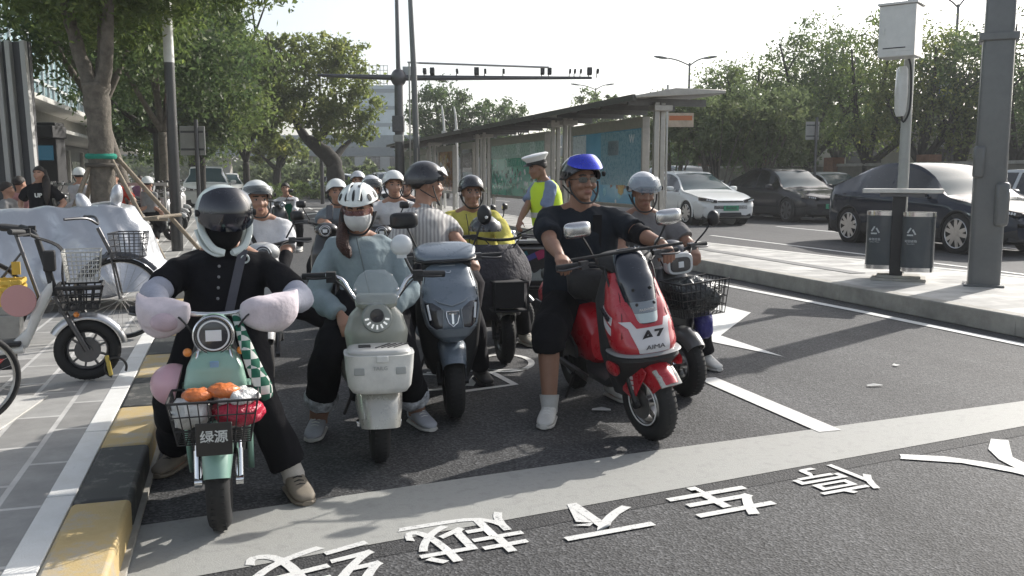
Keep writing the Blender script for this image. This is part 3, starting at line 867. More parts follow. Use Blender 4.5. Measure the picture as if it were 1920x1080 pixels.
# wall and fence along the right side of the main road
t = thing('boundary_wall', 'low brown boundary wall with brick piers behind the right hand trees', 'wall', RD(26.5, 20, 0), TH)
b = B(); b.box((0, 25, .95), (.3, 70, 1.9)); b.build('wall', mat('wall brown', (.16, .145, .12), .8, var=.25, vs=2), t)
b = B(); b.box((0, 25, 1.95), (.45, 70, .12)); b.build('coping', CONC, t)
for k in range(12):
    b = B(); b.box((-.1, -8 + k * 6, 1.15), (.6, .7, 2.3)); b.build('pier', mat('brick pier', (.2, .10, .06), .8, var=.2, vs=6), t)
t = thing('flat_roofed_building', 'low building with pale walls glimpsed between the right hand tree trunks', 'building', RD(40, 18, 0), TH)
b = B(); b.box((0, 16, 1.9), (10, 60, 3.8)); b.build('wall', mat('far pale wall', (.35, .33, .27), .8, var=.2, vs=.5), t)
b = B(); b.box((0, 16, 3.9), (11, 61, .3)); b.build('roof', CONC, t)
for k in range(9):
    b = B(); b.box((-5.03, -9 + k * 6, 2.2), (.1, 3, 1.3)); b.build('window', DLENS, t)
b = B(); b.box((19.8, 45, .06), (.3, 120, .14)); struct(b, 'far_kerb', CONC)
b = B(); b.box((34.0, 45, .05), (28, 120, .13)); struct(b, 'far_verge', mat('verge grass', (.06, .08, .03), .9, var=.4, vs=2))
b = B(); b.box((-.9, 0, .2), (26, .35, .4)); o = struct(b, 'median_kerb', CONC, 0); o.location = (-22, 62, 0)
# ================================================================== trees
import numpy as np
def leafmat(name, c1, c2, c3, tr=.45):
    m = bpy.data.materials.new(name); m.use_nodes = True
    n = m.node_tree; n.nodes.remove(n.nodes['Principled BSDF']); out = n.nodes['Material Output']
    tc = n.nodes.new('ShaderNodeTexCoord'); t = n.nodes.new('ShaderNodeTexNoise'); t.inputs['Scale'].default_value = .9; t.inputs['Detail'].default_value = 8; t.inputs['Roughness'].default_value = .8
    n.links.new(tc.outputs['Object'], t.inputs['Vector'])
    r = n.nodes.new('ShaderNodeValToRGB'); e = r.color_ramp.elements
    e[0].position = .33; e[1].position = .72; e[0].color = (*c1, 1); e[1].color = (*c3, 1)
    x = e.new(.52); x.color = (*c2, 1)
    n.links.new(t.outputs['Fac'], r.inputs['Fac'])
    d = n.nodes.new('ShaderNodeBsdfDiffuse'); tl = n.nodes.new('ShaderNodeBsdfTranslucent'); mx = n.nodes.new('ShaderNodeMixShader'); mx.inputs[0].default_value = tr
    gl_ = n.nodes.new('ShaderNodeBsdfGlossy'); gl_.inputs['Roughness'].default_value = .45; gl_.inputs['Color'].default_value = (.5, .5, .45, 1); m2 = n.nodes.new('ShaderNodeMixShader'); m2.inputs[0].default_value = .05
    n.links.new(r.outputs[0], d.inputs[0]); n.links.new(r.outputs[0], tl.inputs[0])
    n.links.new(d.outputs[0], mx.inputs[1]); n.links.new(tl.outputs[0], mx.inputs[2])
    n.links.new(mx.outputs[0], m2.inputs[1]); n.links.new(gl_.outputs[0], m2.inputs[2])
    n.links.new(m2.outputs[0], out.inputs[0])
    return m
LF_DK = leafmat('dark leaves', (.035, .06, .03), (.075, .115, .045), (.22, .27, .09), .6)
LF_MD = leafmat('mid leaves', (.055, .09, .03), (.12, .17, .05), (.30, .34, .09), .6)
LF_LT = leafmat('light leaves', (.08, .11, .035), (.17, .21, .06), (.48, .46, .13), .68)
LF_OL = leafmat('olive leaves', (.07, .10, .045), (.14, .18, .08), (.28, .30, .13), .55)
BARK = mat('bark', (.12, .105, .085), .9, var=.35, vs=9, bump=.8, bs=26)
BARKD = mat('dark bark', (.03, .027, .023), .9, var=.35, vs=5, bump=.8, bs=18)

def leaves(name, crowns, size, m, parent, seed, per=46, asp=2.2, droop=0):
    rng = np.random.default_rng(seed)
    C = []
    S = []
    for (cx, cy, cz, rx_, ry_, rz_, n) in crowns:
        k = max(4, n // per)
        d = rng.normal(size=(k, 3)); d /= np.linalg.norm(d, axis=1)[:, None]
        rr = rng.uniform(.25, 1.0, size=(k, 1)) ** .55
        cl = d * rr * np.array([rx_, ry_, rz_]) + np.array([cx, cy, cz])
        cs = rng.uniform(.5, 1.35, size=(k, 1)) * min(rx_, rz_) * .2
        q = np.repeat(cl, per, axis=0); s = np.repeat(cs, per, axis=0)
        q = q + rng.normal(size=q.shape) * s * np.array([1, 1, .75 + droop])
        C.append(q)
    C = np.concatenate(C); N = len(C)
    a = rng.normal(size=(N, 3)); a[:, 2] -= .35 + droop; a /= np.linalg.norm(a, axis=1)[:, None]
    bb = rng.normal(size=(N, 3)); bb -= (bb * a).sum(1)[:, None] * a; bb /= np.linalg.norm(bb, axis=1)[:, None]
    sz = (size * rng.uniform(.55, 1.4, size=(N, 1)))
    V = np.empty((N, 4, 3)); V[:, 0] = C - a * sz; V[:, 1] = C + bb * sz / asp; V[:, 2] = C + a * sz; V[:, 3] = C - bb * sz / asp
    V = V.reshape(-1, 3)
    me = bpy.data.meshes.new(name)
    me.vertices.add(N * 4); me.loops.add(N * 4); me.polygons.add(N)
    me.vertices.foreach_set('co', V.ravel().astype(np.float32))
    me.loops.foreach_set('vertex_index', np.arange(N * 4, dtype=np.int32))
    me.polygons.foreach_set('loop_start', np.arange(0, N * 4, 4, dtype=np.int32))
    me.polygons.foreach_set('loop_total', np.full(N, 4, dtype=np.int32))
    me.update(); me.validate(); me.materials.append(m)
    o = bpy.data.objects.new(name, me); COL.objects.link(o); o.parent = parent
    return o
def trunkmesh(t, segs, m, seed=0, name='trunk'):
    b = B(); rnd = random.Random(seed)
    for pts, r in segs:
        P0 = [Vector(p) for p in pts]
        Pn, Rn = smooth_path(P0, r, 5)
        Pn = [p + Vector((rnd.gauss(0, .06), rnd.gauss(0, .06), 0)) * rr for p, rr in zip(Pn, Rn)]
        Rn = [q * rnd.uniform(.93, 1.08) for q in Rn]
        b.tube(Pn, Rn, 12)
    return b.build(name, m, t, ang=180)
def limbs(base, n, rnd, spread, h0, h1, r):
    out = []
    bz = base[2]
    for k in range(n):
        a = 2 * math.pi * (k + rnd.uniform(-.3, .3)) / n
        s = spread * rnd.uniform(.5, 1)
        p = Vector(base); e = Vector((base[0] + s * math.cos(a), base[1] + s * math.sin(a), rnd.uniform(h0, h1)))
        mid = p.lerp(e, .5) + Vector((rnd.uniform(-.2, .2), rnd.uniform(-.2, .2), -.12 * s))
        out.append(([p, mid, e], [r, r * .62, r * .2]))
        for q in range(2):
            f = mid.lerp(e, .2 + .4 * q); e2 = f + Vector((rnd.uniform(-1, 1), rnd.uniform(-1, 1), rnd.uniform(.3, 1))) * s * .45
            out.append(([f, f.lerp(e2, .5) + Vector((0, 0, .05)), e2], [r * .38, r * .25, r * .1]))
    return out
def tree(loc, label, h, tr, fork, spread, n, size, lm, bark=BARK, seed=1, lean=(0, 0), group=None, cz=None, rzz=None, nl=5, cluster=7, name='broadleaf_tree', asp=2.2):
    rnd = random.Random(seed)
    t = thing(name, label, 'tree', loc, rnd.uniform(0, 6), group)
    f = (lean[0], lean[1], fork)
    segs = [([(0, 0, -.1), (lean[0] * .3, lean[1] * .3, fork * .4), f], [tr * 1.15, tr * .95, tr * .9])]
    segs += limbs(f, nl, rnd, spread * .75, fork + (h - fork) * .35, fork + (h - fork) * .85, tr * .62)
    trunkmesh(t, segs, bark, seed)
    cz = cz or (fork + h) / 2 + .25 * (h - fork) * 0
    rzz = rzz or (h - fork) * .42
    cr = []
    for k in range(cluster):
        a = 2 * math.pi * k / cluster + rnd.uniform(-.4, .4); q = spread * rnd.uniform(.35, .68)
        zz = cz + rnd.uniform(-.5, .5) * rzz
        cr.append((lean[0] + q * math.cos(a), lean[1] + q * math.sin(a), zz, spread * rnd.uniform(.38, .55), spread * rnd.uniform(.38, .55), rzz * rnd.uniform(.45, .7), n // (cluster + 1)))
    cr.append((lean[0], lean[1], cz + rzz * .55, spread * .5, spread * .5, rzz * .5, n // (cluster + 1)))
    leaves('crown', cr, size, lm, t, seed)
    return t

# left pavement row (near one built by hand)
t = thing('street_tree', 'near street tree with a green band and timber props on the left pavement', 'tree', (-6.55, 14.6, .15))
segs = [([(.0, 0, -.2), (.02, 0, 1.2), (0, 0, 2.2), (-.02, 0, 2.75)], [.2, .18, .18, .21]),
        ([(-.03, 0, 2.6), (-.28, .1, 3.2), (-.55, .2, 4.2), (-.7, .3, 5.5)], [.13, .11, .09, .05]),
        ([(.0, 0, 2.6), (.2, -.1, 3.1), (.35, -.2, 4.3), (.5, -.3, 6)], [.13, .10, .085, .05]),
        ([(.0, .05, 2.7), (-.02, .3, 3.3), (-.1, .6, 4.6)], [.11, .08, .05]),
        ([(-.55, .2, 4.2), (-1.2, 0, 5.0), (-1.9, -.3, 5.6)], [.06, .05, .02]), ([(.35, -.2, 4.2), (1.1, -.4, 4.9), (2.0, -.8, 5.6)], [.06, .05, .02])]
trunkmesh(t, segs, BARK, 2)
leaves('crown', [(-.5, 0, 4.6, 1.3, 1.6, 1.2, 7500), (.8, .3, 4.9, 1.6, 1.6, 1.1, 8000), (2.1, .4, 5.1, 1.4, 1.6, 1.1, 6500), (-2.7, .8, 5.1, .9, 1.2, .7, 1800), (0, 1.5, 4.2, 1.6, 1.2, .8, 4500), (0, 0, 6.4, 2.4, 2, 1.3, 4000)], .062, LF_MD, t, 5, per=60, asp=2.6)
b = B(); b.torus((0, 0, 1.62), .19, .05, 'z', 28, 8); b.build('green_band', cloth('green band', (.03, .22, .16)), t)
b = B()
b.torus((0, 0, 1.48), .22, .035, 'z', 20, 8)
b.build('collar', mat('timber dark', (.07, .06, .05), .9), t)
TIMB = mat('timber', (.24, .20, .15), .85, var=.3, vs=8, bump=.4, bs=30)
for (ex, ey) in ((-.62, -.45), (.98, -.15), (1.25, .9), (-.9, .8)):
    b = B(); b.tube([(ex * .16, ey * .16, 1.6), (ex, ey, 0)], .036, 10); b.build('prop', TIMB, t)
b = B(); b.tube([(-.1, -.4, 1.0 - .35), (1.0, .05, .62)], .03, 8); b.tube([(.55, -.5, .62), (.95, .75, .66)], .03, 8); b.tube([(1.0, -.35, .66), (.35, -.2, .6)], .028, 8); b.build('cross_brace', TIMB, t)

tree(RD(-2.0, 20, .15), 'second street tree of the left row, left of the striped pole', 8, .15, 2.6, 2.3, 13000, .07, LF_DK, seed=12, lean=(.7, 0), cz=5.3, group='street trees on the left pavement')
tree(RD(-1.7, 24.5, .15), 'third street tree of the left row with a pale thin forked trunk', 7.5, .12, 2.4, 2.6, 12000, .075, LF_DK, seed=13, cz=5.0, group='street trees on the left pavement')
tree(RD(-2.2, 30, .15), 'fourth street tree of the left row seen behind the striped pole', 9, .17, 2.6, 2.9, 13000, .09, LF_DK, BARKD, seed=15, cz=5.4, group='street trees on the left pavement')
tree(RD(-1.2, 36, .15), 'fifth street tree of the left row above the square sign back', 9.5, .17, 2.6, 3.9, 15000, .10, LF_MD, BARKD, seed=16, cz=5.6, group='street trees on the left pavement')
tree(RD(-1.6, 46, .15), 'sixth street tree of the left row overhanging the distant parked cars', 9.5, .2, 2.3, 4.3, 13000, .12, LF_MD, BARKD, seed=17, cz=5.2, group='street trees on the left pavement')
tree(RD(-2.5, 60, .15), 'farthest street tree of the left row', 11, .25, 2.4, 5, 11000, .15, LF_MD, BARKD, seed=18, cz=5.8, group='street trees on the left pavement')
tree(RD(-2.2, 36, 0), 'dark dense tree behind the near street tree, hiding the end of the glass building', 7.5, .2, 1.9, 2.5, 10000, .11, LF_DK, BARKD, seed=19, cz=4.3)
tree(RD(.6, 52, 0), 'light green tree between the left row and the big leaning tree', 8.6, .2, 2.2, 3.6, 9000, .12, LF_MD, BARKD, seed=20, cz=5.0)
# big leaning tree
Y = 45
o = P(626, 352, Y)
t = thing('leaning_tree', 'big dark trunked leaning tree beyond the junction left of the gantry', 'tree', (o.x, Y, 0))
def q(px, py): p = P(px, py, Y); return (p.x - o.x, 0, p.z)
def qy(px, py, y): p = P(px, py, Y); return (p.x - o.x, y, p.z)
trunkmesh(t, [([q(628, 362), q(628, 318), q(618, 295), q(596, 276), q(577, 262)], [.5, .42, .4, .36, .26]),
              ([q(580, 268), q(560, 238), q(548, 215), q(530, 200)], [.24, .2, .15, .08]),
              ([q(590, 272), q(608, 248), q(628, 222), q(640, 190)], [.24, .2, .14, .06]),
              ([q(625, 300), qy(640, 275, .6), qy(660, 255, 1)], [.2, .14, .05]),
              ([q(560, 238), q(570, 200), q(580, 150)], [.13, .1, .04]), ([q(628, 222), q(655, 205), q(680, 190)], [.1, .07, .03])], BARKD, 4)
cr = []
for px, py, rr, n in ((520, 205, 1.3, 2600), (560, 150, 1.5, 3000), (610, 110, 1.5, 3000), (650, 150, 1.5, 3000), (640, 215, 1.4, 2600), (585, 200, 1.4, 2600), (500, 130, 1.1, 1800), (545, 95, 1.0, 1500), (680, 200, 1.1, 1800), (500, 240, .9, 1400), (465, 190, 1.1, 1500), (470, 120, 1.0, 1300), (530, 270, .8, 900), (680, 250, .8, 1100), (660, 105, .9, 1100), (625, 240, 1.0, 1200)):
    p = q(px, py); cr.append((p[0], (px * 7 % 5 - 2) * .5, p[2], rr * 1.08, rr, rr * .74, int(n * .55)))
leaves('crown', cr, .115, LF_LT, t, 8, per=30)
tree((P(520, 340, 60).x, 60, 0), 'small round tree left of the big leaning tree', 4.2, .28, 1.9, 2.5, 5000, .13, LF_LT, BARKD, seed=31, cz=3.2, rzz=1.0)
# trees behind the shelter
tree((P(835, 330, 60).x, 60, 0), 'open crowned tree behind the bus shelter just right of the tall posts', 8.3, .25, 2.2, 3.4, 7500, .13, LF_DK, BARKD, seed=41, cz=5.2, rzz=2.6, cluster=8)
tree((P(925, 330, 62).x, 62, 0), 'smaller tree behind the bus shelter under the end of the gantry arm', 7.2, .22, 2.2, 3.0, 5500, .13, LF_DK, BARKD, seed=42, cz=4.6, rzz=2.1, cluster=8)
tree((P(1130, 330, 75).x, 75, 0), 'little round tree top rising behind the near shelter roof', 8.2, .22, 3, 2.3, 4500, .14, LF_MD, BARKD, seed=43, cz=6.6, rzz=1.6)
tree((P(1195, 330, 70).x, 70, 0), 'low tree behind the near shelter roof', 6.6, .22, 2, 2.3, 4000, .14, LF_DK, BARKD, seed=46, cz=5.0, rzz=1.6)
# right hand row
rows = [(1340, 46, 6.4, 3.2, LF_DK, 'leftmost tree of the right hand row'), (1420, 45, 7.8, 3.4, LF_MD, 'second tree of the right hand row, above the shrubs'),
        (1512, 43, 8.8, 3.7, LF_DK, 'third tree of the right hand row behind the framed sign board'), (1625, 40, 8.7, 3.6, LF_MD, 'tree with a dark many limbed fork left of the cabinet pole'),
        (1722, 38, 7.9, 3.3, LF_LT, 'tree with a spreading fork right of the cabinet pole'), (1800, 39, 7.8, 3.0, LF_DK, 'tree just left of the thick mast'),
        (1905, 36, 8.3, 3.4, LF_DK, 'rightmost tree of the right hand row'), (1570, 50, 9.3, 3.8, LF_DK, 'taller tree behind the right hand row'), (1990, 40, 9, 3.6, LF_DK, 'tree at the right edge of the picture')]
for i, (px, Y, h, s, lm, lb) in enumerate(rows):
    tree((P(px, 330, Y).x, Y, 0), lb, h, .24, 1.9, s, 8800, .085, lm, BARKD, seed=50 + i, group='trees across the main road', cz=h * .61, rzz=h * .36, nl=7, cluster=9, asp=2.8)
for i, (px, Y, s) in enumerate(((1260, 34, 1.3), (1345, 33, 1.5), (1420, 34, 1.5), (1470, 36, 1.2))):
    rnd = random.Random(80 + i)
    lb = ('tall multi stemmed olive shrub just right of the bus shelter', 'tall multi stemmed olive shrub above the white car', 'tall multi stemmed olive shrub above the dark grey car', 'narrow olive shrub left of the framed sign board')[i]
    t = thing('tall_shrub', lb, 'shrub', (P(px, 330, Y).x, Y, 0), 0, 'tall shrubs across the main road')
    segs = []
    for k in range(11):
        a = rnd.uniform(0, 6.28); e = rnd.uniform(.5, 1) * s
        segs.append(([(0.1 * math.cos(a), .1 * math.sin(a), 0), (e * .35 * math.cos(a), e * .35 * math.sin(a), 1.6), (e * math.cos(a), e * math.sin(a), 3.2 + rnd.random())], [.045, .03, .012]))
    trunkmesh(t, segs, BARK, i, 'stems')
    leaves('foliage', [(s * .7 * math.cos(k * 1.05), s * .7 * math.sin(k * 1.05), 2.7 + (k % 3) * .55, s * .55, s * .55, .9, 1000) for k in range(6)] + [(0, 0, 4, s * .6, s * .6, .7, 800)], .09, LF_OL, t, 90 + i, asp=2.6)
# far woods and hedges
def wood(name, label, x0, x1, Y0, Y1, h, n, lm, size=.3, seed=0):
    rnd = random.Random(seed); cr = []
    K = 26
    for k in range(K):
        x = x0 + (x1 - x0) * (k + .5) / K; hh = h * rnd.uniform(.7, 1.1)
        cr.append((x, rnd.uniform(Y0, Y1), hh * .5, (x1 - x0) / K * 1.3, 3, hh * .5, n // K))
    o = leaves(name, cr, size, lm, None, seed, per=30); tag(o, None, None, None, 'stuff'); o['label'] = label
    return o
wood('distant_wood', 'distant line of trees closing the road', -70, 40, 140, 170, 9, 26000, LF_MD, .5, 3)
wood('right_wood', 'dark mass of trees behind the boundary wall on the right', 12, 75, 62, 74, 8.5, 26000, LF_DK, .3, 4)
wood('hedge_planting', 'grasses and shrubs planted under the footbridge', P(450, 300, 70).x, P(760, 300, 70).x, 68, 74, 2.6, 14000, LF_OL, .22, 5)
wood('low_hedge', 'low clipped green hedge beyond the junction', P(440, 300, 58).x, P(780, 300, 58).x, 57, 59, 1.1, 12000, LF_MD, .10, 6)
wood('verge_shrubs', 'low shrubs along the right hand boundary wall', 14, 40, 46, 50, 1.6, 14000, LF_MD, .16, 7)
# ================================================================== two wheelers. local frame: origin = front tyre contact, forward = -Y, x to the picture's right
def wheel(t, name, y, R, w, style='alloy', rm=None, x=0, rimr=None):
    rm = rm or DSTEEL
    e = bpy.data.objects.new(name, None); COL.objects.link(e); e.parent = t; e.location = (x, y, R)
    b = B(); b.torus((0, 0, 0), R - w * .5, w * .5, 'x', 44, 12, 1.0)
    if w > .05:
        for k in range(44):
            a = 2 * math.pi * k / 44
            for s in (-1, 1):
                b.box((s * w * .17, (R - .0055) * math.cos(a), (R - .0055) * math.sin(a)), (w * .22, .006, .008), rx(math.degrees(a)))
    b.build('tyre', RUBBER, e)
    b = B(); q = R - w
    b.torus((0, 0, 0), q, w * .14, 'x', 40, 8, 2.6)
    b.torus((0, 0, 0), q - w * .1, w * .10, 'x', 40, 6, 3.2)
    if style == 'alloy':
        for k in range(5):
            a = 2 * math.pi * k / 5 + .3
            for d in (-.16, .16):
                b.box((0, math.cos(a + d * .5) * q * .55, math.sin(a + d * .5) * q * .55), (w * .35, .014, q * .95), rx(math.degrees(a + d) - 90))
        b.disc((0, 0, 0), q * .3, w * .9, 'x', 20)
    elif style == 'motor':
        b.disc((0, 0, 0), q * .62, w * .9, 'x', 28); b.disc((0, 0, 0), q * .25, w * 1.3, 'x', 16)
        for k in range(9):
            a = 2 * math.pi * k / 9
            b.box((0, math.cos(a) * q * .8, math.sin(a) * q * .8), (w * .4, .012, q * .42), rx(math.degrees(a) - 90))
    else:
        for k in range(28):
            a = 2 * math.pi * k / 28; a2 = a + (.5 if k % 2 else -.5)
            b.tube([(w * .5 * (1 if k % 4 < 2 else -1), math.cos(a2) * .02, math.sin(a2) * .02), (0, math.cos(a) * q, math.sin(a) * q)], .0012, 4, False)
        b.disc((0, 0, 0), .022, w * 2.2, 'x', 14)
    b.build('rim', rm, e, ang=30)
    return e
class Cowl:
    def __init__(s, secs, e=2.6): s.S = secs; s.e = e
    def at(s, z):
        S = s.S
        z = min(max(z, S[0][0]), S[-1][0])
        for i in range(len(S) - 1):
            if S[i][0] <= z <= S[i + 1][0]:
                t = (z - S[i][0]) / (S[i + 1][0] - S[i][0]); t2 = t * t * (3 - 2 * t) * .4 + t * .6
                return [S[i][k] + (S[i + 1][k] - S[i][k]) * t2 for k in (1, 2, 3)]
    def y(s, x, z):
        yc, a, b = s.at(z)
        q = min(abs(x / a), .999)
        return yc - b * (1 - q ** s.e) ** (1 / s.e)
    def build(s, name, m, parent, n=32, steps=5, squash=True, **k):
        b = B(); z0, z1 = s.S[0][0], s.S[-1][0]; N = steps * (len(s.S) - 1); R = []
        for i in range(N + 1):
            z = z0 + (z1 - z0) * i / N; yc, a, bb = s.at(z); R.append(ring((0, yc, z), a, bb, s.e, n))
        c0 = [Vector((p.x * .6, s.at(z0)[0] + (p.y - s.at(z0)[0]) * .6, z0 - .012)) for p in R[0]]
        c1 = [Vector((p.x * .6, s.at(z1)[0] + (p.y - s.at(z1)[0]) * .6, z1 + .01)) for p in R[-1]]
        b.loft([c0] + R + [c1]); return b.build(name, m, parent, ang=50, **k)
    def patch(s, pts_z, name, m, parent, off=.004, th=.004, nu=10, nv=10):
        """conforming panel: pts_z = list of (z, x0, x1) rows"""
        b = B(); rows = []
        n = len(pts_z)
        for i in range((n - 1) * nv + 1):
            t = i / nv; k = min(int(t), n - 2); t -= k
            z = pts_z[k][0] * (1 - t) + pts_z[k + 1][0] * t; x0 = pts_z[k][1] * (1 - t) + pts_z[k + 1][1] * t; x1 = pts_z[k][2] * (1 - t) + pts_z[k + 1][2] * t
            rows.append([(x0 + (x1 - x0) * j / nu, z) for j in range(nu + 1)])
        F = [[Vector((x, s.y(x, z) - off, z)) for x, z in r] for r in rows]
        K = [[Vector((x, s.y(x, z) - off + th, z)) for x, z in r] for r in rows]
        b.loft([f + k[::-1] for f, k in zip(F, K)]); return b.build(name, m, parent, ang=50)
def lathe_lamp(t, c, r, yaw=0, name='headlight', ringm=None, d=.06):
    e = bpy.data.objects.new(name, None); COL.objects.link(e); e.parent = t; e.location = c; e.rotation_euler.z = yaw
    b = B(); b.loft([ring((0, y, 0), q, q, 2, 36, 'xz') for y, q in ((d, r * .7), (.01, r * 1.0), (-.012, r), (-.016, r * .93), (-.006, r * .88), (-.004, r * .5))]); b.build('bezel', ringm or CHR, e)
    b = B(); b.loft([ring((0, y, 0), q, q, 2, 36, 'xz') for y, q in ((-.004, r * .88), (-.012, r * .82), (-.018, r * .5), (-.02, r * .1))]); b.build('lens', DLENS, e)
    b = B(); b.torus((0, -.016, 0), r * .72, r * .05, 'y', 36, 6, .5); b.box((0, -.019, 0), (r * .75, .006, r * .55)); b.build('light_ring', mat('lamp white', (.75, .77, .78), .3), e, bevel=.004)
    return e
def handlebar(t, bz, by, hw, rise=.03, m=None, grip=.11, r=.012, levers=True):
    b = B(); b.tube([(-hw, by + .06, bz), (-hw + grip, by + .04, bz), (-.07, by, bz - rise), (.07, by, bz - rise), (hw - grip, by + .04, bz), (hw, by + .06, bz)], r, 10, sub=4); h = b.build('handlebar', m or BLKM, t)
    for s in (-1, 1):
        b = B(); b.tube([(s * (hw - grip), by + .043, bz), (s * hw, by + .06, bz)], r * 1.45, 12); b.build('grip', BLKM, h)
        if levers:
            b = B(); b.box((s * (hw - grip - .02), by + .02, bz), (.045, .05, .045)); b.tube([(s * (hw - grip - .02), by - .005, bz), (s * (hw - .04), by + .0, bz - .012), (s * (hw + .0), by + .03, bz - .01)], .006, 6, sub=3); b.build('brake_lever', DSTEEL, h)
        b = B(); b.tube([(s * (hw - grip - .03), by + .01, bz), (s * .13, by - .10, bz - .02), (s * .07, by - .09, bz - .12), (s * .03, by - .02, bz - .3)], .0045, 6, sub=4); b.build('brake_cable', BLKM, h)
    return h
def mirror(t, base, head, w, h, m, shape='rect', yaw=0):
    e = bpy.data.objects.new('mirror', None); COL.objects.link(e); e.parent = t
    b = B(); b.tube([base, (Vector(base) + Vector(head)) / 2 + Vector((0, -.02, .0)), head], .006, 8, sub=3); b.build('stalk', BLKM, e)
    ex = 2 if shape == 'round' else 4
    c = Vector(head)
    b = B(); b.loft([ring(c + Vector((0, y, 0)), w * q, h * q, ex, 24, 'xz') for y, q in ((-.035, .35), (-.03, .7), (-.012, .97), (.0, 1), (.004, .97))]); b.build('housing', m, e, ang=50)
    b = B(); b.loft([ring(c + Vector((0, y, 0)), w * .9, h * .9, ex, 24, 'xz') for y in (.004, .007)]); b.build('glass', MIRR, e)
def rear_half(t, wb, body, seat=None, sz=.76, floor=.27, R=.21, tw=.1, hw=.15, acc=None, style='motor', y0=.62, rimm=None):
    acc = acc or BLKM
    wheel(t, 'rear_wheel', wb, R, tw, style, rimm)
    b = B(); b.loft([ring((0, y, floor + dz), a, h, 4, 20, 'xz') for y, a, h, dz in ((.10, .09, .03, .22), (.2, .12, .035, .06), (.3, .14, .03, 0), (y0 - .05, .145, .03, 0), (y0 + .02, .13, .05, .03))]); b.build('footboard', acc, t)
    b = B(); b.loft([ring((0, y, z), a, h, 3, 28, 'xz') for y, z, a, h in ((y0 - .06, floor + .17, .11, .10), (y0, floor + .2, .13, .17), (y0 + .25, floor + .24, hw, .2), (wb - .05, floor + .30, hw, .15), (wb + .18, floor + .37, hw * .8, .09), (wb + .27, floor + .42, hw * .5, .045))]); b.build('rear_body', body, t, ang=50)
    b = B(); b.loft([ring((0, y, z), a, h, 3.2, 24, 'xz') for y, z, a, h in ((y0 - .07, sz - .05, .08, .03), (y0 + .02, sz - .025, .12, .05), (y0 + .3, sz - .015, .15, .055), (y0 + .42, sz + .01, .15, .06), (wb + .12, sz + .015, .13, .05), (wb + .2, sz + .01, .09, .03))]); b.build('seat', seat or mat('seat vinyl', (.02, .02, .021), .55, bump=.2, bs=60), t, ang=60)
    b = B(); b.loft([ring((0, y, z), .07, .025, 3, 16, 'xz') for y, z in ((wb + .2, floor + .36), (wb + .235, floor + .36))]); b.build('tail_light', REDL, t)
    b = B(); b.tube([(.09, y0 + .1, .2), (.09, wb, R)], .022, 8); b.tube([(-.09, y0 + .1, .2), (-.09, wb, R)], .022, 8); b.build('swing_arm', DSTEEL, t)
    b = B(); b.loft([ring((0, wb + R * 1.12 * math.cos(a), R + R * 1.12 * math.sin(a)), .062, .006, 4, 14, 'xz', rx(math.degrees(a) - 90)) for a in [R_(q) for q in (20, 45, 70, 95, 120)]]); b.build('rear_fender', acc, t)
    b = B(); b.tube([(-.1, wb - .35, .22), (-.17, wb - .28, .03)], .01, 8); b.build('kick_stand', DSTEEL, t)
def fender(t, R, w, m, a0=25, a1=160, name='front_fender', side=.05, k=1.1):
    b = B(); rings = []
    for i in range(17):
        a = R_(a0 + (a1 - a0) * i / 16)
        q = R * k
        ww = w * (.82 + .18 * math.sin(math.pi * i / 16))
        prof = [(-ww, -side), (-ww * .97, -side * .2), (-ww * .75, .014), (-ww * .35, .024), (0, .028), (ww * .35, .024), (ww * .75, .014), (ww * .97, -side * .2), (ww, -side)]
        prof += [(x * .93, h - .006) for x, h in prof[::-1]]
        rings.append([Vector((x, -(q + h) * math.cos(a), R + (q + h) * math.sin(a))) for x, h in prof])
    b.loft(rings); return b.build(name, m, t, ang=60)
def fork(t, R, top, m, x=.075, dy=.14, cover=None):
    e = bpy.data.objects.new('front_fork', None); COL.objects.link(e); e.parent = t
    for s in (-1, 1):
        b = B(); b.tube([(s * x, 0, R), (s * x, dy * .35, R + (top - R) * .45)], .019, 10); b.tube([(s * x, dy * .3, R + (top - R) * .4), (s * x, dy, top)], .014, 10); b.disc((s * x, 0, R), .022, .03, 'x', 12); b.build('fork_leg', m, e)
    b = B(); b.box((0, dy, top), (x * 2.5, .05, .035)); b.tube([(0, dy, top), (0, dy * 1.5, top + .25)], .02, 10); b.build('yoke', DSTEEL, e)
    return e
def wire_basket(name, t, c, w0, w1, d0, d1, h, m, nx=8, nz=4, r=.003, mesh_=False, parent=True):
    """open wire basket, top centre c. w0/d0 top size, w1/d1 bottom size"""
    b = B(); c = Vector(c)
    def pt(u, v, k):      # u,v in -1..1 on the rim, k 0 top..1 bottom
        w = (w0 + (w1 - w0) * k) / 2; d = (d0 + (d1 - d0) * k) / 2
        return c + Vector((u * w, v * d, -h * k))
    def rimpts(k, n=8):
        o = []
        for a, bb in (((-1, -1), (1, -1)), ((1, -1), (1, 1)), ((1, 1), (-1, 1)), ((-1, 1), (-1, -1))):
            for i in range(n): o.append(pt(a[0] + (bb[0] - a[0]) * i / n, a[1] + (bb[1] - a[1]) * i / n, k))
        return o
    for i in range(nz + 1):
        p = rimpts(i / nz); b.tube(p + [p[0]], r * (1.9 if i == 0 else 1), 6, False)
    for i in range(nx + 1):
        u = -1 + 2 * i / nx
        b.tube([pt(u, -1, 0), pt(u, -1, 1), pt(u, 1, 1), pt(u, 1, 0)], r, 5, False)
    ny = max(3, int(nx * d0 / w0))
    for i in range(1, ny):
        v = -1 + 2 * i / ny
        b.tube([pt(-1, v, 0), pt(-1, v, 1), pt(1, v, 1), pt(1, v, 0)], r, 5, False)
    return b.build(name, m, t)

DARK_GAP = mat('panel gap', (.01, .01, .01), .9)
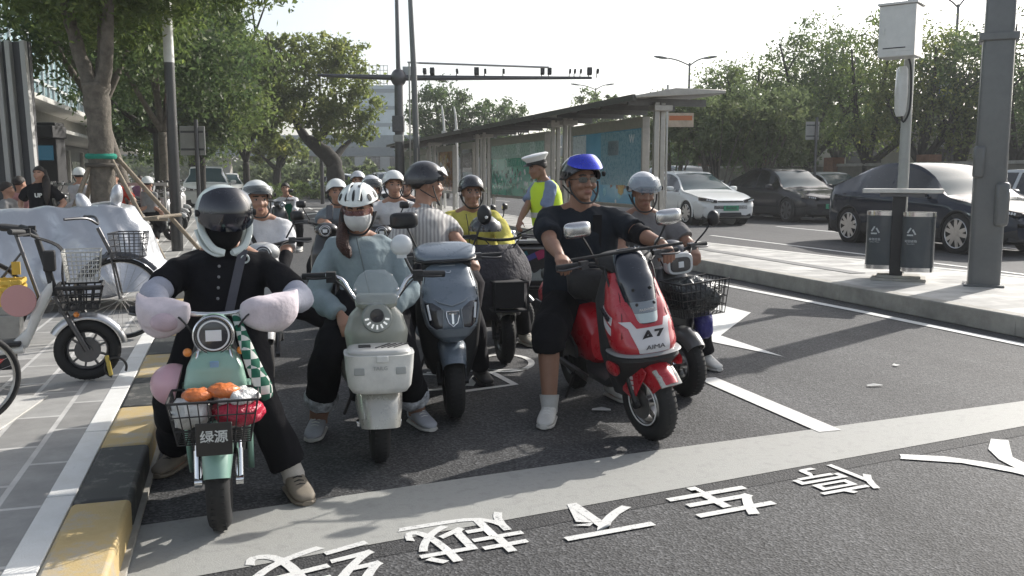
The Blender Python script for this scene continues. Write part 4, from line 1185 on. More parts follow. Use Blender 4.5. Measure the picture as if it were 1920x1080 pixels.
# ---------------------------------------------------------------- 1 mint scooter
MINT = paint('mint paint', (.23, .39, .32), .32)
locA, rzA = G(415, 990), R_(15.5)
def mint_scooter():
    t = thing('scooter', 'mint green retro electric scooter with a loaded wire basket and pink hand muffs', 'scooter', locA, rzA)
    R = .205
    wheel(t, 'front_wheel', 0, R, .095, 'alloy', DSTEEL)
    fender(t, R, .062, MINT, 20, 150, side=.085)
    fork(t, R, .47, CHR, .082)
    rear_half(t, 1.22, MINT, sz=.74)
    C = Cowl([(.30, .12, .105, .07), (.42, .11, .125, .075), (.52, .10, .13, .07), (.66, .11, .11, .06), (.80, .12, .075, .05)], 3.2)
    C.build('leg_shield', mat('dark shield', (.02, .022, .022), .5), t)
    for s in (-1, 1):
        b = B(); b.loft([ring((s * .125, y, z), .014, dd, 3, 14) for z, y, dd in ((.16, .30, .02), (.25, .24, .06), (.38, .16, .07), (.52, .12, .055), (.60, .11, .03))]); b.build('side_panel', MINT, t, ang=60)
    D = Cowl([(.585, .02, .126, .055), (.62, .02, .123, .06), (.68, .03, .112, .062), (.73, .045, .09, .055), (.755, .06, .062, .04)], 3.4)
    sh = D.build('front_shield', MINT, t)
    b = B(); b.box((0, D.y(0, .70) - .002, .70), (.035, .006, .03)); b.build('badge', mat('badge blue', (.2, .35, .5), .3), sh, bevel=.003)
    lathe_lamp(t, (0, .02, .815), .083, 0, ringm=CHR, d=.1)
    b = B(); b.loft([ring((0, y, .815), q, q, 2, 28, 'xz') for y, q in ((.03, .083), (.09, .08), (.14, .055), (.16, .02))]); b.build('lamp_pod', MINT, t)
    handlebar(t, .90, .17, .34, .02, CHR)
    for s in (-1, 1):
        b = B(); b.tube([(s * .06, .02, .76), (s * .07, .0, .72), (s * .09, .06, .66)], .006, 6, sub=3); b.build('guard_bar', CHR, t)
        b = B(); b.ell((s * .105, .03, .745), (.018, .022, .018)); b.build('indicator', AMB, t)
    # hand muffs
    MF = cloth('muff pink', (.58, .52, .55)); MF2 = cloth('muff lining', (.50, .40, .44))
    for s in (-1, 1):
        b = B(); rg = []; sx_ = .9 if s < 0 else 1.0
        for i, (x, rr, rv, dz, dy) in enumerate(((.10, .035, .035, .01, .12), (.13, .065, .06, .0, .13), (.18, .085, .085, -.012, .15), (.25, .105, .095, -.015, .17), (.31, .10, .088, .0, .20), (.345, .08, .07, .02, .23), (.35, .05, .05, .03, .25))):
            rg.append([p + Vector((0, noise.noise(p * 17 + Vector((s, 3, 0))) * .022, noise.noise(p * 14 + Vector((s, 0, 0))) * .03 + .012 * noise.noise(p * 40))) for p in ring((s * x * sx_, dy, .885 + dz), rr * .85, rv * .9, 2.3, 24, 'yz')])
        b.loft(rg); mf = b.build('hand_muff', MF, t, ang=70, sub=1)
    b = B(); b.ell((-.19, .09, .865), (.06, .035, .04), rz(10)); b.build('muff_pocket', MF2, t)
    # basket and plate
    bk = wire_basket('wire_basket', t, (0, -.13, .60), .335, .27, .24, .19, .17, BLKM, 9, 3, .0028)
    b = B(); b.box((.0, -.255, .455), (.135, .006, .13)); p = b.build('name_plate', mat('plate black', (.03, .028, .026), .4), t, bevel=.004)
    text('lettering', '绿源', .052, mat('plate letters', (.6, .62, .6), .4), p, frontM((0, -.2595, .462)), bold=.015)
    b = B(); b.box((0, .0, .415), (.2, .12, .05)); b.box((0, -.1, .41), (.1, .2, .012)); b.build('basket_bracket', BLKM, t, bevel=.006)
    # green and white checked ribbon
    m = bpy.data.materials.new('checked ribbon'); m.use_nodes = True; n = m.node_tree; ck = n.nodes.new('ShaderNodeTexChecker'); ck.inputs['Scale'].default_value = 28
    ck.inputs['Color1'].default_value = (.55, .56, .52, 1); ck.inputs['Color2'].default_value = (.01, .10, .06, 1)
    tc = n.nodes.new('ShaderNodeTexCoord'); n.links.new(tc.outputs['Object'], ck.inputs['Vector']); n.links.new(ck.outputs[0], n.nodes['Principled BSDF'].inputs['Base Color']); n.nodes['Principled BSDF'].inputs['Roughness'].default_value = .9
    b = B(); b.tube([(.085, .12, .88), (.12, .03, .78), (.155, -.02, .68), (.19, -.04, .60), (.205, -.03, .55)], [.008, .013, .017, .019, .012], 10, sub=4, sq=2.0); b.build('checked_ribbon', m, t)
    return t
mint_scooter()
def blob(name, label, cat, loc, r, m, seed, amp=.2, fr=9, group=None, sub=0):
    b = B(); b.ell((0, 0, 0), r, None, 28, 18)
    b.v = [p * (1 + amp * noise.noise(p * fr + Vector((seed, seed, 0)))) + Vector((0, 0, amp * .3 * noise.noise(p * fr * 2))) * .1 for p in b.v]
    o = b.build(name, m, None, ang=180, loc=loc); tag(o, label, cat, group); return o
BAGW = mat('white film', (.62, .62, .6), .25, bump=.8, bs=60, var=.15, vs=20)
def wa(p): return L2W(locA, rzA, p)
blob('plastic_bag', 'crumpled white plastic bag at the left of the mint scooter basket', 'bag', wa((-.09, -.13, .54)), (.075, .085, .065), BAGW, 1, .35, 30)
blob('plastic_bag', 'crumpled white plastic bag at the right of the mint scooter basket', 'bag', wa((.09, -.12, .585)), (.08, .08, .035), BAGW, 2, .35, 30)
blob('plastic_bag', 'red plastic bag in the right half of the mint scooter basket', 'bag', wa((.09, -.13, .525)), (.098, .105, .05), mat('red film', (.42, .02, .05), .25, bump=.6, bs=50, var=.2, vs=15), 3, .3, 25)
blob('fruit_bag', 'clear bag of orange fruit on top of the mint scooter basket, left one', 'bag', wa((-.065, -.14, .605)), (.058, .05, .028), mat('orange fruit', (.62, .16, .03), .4, bump=.5, bs=40, var=.3, vs=25, coat=.6), 4, .2, 28)
blob('fruit_bag', 'larger bag of orange fruit on top of the mint scooter basket, right one', 'bag', wa((.035, -.13, .615)), (.065, .055, .03), mat('orange fruit'  , (.6, .18, .04)), 5, .2, 28)
b = B(); b.shell((0, 0, 0), (.088, .088, .092), lambda a: 1.75, thick=.012, n=36, m=12); o = b.build('pink_helmet', mat('pink shell', (.55, .33, .38), .35, coat=.5, var=.08), None, loc=wa((-.17, .10, .60)), ang=60); o.rotation_euler = (0, R_(-75), rzA); tag(o, 'pink helmet hanging behind the left side of the mint scooter basket', 'helmet')

# ---------------------------------------------------------------- 2 beige scooter with white box
BEI = paint('beige paint', (.33, .34, .29), .3)
SILV = paint('silver paint', (.42, .41, .37), .22, metal=.3)
locB, rzB = G(712, 864), R_(11)
def beige_scooter():
    t = thing('scooter', 'beige retro electric scooter with a white lidded front box and small clear windscreen', 'scooter', locB, rzB)
    R = .205
    wheel(t, 'front_wheel', 0, R, .10, 'motor', DSTEEL)
    fender(t, R, .118, SILV, 8, 150, side=.12, k=1.18)
    fork(t, R, .52, CHR, .075)
    rear_half(t, 1.15, BEI, sz=.72, hw=.165)
    b = B(); b.ell((0, .55, .42), (.2, .34, .19), None, 28, 18); b.build('side_shell', SILV, t, ang=180)
    C = Cowl([(.40, .13, .11, .06), (.55, .12, .15, .08), (.66, .12, .165, .09), (.74, .13, .14, .08), (.80, .14, .09, .06)], 2.4)
    C.build('leg_shield', BEI, t)
    # front box
    b = B(); b.loft([ring((0, -.13, z), a, bb, 4, 36) for z, a, bb in ((.40, .10, .07), (.41, .135, .10), (.44, .155, .118), (.52, .165, .125), (.595, .17, .13), (.60, .172, .132))]); bx = b.build('front_box', WPLAS, t, ang=50)
    b = B(); b.loft([ring((0, -.13, z), a, bb, 4, 36) for z, a, bb in ((.600, .150, .112), (.612, .155, .116), (.622, .148, .11), (.626, .12, .085))]); lid = b.build('lid', mat('lid grey', (.5, .5, .48), .35, coat=.4), bx, ang=50)
    b = B()
    for k in range(4): b.box((.02 + k * .03, -.13, .6275), (.008, .13, .004), rz(-35))
    b.box((-.07, -.13, .6275), (.06, .06, .004)); b.build('lid_grooves', BLKM, lid)
    b = B(); b.box((0.01, -.262, .585), (.06, .012, .035)); b.build('latch', WPLAS, bx, bevel=.008)
    for s in (-1, 1):
        b = B(); b.box((s * .10, -.252, .525), (.05, .008, .035), rz(s * 9)); b.build('reflector_patch', mat('patch grey', (.36, .37, .36), .4), bx, bevel=.003)
    text('lettering', 'TAILG', .026, mat('patch grey', (.36, .37, .36)), bx, frontM((0.0, -.262, .54)), depth=.001)
    # headlight disc with petal lights
    e = bpy.data.objects.new('headlight', None); COL.objects.link(e); e.parent = t; e.location = (0, .02, .745)
    b = B(); b.loft([ring((0, y, 0), q, q, 2, 36, 'xz') for y, q in ((.12, .05), (.05, .075), (-.005, .078), (-.018, .07), (-.02, .03), (-.02, .001))]); b.build('bezel', mat('bezel grey', (.30, .32, .30), .35, coat=.5), e)
    b = B(); b.loft([ring((0, y, .012), q, q, 2, 28, 'xz') for y, q in ((-.02, .036), (-.03, .032), (-.033, .001))]); b.build('lens', DLENS, e)
    b = B()
    for k in range(7):
        a = R_(-168 + k * 26)
        b.box((math.cos(a) * .052, -.0215, math.sin(a) * .052 + .006), (.022, .005, .009), ry(-math.degrees(a)))
    b.build('petal_lights', mat('petal white', (.8, .8, .78), .3, emit=.35), e)
    # windscreen
    D = Cowl([(.80, .04, .11, .04), (.84, .045, .122, .04), (.90, .06, .12, .04), (.96, .08, .095, .035), (.99, .09, .05, .02)], 2.2)
    D.patch([(.815, -.10, .10), (.85, -.115, .115), (.91, -.112, .112), (.96, -.085, .085), (.985, -.045, .045)], 'windscreen', mat('clear screen', (.45, .5, .5), .06, alpha=.32, coat=1), t, off=0, th=.003, nv=4)
    b = B(); b.loft([ring((0, .07, z), a, .045, 3, 28) for z, a in ((.79, .085), (.80, .105), (.845, .112), (.86, .10))]); cl = b.build('screen_base', BEI, t, ang=50)
    text('lettering', 'TAILG', .02, WPLAS, cl, frontM((0, .024, .825)))
    # cruiser bars
    b = B()
    for s in (-1, 1):
        b.tube([(s * .02, .14, .72), (s * .07, .13, .78), (s * .13, .15, .86), (s * .17, .17, .925), (s * .23, .19, .945), (s * .29, .21, .945)], .0125, 10, sub=4)
    h = b.build('handlebar', CHR, t)
    for s in (-1, 1):
        b = B(); b.tube([(s * .25, .20, .945), (s * .37, .23, .94)], .018, 12); b.build('grip', BLKM, h)
        b = B(); b.box((s * .225, .18, .94), (.05, .055, .055)); b.tube([(s * .22, .15, .94), (s * .30, .15, .935), (s * .35, .18, .935)], .006, 6, sub=3); b.tube([(s * .21, .17, .93), (s * .15, .1, .88), (s * .08, .12, .78)], .005, 6, sub=3); b.build('brake_lever', BLKM, h, bevel=.004)
        for q in (.0, .035):
            b = B(); b.ell((s * .108, .035, .845 + q * 1.2), (.009, .009, .009)); b.build('bolt', CHR, cl)
    b = B(); b.tube([(.20, .18, .95), (.165, .17, 1.02), (.155, .17, 1.05)], .008, 8, sub=3); st = b.build('mirror_stalk', DSTEEL, t)
    b = B(); b.ell((.14, .17, 1.10), (.058, .05, .058), None, 24, 16); b.box((.14, .17, 1.045), (.05, .05, .02)); b.build('mirror_ball', mat('mirror white', (.62, .65, .66), .3, coat=.6), t, ang=60)
    for s in (-1, 1):
        b = B(); b.tube([(s * .075, .0, .205), (s * .10, -.01, .2)], .012, 8); b.box((s * .105, 0, .205), (.02, .05, .03)); b.build('axle_nut', CHR, t, bevel=.004)
    return t
beige_scooter()

# ---------------------------------------------------------------- 3 blue grey scooter
BGR = paint('blue grey paint', (.15, .185, .225), .26)
BGR2 = paint('light grey trim', (.22, .25, .28), .3)
locC, rzC = G(853, 782), R_(9)
LEANC = R_(-2.5)
def bluegrey_scooter():
    t = thing('scooter', 'large blue grey scooter with a silver shield emblem between angular headlights', 'scooter', locC, rzC); t.rotation_euler.y = LEANC
    R = .225
    wheel(t, 'front_wheel', 0, R, .115, 'alloy', BLK)
    fender(t, R, .085, BGR, 35, 140, side=.06)
    fork(t, R, .52, BLK, .08)
    rear_half(t, 1.33, BGR, sz=.80, R=.22, hw=.19, tw=.11)
    C = Cowl([(.50, -.10, .07, .07), (.54, -.11, .115, .10), (.60, -.10, .155, .13), (.70, -.07, .175, .14), (.80, -.01, .17, .12), (.90, .05, .145, .09), (.94, .07, .125, .07)], 3.0)
    C.build('front_cowl', BGR, t)
    b = B(); b.loft([ring((0, .1, z), a, bb, 3, 28) for z, a, bb in ((.26, .12, .06), (.40, .17, .09), (.6, .20, .09), (.8, .19, .08), (.93, .14, .06))]); b.build('leg_shield', BLKM, t, ang=50)
    C.patch([(.535, -.09, .09), (.565, -.125, .125), (.585, -.14, .14)], 'lower_lip', BGR2, t, off=.012, th=.02, nv=4)
    for s in (-1, 1):
        x0, x1 = s * .055, s * .148
        C.patch([(.585, min(s * .06, s * .10), max(s * .06, s * .10)), (.62, min(x0, s * .14), max(x0, s * .14)), (.70, min(x0, s * .155), max(x0, s * .155)), (.735, min(s * .11, s * .158), max(s * .11, s * .158))], 'headlight', DLENS, t, off=.006, th=.008, nv=4)
        for k, (za, zb, xa, xb) in enumerate(((.70, .735, .055, .158), (.59, .70, .155, .16), (.585, .60, .06, .14))):
            pass
        b = B(); pl = [(s * .05, .695), (s * .158, .748), (s * .157, .70), (s * .138, .61), (s * .10, .58), (s * .058, .59), (s * .05, .695)]
        b.tube([(x, C.y(x, z) - .009, z) for x, z in pl], .0045, 6); b.build('lamp_trim', BGR2, t)
        b = B(); pl = [(s * .14, .725), (s * .128, .64)]; b.tube([(x, C.y(x, z) - .014, z) for x, z in pl], .007, 6); b.build('running_light', mat('lamp white', (.75, .77, .78), .3), t)
    for s in (-1, 1):
        b = B(); b.tube([(s * x, C.y(s * x, z) - .001, z) for x, z in ((.16, .76), (.145, .84), (.125, .92))], .0022, 5); b.build('panel_gap', DARK_GAP, t)
    # emblem
    b = B(); pl = [(-.036, .685), (.036, .685), (.036, .655), (.025, .62), (0, .60), (-.025, .62), (-.036, .655), (-.036, .685)]
    b.tube([(x, C.y(x, z) - .008, z) for x, z in pl], .0045, 6); b.box((0, C.y(0, .68) - .008, .672), (.045, .006, .011)); b.box((0, C.y(0, .65) - .008, .642), (.012, .006, .06), rx(-9)); b.build('shield_emblem', CHR, t)
    b = B(); pl = [(-.165, .79), (-.07, .735), (0, .715), (.07, .735), (.165, .79)]; b.tube([(x, C.y(x, z) - .006, z) for x, z in pl], .005, 6); b.build('cowl_crease', BGR2, t)
    b = B(); b.tube([(-.015, C.y(0, .90) - .004, .905), (-.01, C.y(0, .89) - .004, .893), (.01, C.y(0, .89) - .004, .893), (.015, C.y(0, .90) - .004, .905)], .002, 5); b.build('small_badge', CHR, t)
    # head fairing
    b = B(); b.loft([ring((0, y, z), a, h, 3, 32, 'xz') for y, z, a, h in ((-.02, .965, .06, .012), (-.01, .968, .13, .022), (.04, .985, .175, .032), (.12, 1.01, .19, .045), (.2, 1.02, .16, .04), (.25, 1.02, .1, .02))]); hf = b.build('handlebar_fairing', BGR, t, ang=50)
    b = B(); b.loft([ring((0, y, z), a, h, 3, 28, 'xz') for y, z, a, h in ((-.035, .955, .05, .006), (-.02, .957, .135, .012), (.03, .962, .18, .016), (.1, .97, .19, .02))]); b.build('fairing_lip', BLK, hf, ang=50)
    b = B(); b.box((0, .0, .925), (.1, .02, .022)); b.build('plate_light', BGR2, t, bevel=.004)
    b = B(); b.box((0, .06, .93), (.3, .1, .05)); b.build('neck', BLKM, t, bevel=.02)
    handlebar(t, .955, .18, .36, .0, BLKM, .13)
    mirror(t, (-.15, .14, .99), (-.235, .13, 1.205), .085, .05, BLK, 'rect')
    mirror(t, (.16, .14, .99), (.255, .13, 1.215), .045, .062, BLK, 'round')
    b = B(); b.ell((.262, .09, 1.20), (.01, .006, .01)); b.build('mirror_badge', WPLAS, t)
    return t
bluegrey_scooter()

# ---------------------------------------------------------------- 4 red scooter
REDP = paint('red paint', (.42, .012, .022), .25)
locD, rzD = G(1224, 824), R_(15)
NAVY = mat('tinted screen', (.008, .012, .022), .06, coat=1)
def red_scooter():
    t = thing('scooter', 'red and black sport scooter with a tall dark windscreen and white A7 nose plate', 'scooter', locD, rzD); t.rotation_euler.y = R_(-7)
    R = .222
    wheel(t, 'front_wheel', 0, R, .10, 'alloy', metal('grey alloy', (.3, .3, .3), .35))
    b = B(); b.torus((-.048, 0, R), R - .098, .004, 'x', 44, 6); b.build('rim_stripe', WHITE, t)
    b = B(); b.disc((-.06, 0, R), .085, .004, 'x', 28); b.build('brake_disc', STEEL, t)
    fender(t, R, .072, REDP, 32, 150, side=.10, k=1.13)
    b = B()
    for s in (-1, 1): b.prism([(.02, R + .02), (.12, R + .06), (.10, R + .20), (-.06, R + .24), (-.12, R + .2)], s * .078, s * .088, 'x')
    b.build('fender_side', REDP, t, bevel=.006)
    b = B(); b.loft([ring((0, -(R * 1.16) * math.cos(a), R + (R * 1.16) * math.sin(a)), .068, .01, 4, 16, 'xz', rx(math.degrees(-a) + 90)) for a in [R_(q) for q in (30, 42, 54)]]); b.build('fender_tip', SILV, t)
    WD = mat('decal white', (.62, .6, .6), .4)
    b = B(); 
    for k in range(3): b.box((-.0895, .02, R + .095 + k * .028), (.002, .028, .02))
    b.build('fender_decal', WD, t)
    fork(t, R, .52, BLK, .085)
    rear_half(t, 1.3, REDP, sz=.79, R=.215, hw=.185, floor=.28, tw=.11)
    C = Cowl([(.455, .01, .09, .12), (.50, -.0, .15, .16), (.56, .01, .18, .175), (.64, .04, .185, .165), (.74, .07, .175, .145), (.86, .10, .15, .11), (.95, .13, .12, .08)], 2.3)
    cw = C.build('front_cowl', REDP, t)
    b = B(); b.loft([ring((0, yc, z), a, bb, 2.8, 32) for z, yc, a, bb in ((.24, .18, .10, .08), (.36, .14, .15, .12), (.44, .06, .165, .16), (.49, .03, .185, .195), (.51, .03, .18, .19))]); b.build('lower_cowl', BLKM, t, ang=50)
    b = B(); b.loft([ring((0, yc, z), a, bb, 2.6, 32) for z, yc, a, bb in ((.512, .02, .165, .19), (.522, .015, .193, .21), (.532, .02, .185, .2))]); b.build('trim_line', mat('trim grey', (.25, .25, .25), .35), t, ang=50)
    for s in (-1, 1):
        b = B(); b.loft([ring((s * .17, y, z), a, h, 2.5, 16, 'yz') for y, z, a, h in ((-.0, .44, .05, .03),)] + [ring((s * .19, .02, .44), .09, .038, 2.5, 16, 'yz'), ring((s * .197, .02, .44), .06, .02, 2.5, 16, 'yz')]); b.build('side_lamp', REDP, t, ang=60)
    b = B(); b.loft([ring((0, .16, z), a, bb, 3, 28) for z, a, bb in ((.26, .13, .07), (.5, .19, .08), (.8, .19, .07), (.95, .13, .06))]); b.build('leg_shield', BLKM, t, ang=50)
    for s in (-1, 1):
        b = B(); b.tube([(s * x, C.y(s * x, z) - .001, z) for x, z in ((.165, .54), (.15, .62), (.128, .72), (.112, .82), (.10, .92))], .0022, 5); b.build('panel_gap', DARK_GAP, cw)
    # nose plate
    C.patch([(.535, -.085, .085), (.60, -.10, .10), (.665, -.115, .115), (.70, -.15, .15)], 'nose_plate', WD, cw, off=.004, th=.004)
    C.patch([(.665, -.075, .075), (.71, -.10, .10), (.80, -.12, .12)], 'red_insert', REDP, cw, off=.0065, th=.004)
    tl = 38
    def on(x, z, o=.009): return (x, C.y(x, z) - o, z)
    text('lettering', 'A7', .083, mat('decal black', (.02, .02, .025), .4), cw, frontM(on(.0, .622), -13), bold=.03, sx=1.25)
    text('lettering', 'AIMA', .037, mat('decal black', (.02, .02, .025), .4), cw, frontM(on(.0, .566), -16), bold=.0, sx=1.25)
    # side decals
    for s in (-1, 1):
        for k, (y0, y1, z0) in enumerate(((.0, .14, .68), (.0, .14, .625))):
            b = B(); rows = []
            for i in range(7):
                f = i / 6; yy = y0 + (y1 - y0) * f; z = z0 + .07 * f
                yc, a, bb = C.at(z)
                def xs(zz):
                    yc, a, bb = C.at(zz); q = min(abs((yy - yc) / bb), .98); return a * (1 - q ** 2.3) ** (1 / 2.3) + .004
                rows.append([Vector((s * xs(z), yy, z)), Vector((s * xs(z + .04), yy, z + .04)), Vector((s * (xs(z + .04) - .003), yy, z + .04)), Vector((s * (xs(z) - .003), yy, z))])
            b.loft(rows); b.build('side_decal', WD, cw)
    M = Matrix.Translation((-.188, .045, .735)) @ Matrix.Rotation(R_(-90), 4, 'Z') @ Matrix.Rotation(R_(90), 4, 'X') @ Matrix.Rotation(R_(-27), 4, 'Z')
    text('lettering', 'SPORT', .036, mat('decal black', (.02, .02, .025), .4), cw, M, bold=.03, depth=.006)
    # windscreen
    D = Cowl([(.68, .04, .085, .14), (.78, .065, .105, .135), (.90, .10, .12, .12), (1.0, .14, .112, .09), (1.07, .175, .08, .05)], 2.3)
    ws = D.patch([(.685, -.06, .06), (.78, -.09, .09), (.90, -.105, .105), (1.0, -.098, .098), (1.05, -.08, .08), (1.07, -.05, .05)], 'windscreen', NAVY, t, off=.02, th=.012, nv=5)
    D.patch([(.69, -.056, .056), (.74, -.066, .066)], 'screen_plate', mat('plate pale', (.45, .52, .53), .3), ws, off=.025, th=.004, nv=3)
    D.patch([(.742, -.067, .067), (.80, -.078, .078)], 'screen_plate', mat('plate grey', (.22, .25, .28), .35), ws, off=.025, th=.004, nv=3)
    text('lettering', 'FASHION', .022, WD, ws, frontM((0, D.y(0, .757) - .027, .757), -22), bold=.01)
    for s in (-1, 1):
        for z in (.787, .865):
            b = B(); b.ell((s * .05, D.y(s * .05, z) - .027, z), (.009, .006, .009)); b.build('screw', BLK, ws)
    for s in (-1, 1):
        b = B(); b.tube([(s * .118, .09, .72), (s * .128, .06, .82), (s * .14, .10, .95), (s * .12, .14, 1.03)], .006, 6, sub=3); b.build('screen_frame', BLK, t)
    b = B(); b.loft([ring((0, y, z), a, h, 3, 28, 'xz') for y, z, a, h in ((.08, .97, .1, .03), (.14, 1.0, .16, .05), (.22, 1.01, .15, .05), (.27, 1.0, .08, .03))]); b.build('dash', BLKM, t, ang=50)
    b = B(); b.tube([(-.33, .10, 1.055), (0, .085, 1.06), (.33, .10, 1.055)], .009, 8); b.build('accessory_bar', BLKM, t)
    handlebar(t, 1.00, .20, .37, .01, BLKM, .13)
    mirror(t, (-.17, .17, 1.03), (-.27, .12, 1.21), .078, .045, metal('mirror shell', (.55, .55, .55), .25), 'rect')
    mirror(t, (.17, .17, 1.03), (.27, .12, 1.21), .078, .045, metal('mirror shell', (.55, .55, .55), .25), 'rect')
    b = B()
    for s in (-1, 1): b.loft([ring((s * .19, y, z), .012, h, 3, 14, 'xz') for y, z, h in ((.62, .42, .04), (.8, .47, .1), (1.1, .55, .09), (1.4, .62, .03))])
    b.build('side_cover', BLK, t, ang=60)
    for s in (-1, 1):
        b = B(); b.box((s * .205, 1.1, .50), (.004, .16, .045), rx(14)); b.build('rear_decal', WD, t)
    for ch in t.children:
        if ch.name.split('.')[0] in ('front_wheel', 'front_fender', 'front_fork', 'fender_side', 'fender_tip', 'fender_decal', 'rim_stripe', 'brake_disc'): ch.rotation_euler.z = R_(13)
    return t
red_scooter()

# ---------------------------------------------------------------- 5 black scooter with bag-filled basket
locE, rzE = G(1286, 742), R_(22)
def black_scooter():
    t = thing('scooter', 'black electric scooter with a square headlight and a basket filled by a black bag', 'scooter', locE, rzE); t.rotation_euler.y = R_(-5)
    R = .215
    wheel(t, 'front_wheel', 0, R, .115, 'alloy', metal('grey alloy', (.3, .3, .3), .35))
    fender(t, R, .07, paint('gunmetal', (.12, .12, .12), .3), 40, 150, side=.05)
    fork(t, R, .52, CHR, .08)
    rear_half(t, 1.2, paint('gloss black', (.015, .015, .016)), sz=.75)
    C = Cowl([(.30, .12, .11, .07), (.5, .11, .15, .08), (.75, .12, .14, .07), (.86, .13, .1, .05)], 2.8); C.build('leg_shield', paint('gloss black', (.015, .015, .016)), t)
    b = B(); b.loft([ring((0, y, .895), a, h, 3.5, 32, 'xz') for y, a, h in ((.12, .06, .05), (.03, .095, .07), (-.01, .1, .072), (-.02, .093, .066))]); lp = b.build('headlight', mat('lamp shell', (.6, .62, .62), .3, coat=.6), t, ang=50)
    b = B(); b.loft([ring((0, y, .89), a, h, 3.5, 32, 'xz') for y, a, h in ((-.018, .078, .05), (-.026, .073, .046))]); b.build('lens', DLENS, lp)
    b = B(); b.box((0, -.028, .89), (.04, .006, .04)); b.build('light_square', mat('lamp white', (.75, .77, .78)), lp, bevel=.006)
    b = B(); b.ell((0, .10, .985), (.1, .07, .06), None, 24, 14); b.build('dash_hood', mat('dark blue vinyl', (.025, .03, .05), .4), t)
    handlebar(t, .97, .16, .36, .03, BLKM, .12)
    mirror(t, (.24, .17, .99), (.36, .12, 1.15), .045, .055, BLK, 'round')
    wire_basket('wire_basket', t, (0.02, -.14, .80), .36, .30, .26, .2, .22, BLKM, 10, 4, .003)
    b = B(); b.box((0, .0, .62), (.12, .14, .04)); b.build('basket_bracket', BLKM, t)
    return t
black_scooter()
def we(p): return L2W(locE, rzE, Matrix.Rotation(R_(-5), 3, 'Y') @ Vector(p))
blob('bin_liner_bag', 'shiny black plastic bag filling the basket of the black scooter', 'bag', we((.02, -.14, .71)), (.17, .12, .105), mat('black film', (.03, .035, .038), .18, bump=1.0, bs=35), 8, .3, 16)
blob('hanging_bag', 'dark blue bag hanging below the right side of the black scooter basket', 'bag', we((.17, .0, .47)), (.065, .05, .11), mat('blue film', (.02, .02, .16), .35, bump=.8, bs=25, var=.3, vs=10), 9, .35, 12)

# ---------------------------------------------------------------- 6 scooter of the rider in yellow
locF, rzF = G(946, 681), R_(13)
def apron_scooter():
    t = thing('scooter', 'black scooter with a quilted dark wind apron, ridden by the man in yellow', 'scooter', locF, rzF)
    R = .215
    wheel(t, 'front_wheel', 0, R, .11, 'motor', DSTEEL)
    fender(t, R, .075, SILV, 50, 150, side=.05)
    fork(t, R, .55, BLK, .08)
    rear_half(t, 1.2, BLK, sz=.75)
    C = Cowl([(.35, .12, .11, .07), (.6, .11, .15, .08), (.85, .14, .12, .06)], 2.8); C.build('leg_shield', BLKM, t)
    b = B()
    for a, c in (((-.12, -.2, .66), (.14, -.2, .66)), ((-.12, -.2, .44), (.14, -.2, .44))):
        b.tube([a, c], .008, 6)
    for x in (-.12, .14): b.tube([(x, -.2, .66), (x, -.2, .44)], .008, 6); b.tube([(x, -.2, .66), (x, .06, .66)], .008, 6); b.tube([(x, -.2, .44), (x, .06, .44)], .008, 6)
    b.box((0, -.07, .44), (.26, .26, .01)); b.box((0, -.1, .565), (.22, .2, .2)); b.build('front_rack', BLKM, t)
    handlebar(t, .98, .18, .34, .02, BLKM, .12)
    mirror(t, (.15, .17, 1.0), (.40, .1, 1.12), .04, .05, BLK, 'round')
    AP = mat('quilted apron', (.055, .052, .06), .85, var=.2, vs=14, bump=.6, bs=28)
    b = B(); rows = []
    for i in range(17):
        f = i / 16; row = []
        for j in range(25):
            u = -1 + 2 * j / 24
            z = .93 - f * .58; w_ = .22 + .12 * math.sin(min(f * 2.2, 1) * math.pi / 2) - .16 * max(0, f - .45)
            y = -.02 + .22 * u * u - .05 * math.sin(f * math.pi) + .018 * noise.noise(Vector((u * 4, f * 5, 1)))
            row.append(Vector((-.08 + u * w_, y, z + .02 * noise.noise(Vector((u * 3, f * 3, 5))))))
        rows.append(row + [p + Vector((0, .02, 0)) for p in row[::-1]])
    b.loft(rows); b.build('wind_apron', AP, t, ang=80)
    return t
apron_scooter()
o = B(); o.shell((0, 0, 0), (.125, .15, .12), lambda a: 1.62, thick=.012); o.shell((0, 0, 0), (.135, .16, .13), lambda a: 1.5, th0=1.0, az=(-1.2, 1.2), n=24, thick=.004)
o = o.build('spare_helmet', mat('helmet black', (.015, .015, .018), .25, coat=.8), None, loc=L2W(locF, rzF, (-.13, .12, 1.04)), ang=60); o.rotation_euler.z = R_(20)
tag(o, 'spare black helmet resting on the handlebar of the scooter with the quilted apron', 'helmet')

# ---------------------------------------------------------------- generic scooters for the riders behind and the parked rows
def plain_scooter(label, body, loc, rzv, group=None):
    t = thing('scooter', label, 'scooter', loc, rzv, group)
    R = .21
    wheel(t, 'front_wheel', 0, R, .10, 'alloy', DSTEEL)
    fender(t, R, .07, body, 35, 150, side=.05)
    fork(t, R, .52, DSTEEL, .08)
    rear_half(t, 1.2, body, sz=.75)
    C = Cowl([(.28, .14, .11, .06), (.5, .08, .16, .09), (.7, .08, .16, .1), (.88, .13, .11, .07)], 2.8); C.build('leg_shield', body, t)
    b = B(); b.ell((0, .06, .93), (.12, .09, .07), None, 24, 14); b.build('head_pod', body, t)
    lathe_lamp(t, (0, -.02, .92), .06)
    handlebar(t, 1.0, .16, .35, .03, BLKM, .12)
    mirror(t, (-.17, .15, 1.02), (-.25, .12, 1.18), .05, .035, BLK); mirror(t, (.17, .15, 1.02), (.25, .12, 1.18), .05, .035, BLK)
    return t
LGR = paint('light grey paint', (.45, .45, .44)); GBL = paint('gloss black', (.015, .015, .016))
sB = plain_scooter('pale grey scooter mostly hidden behind the mint scooter rider', LGR, P(497, 600, 6.3).to_2d().to_3d(), TH)
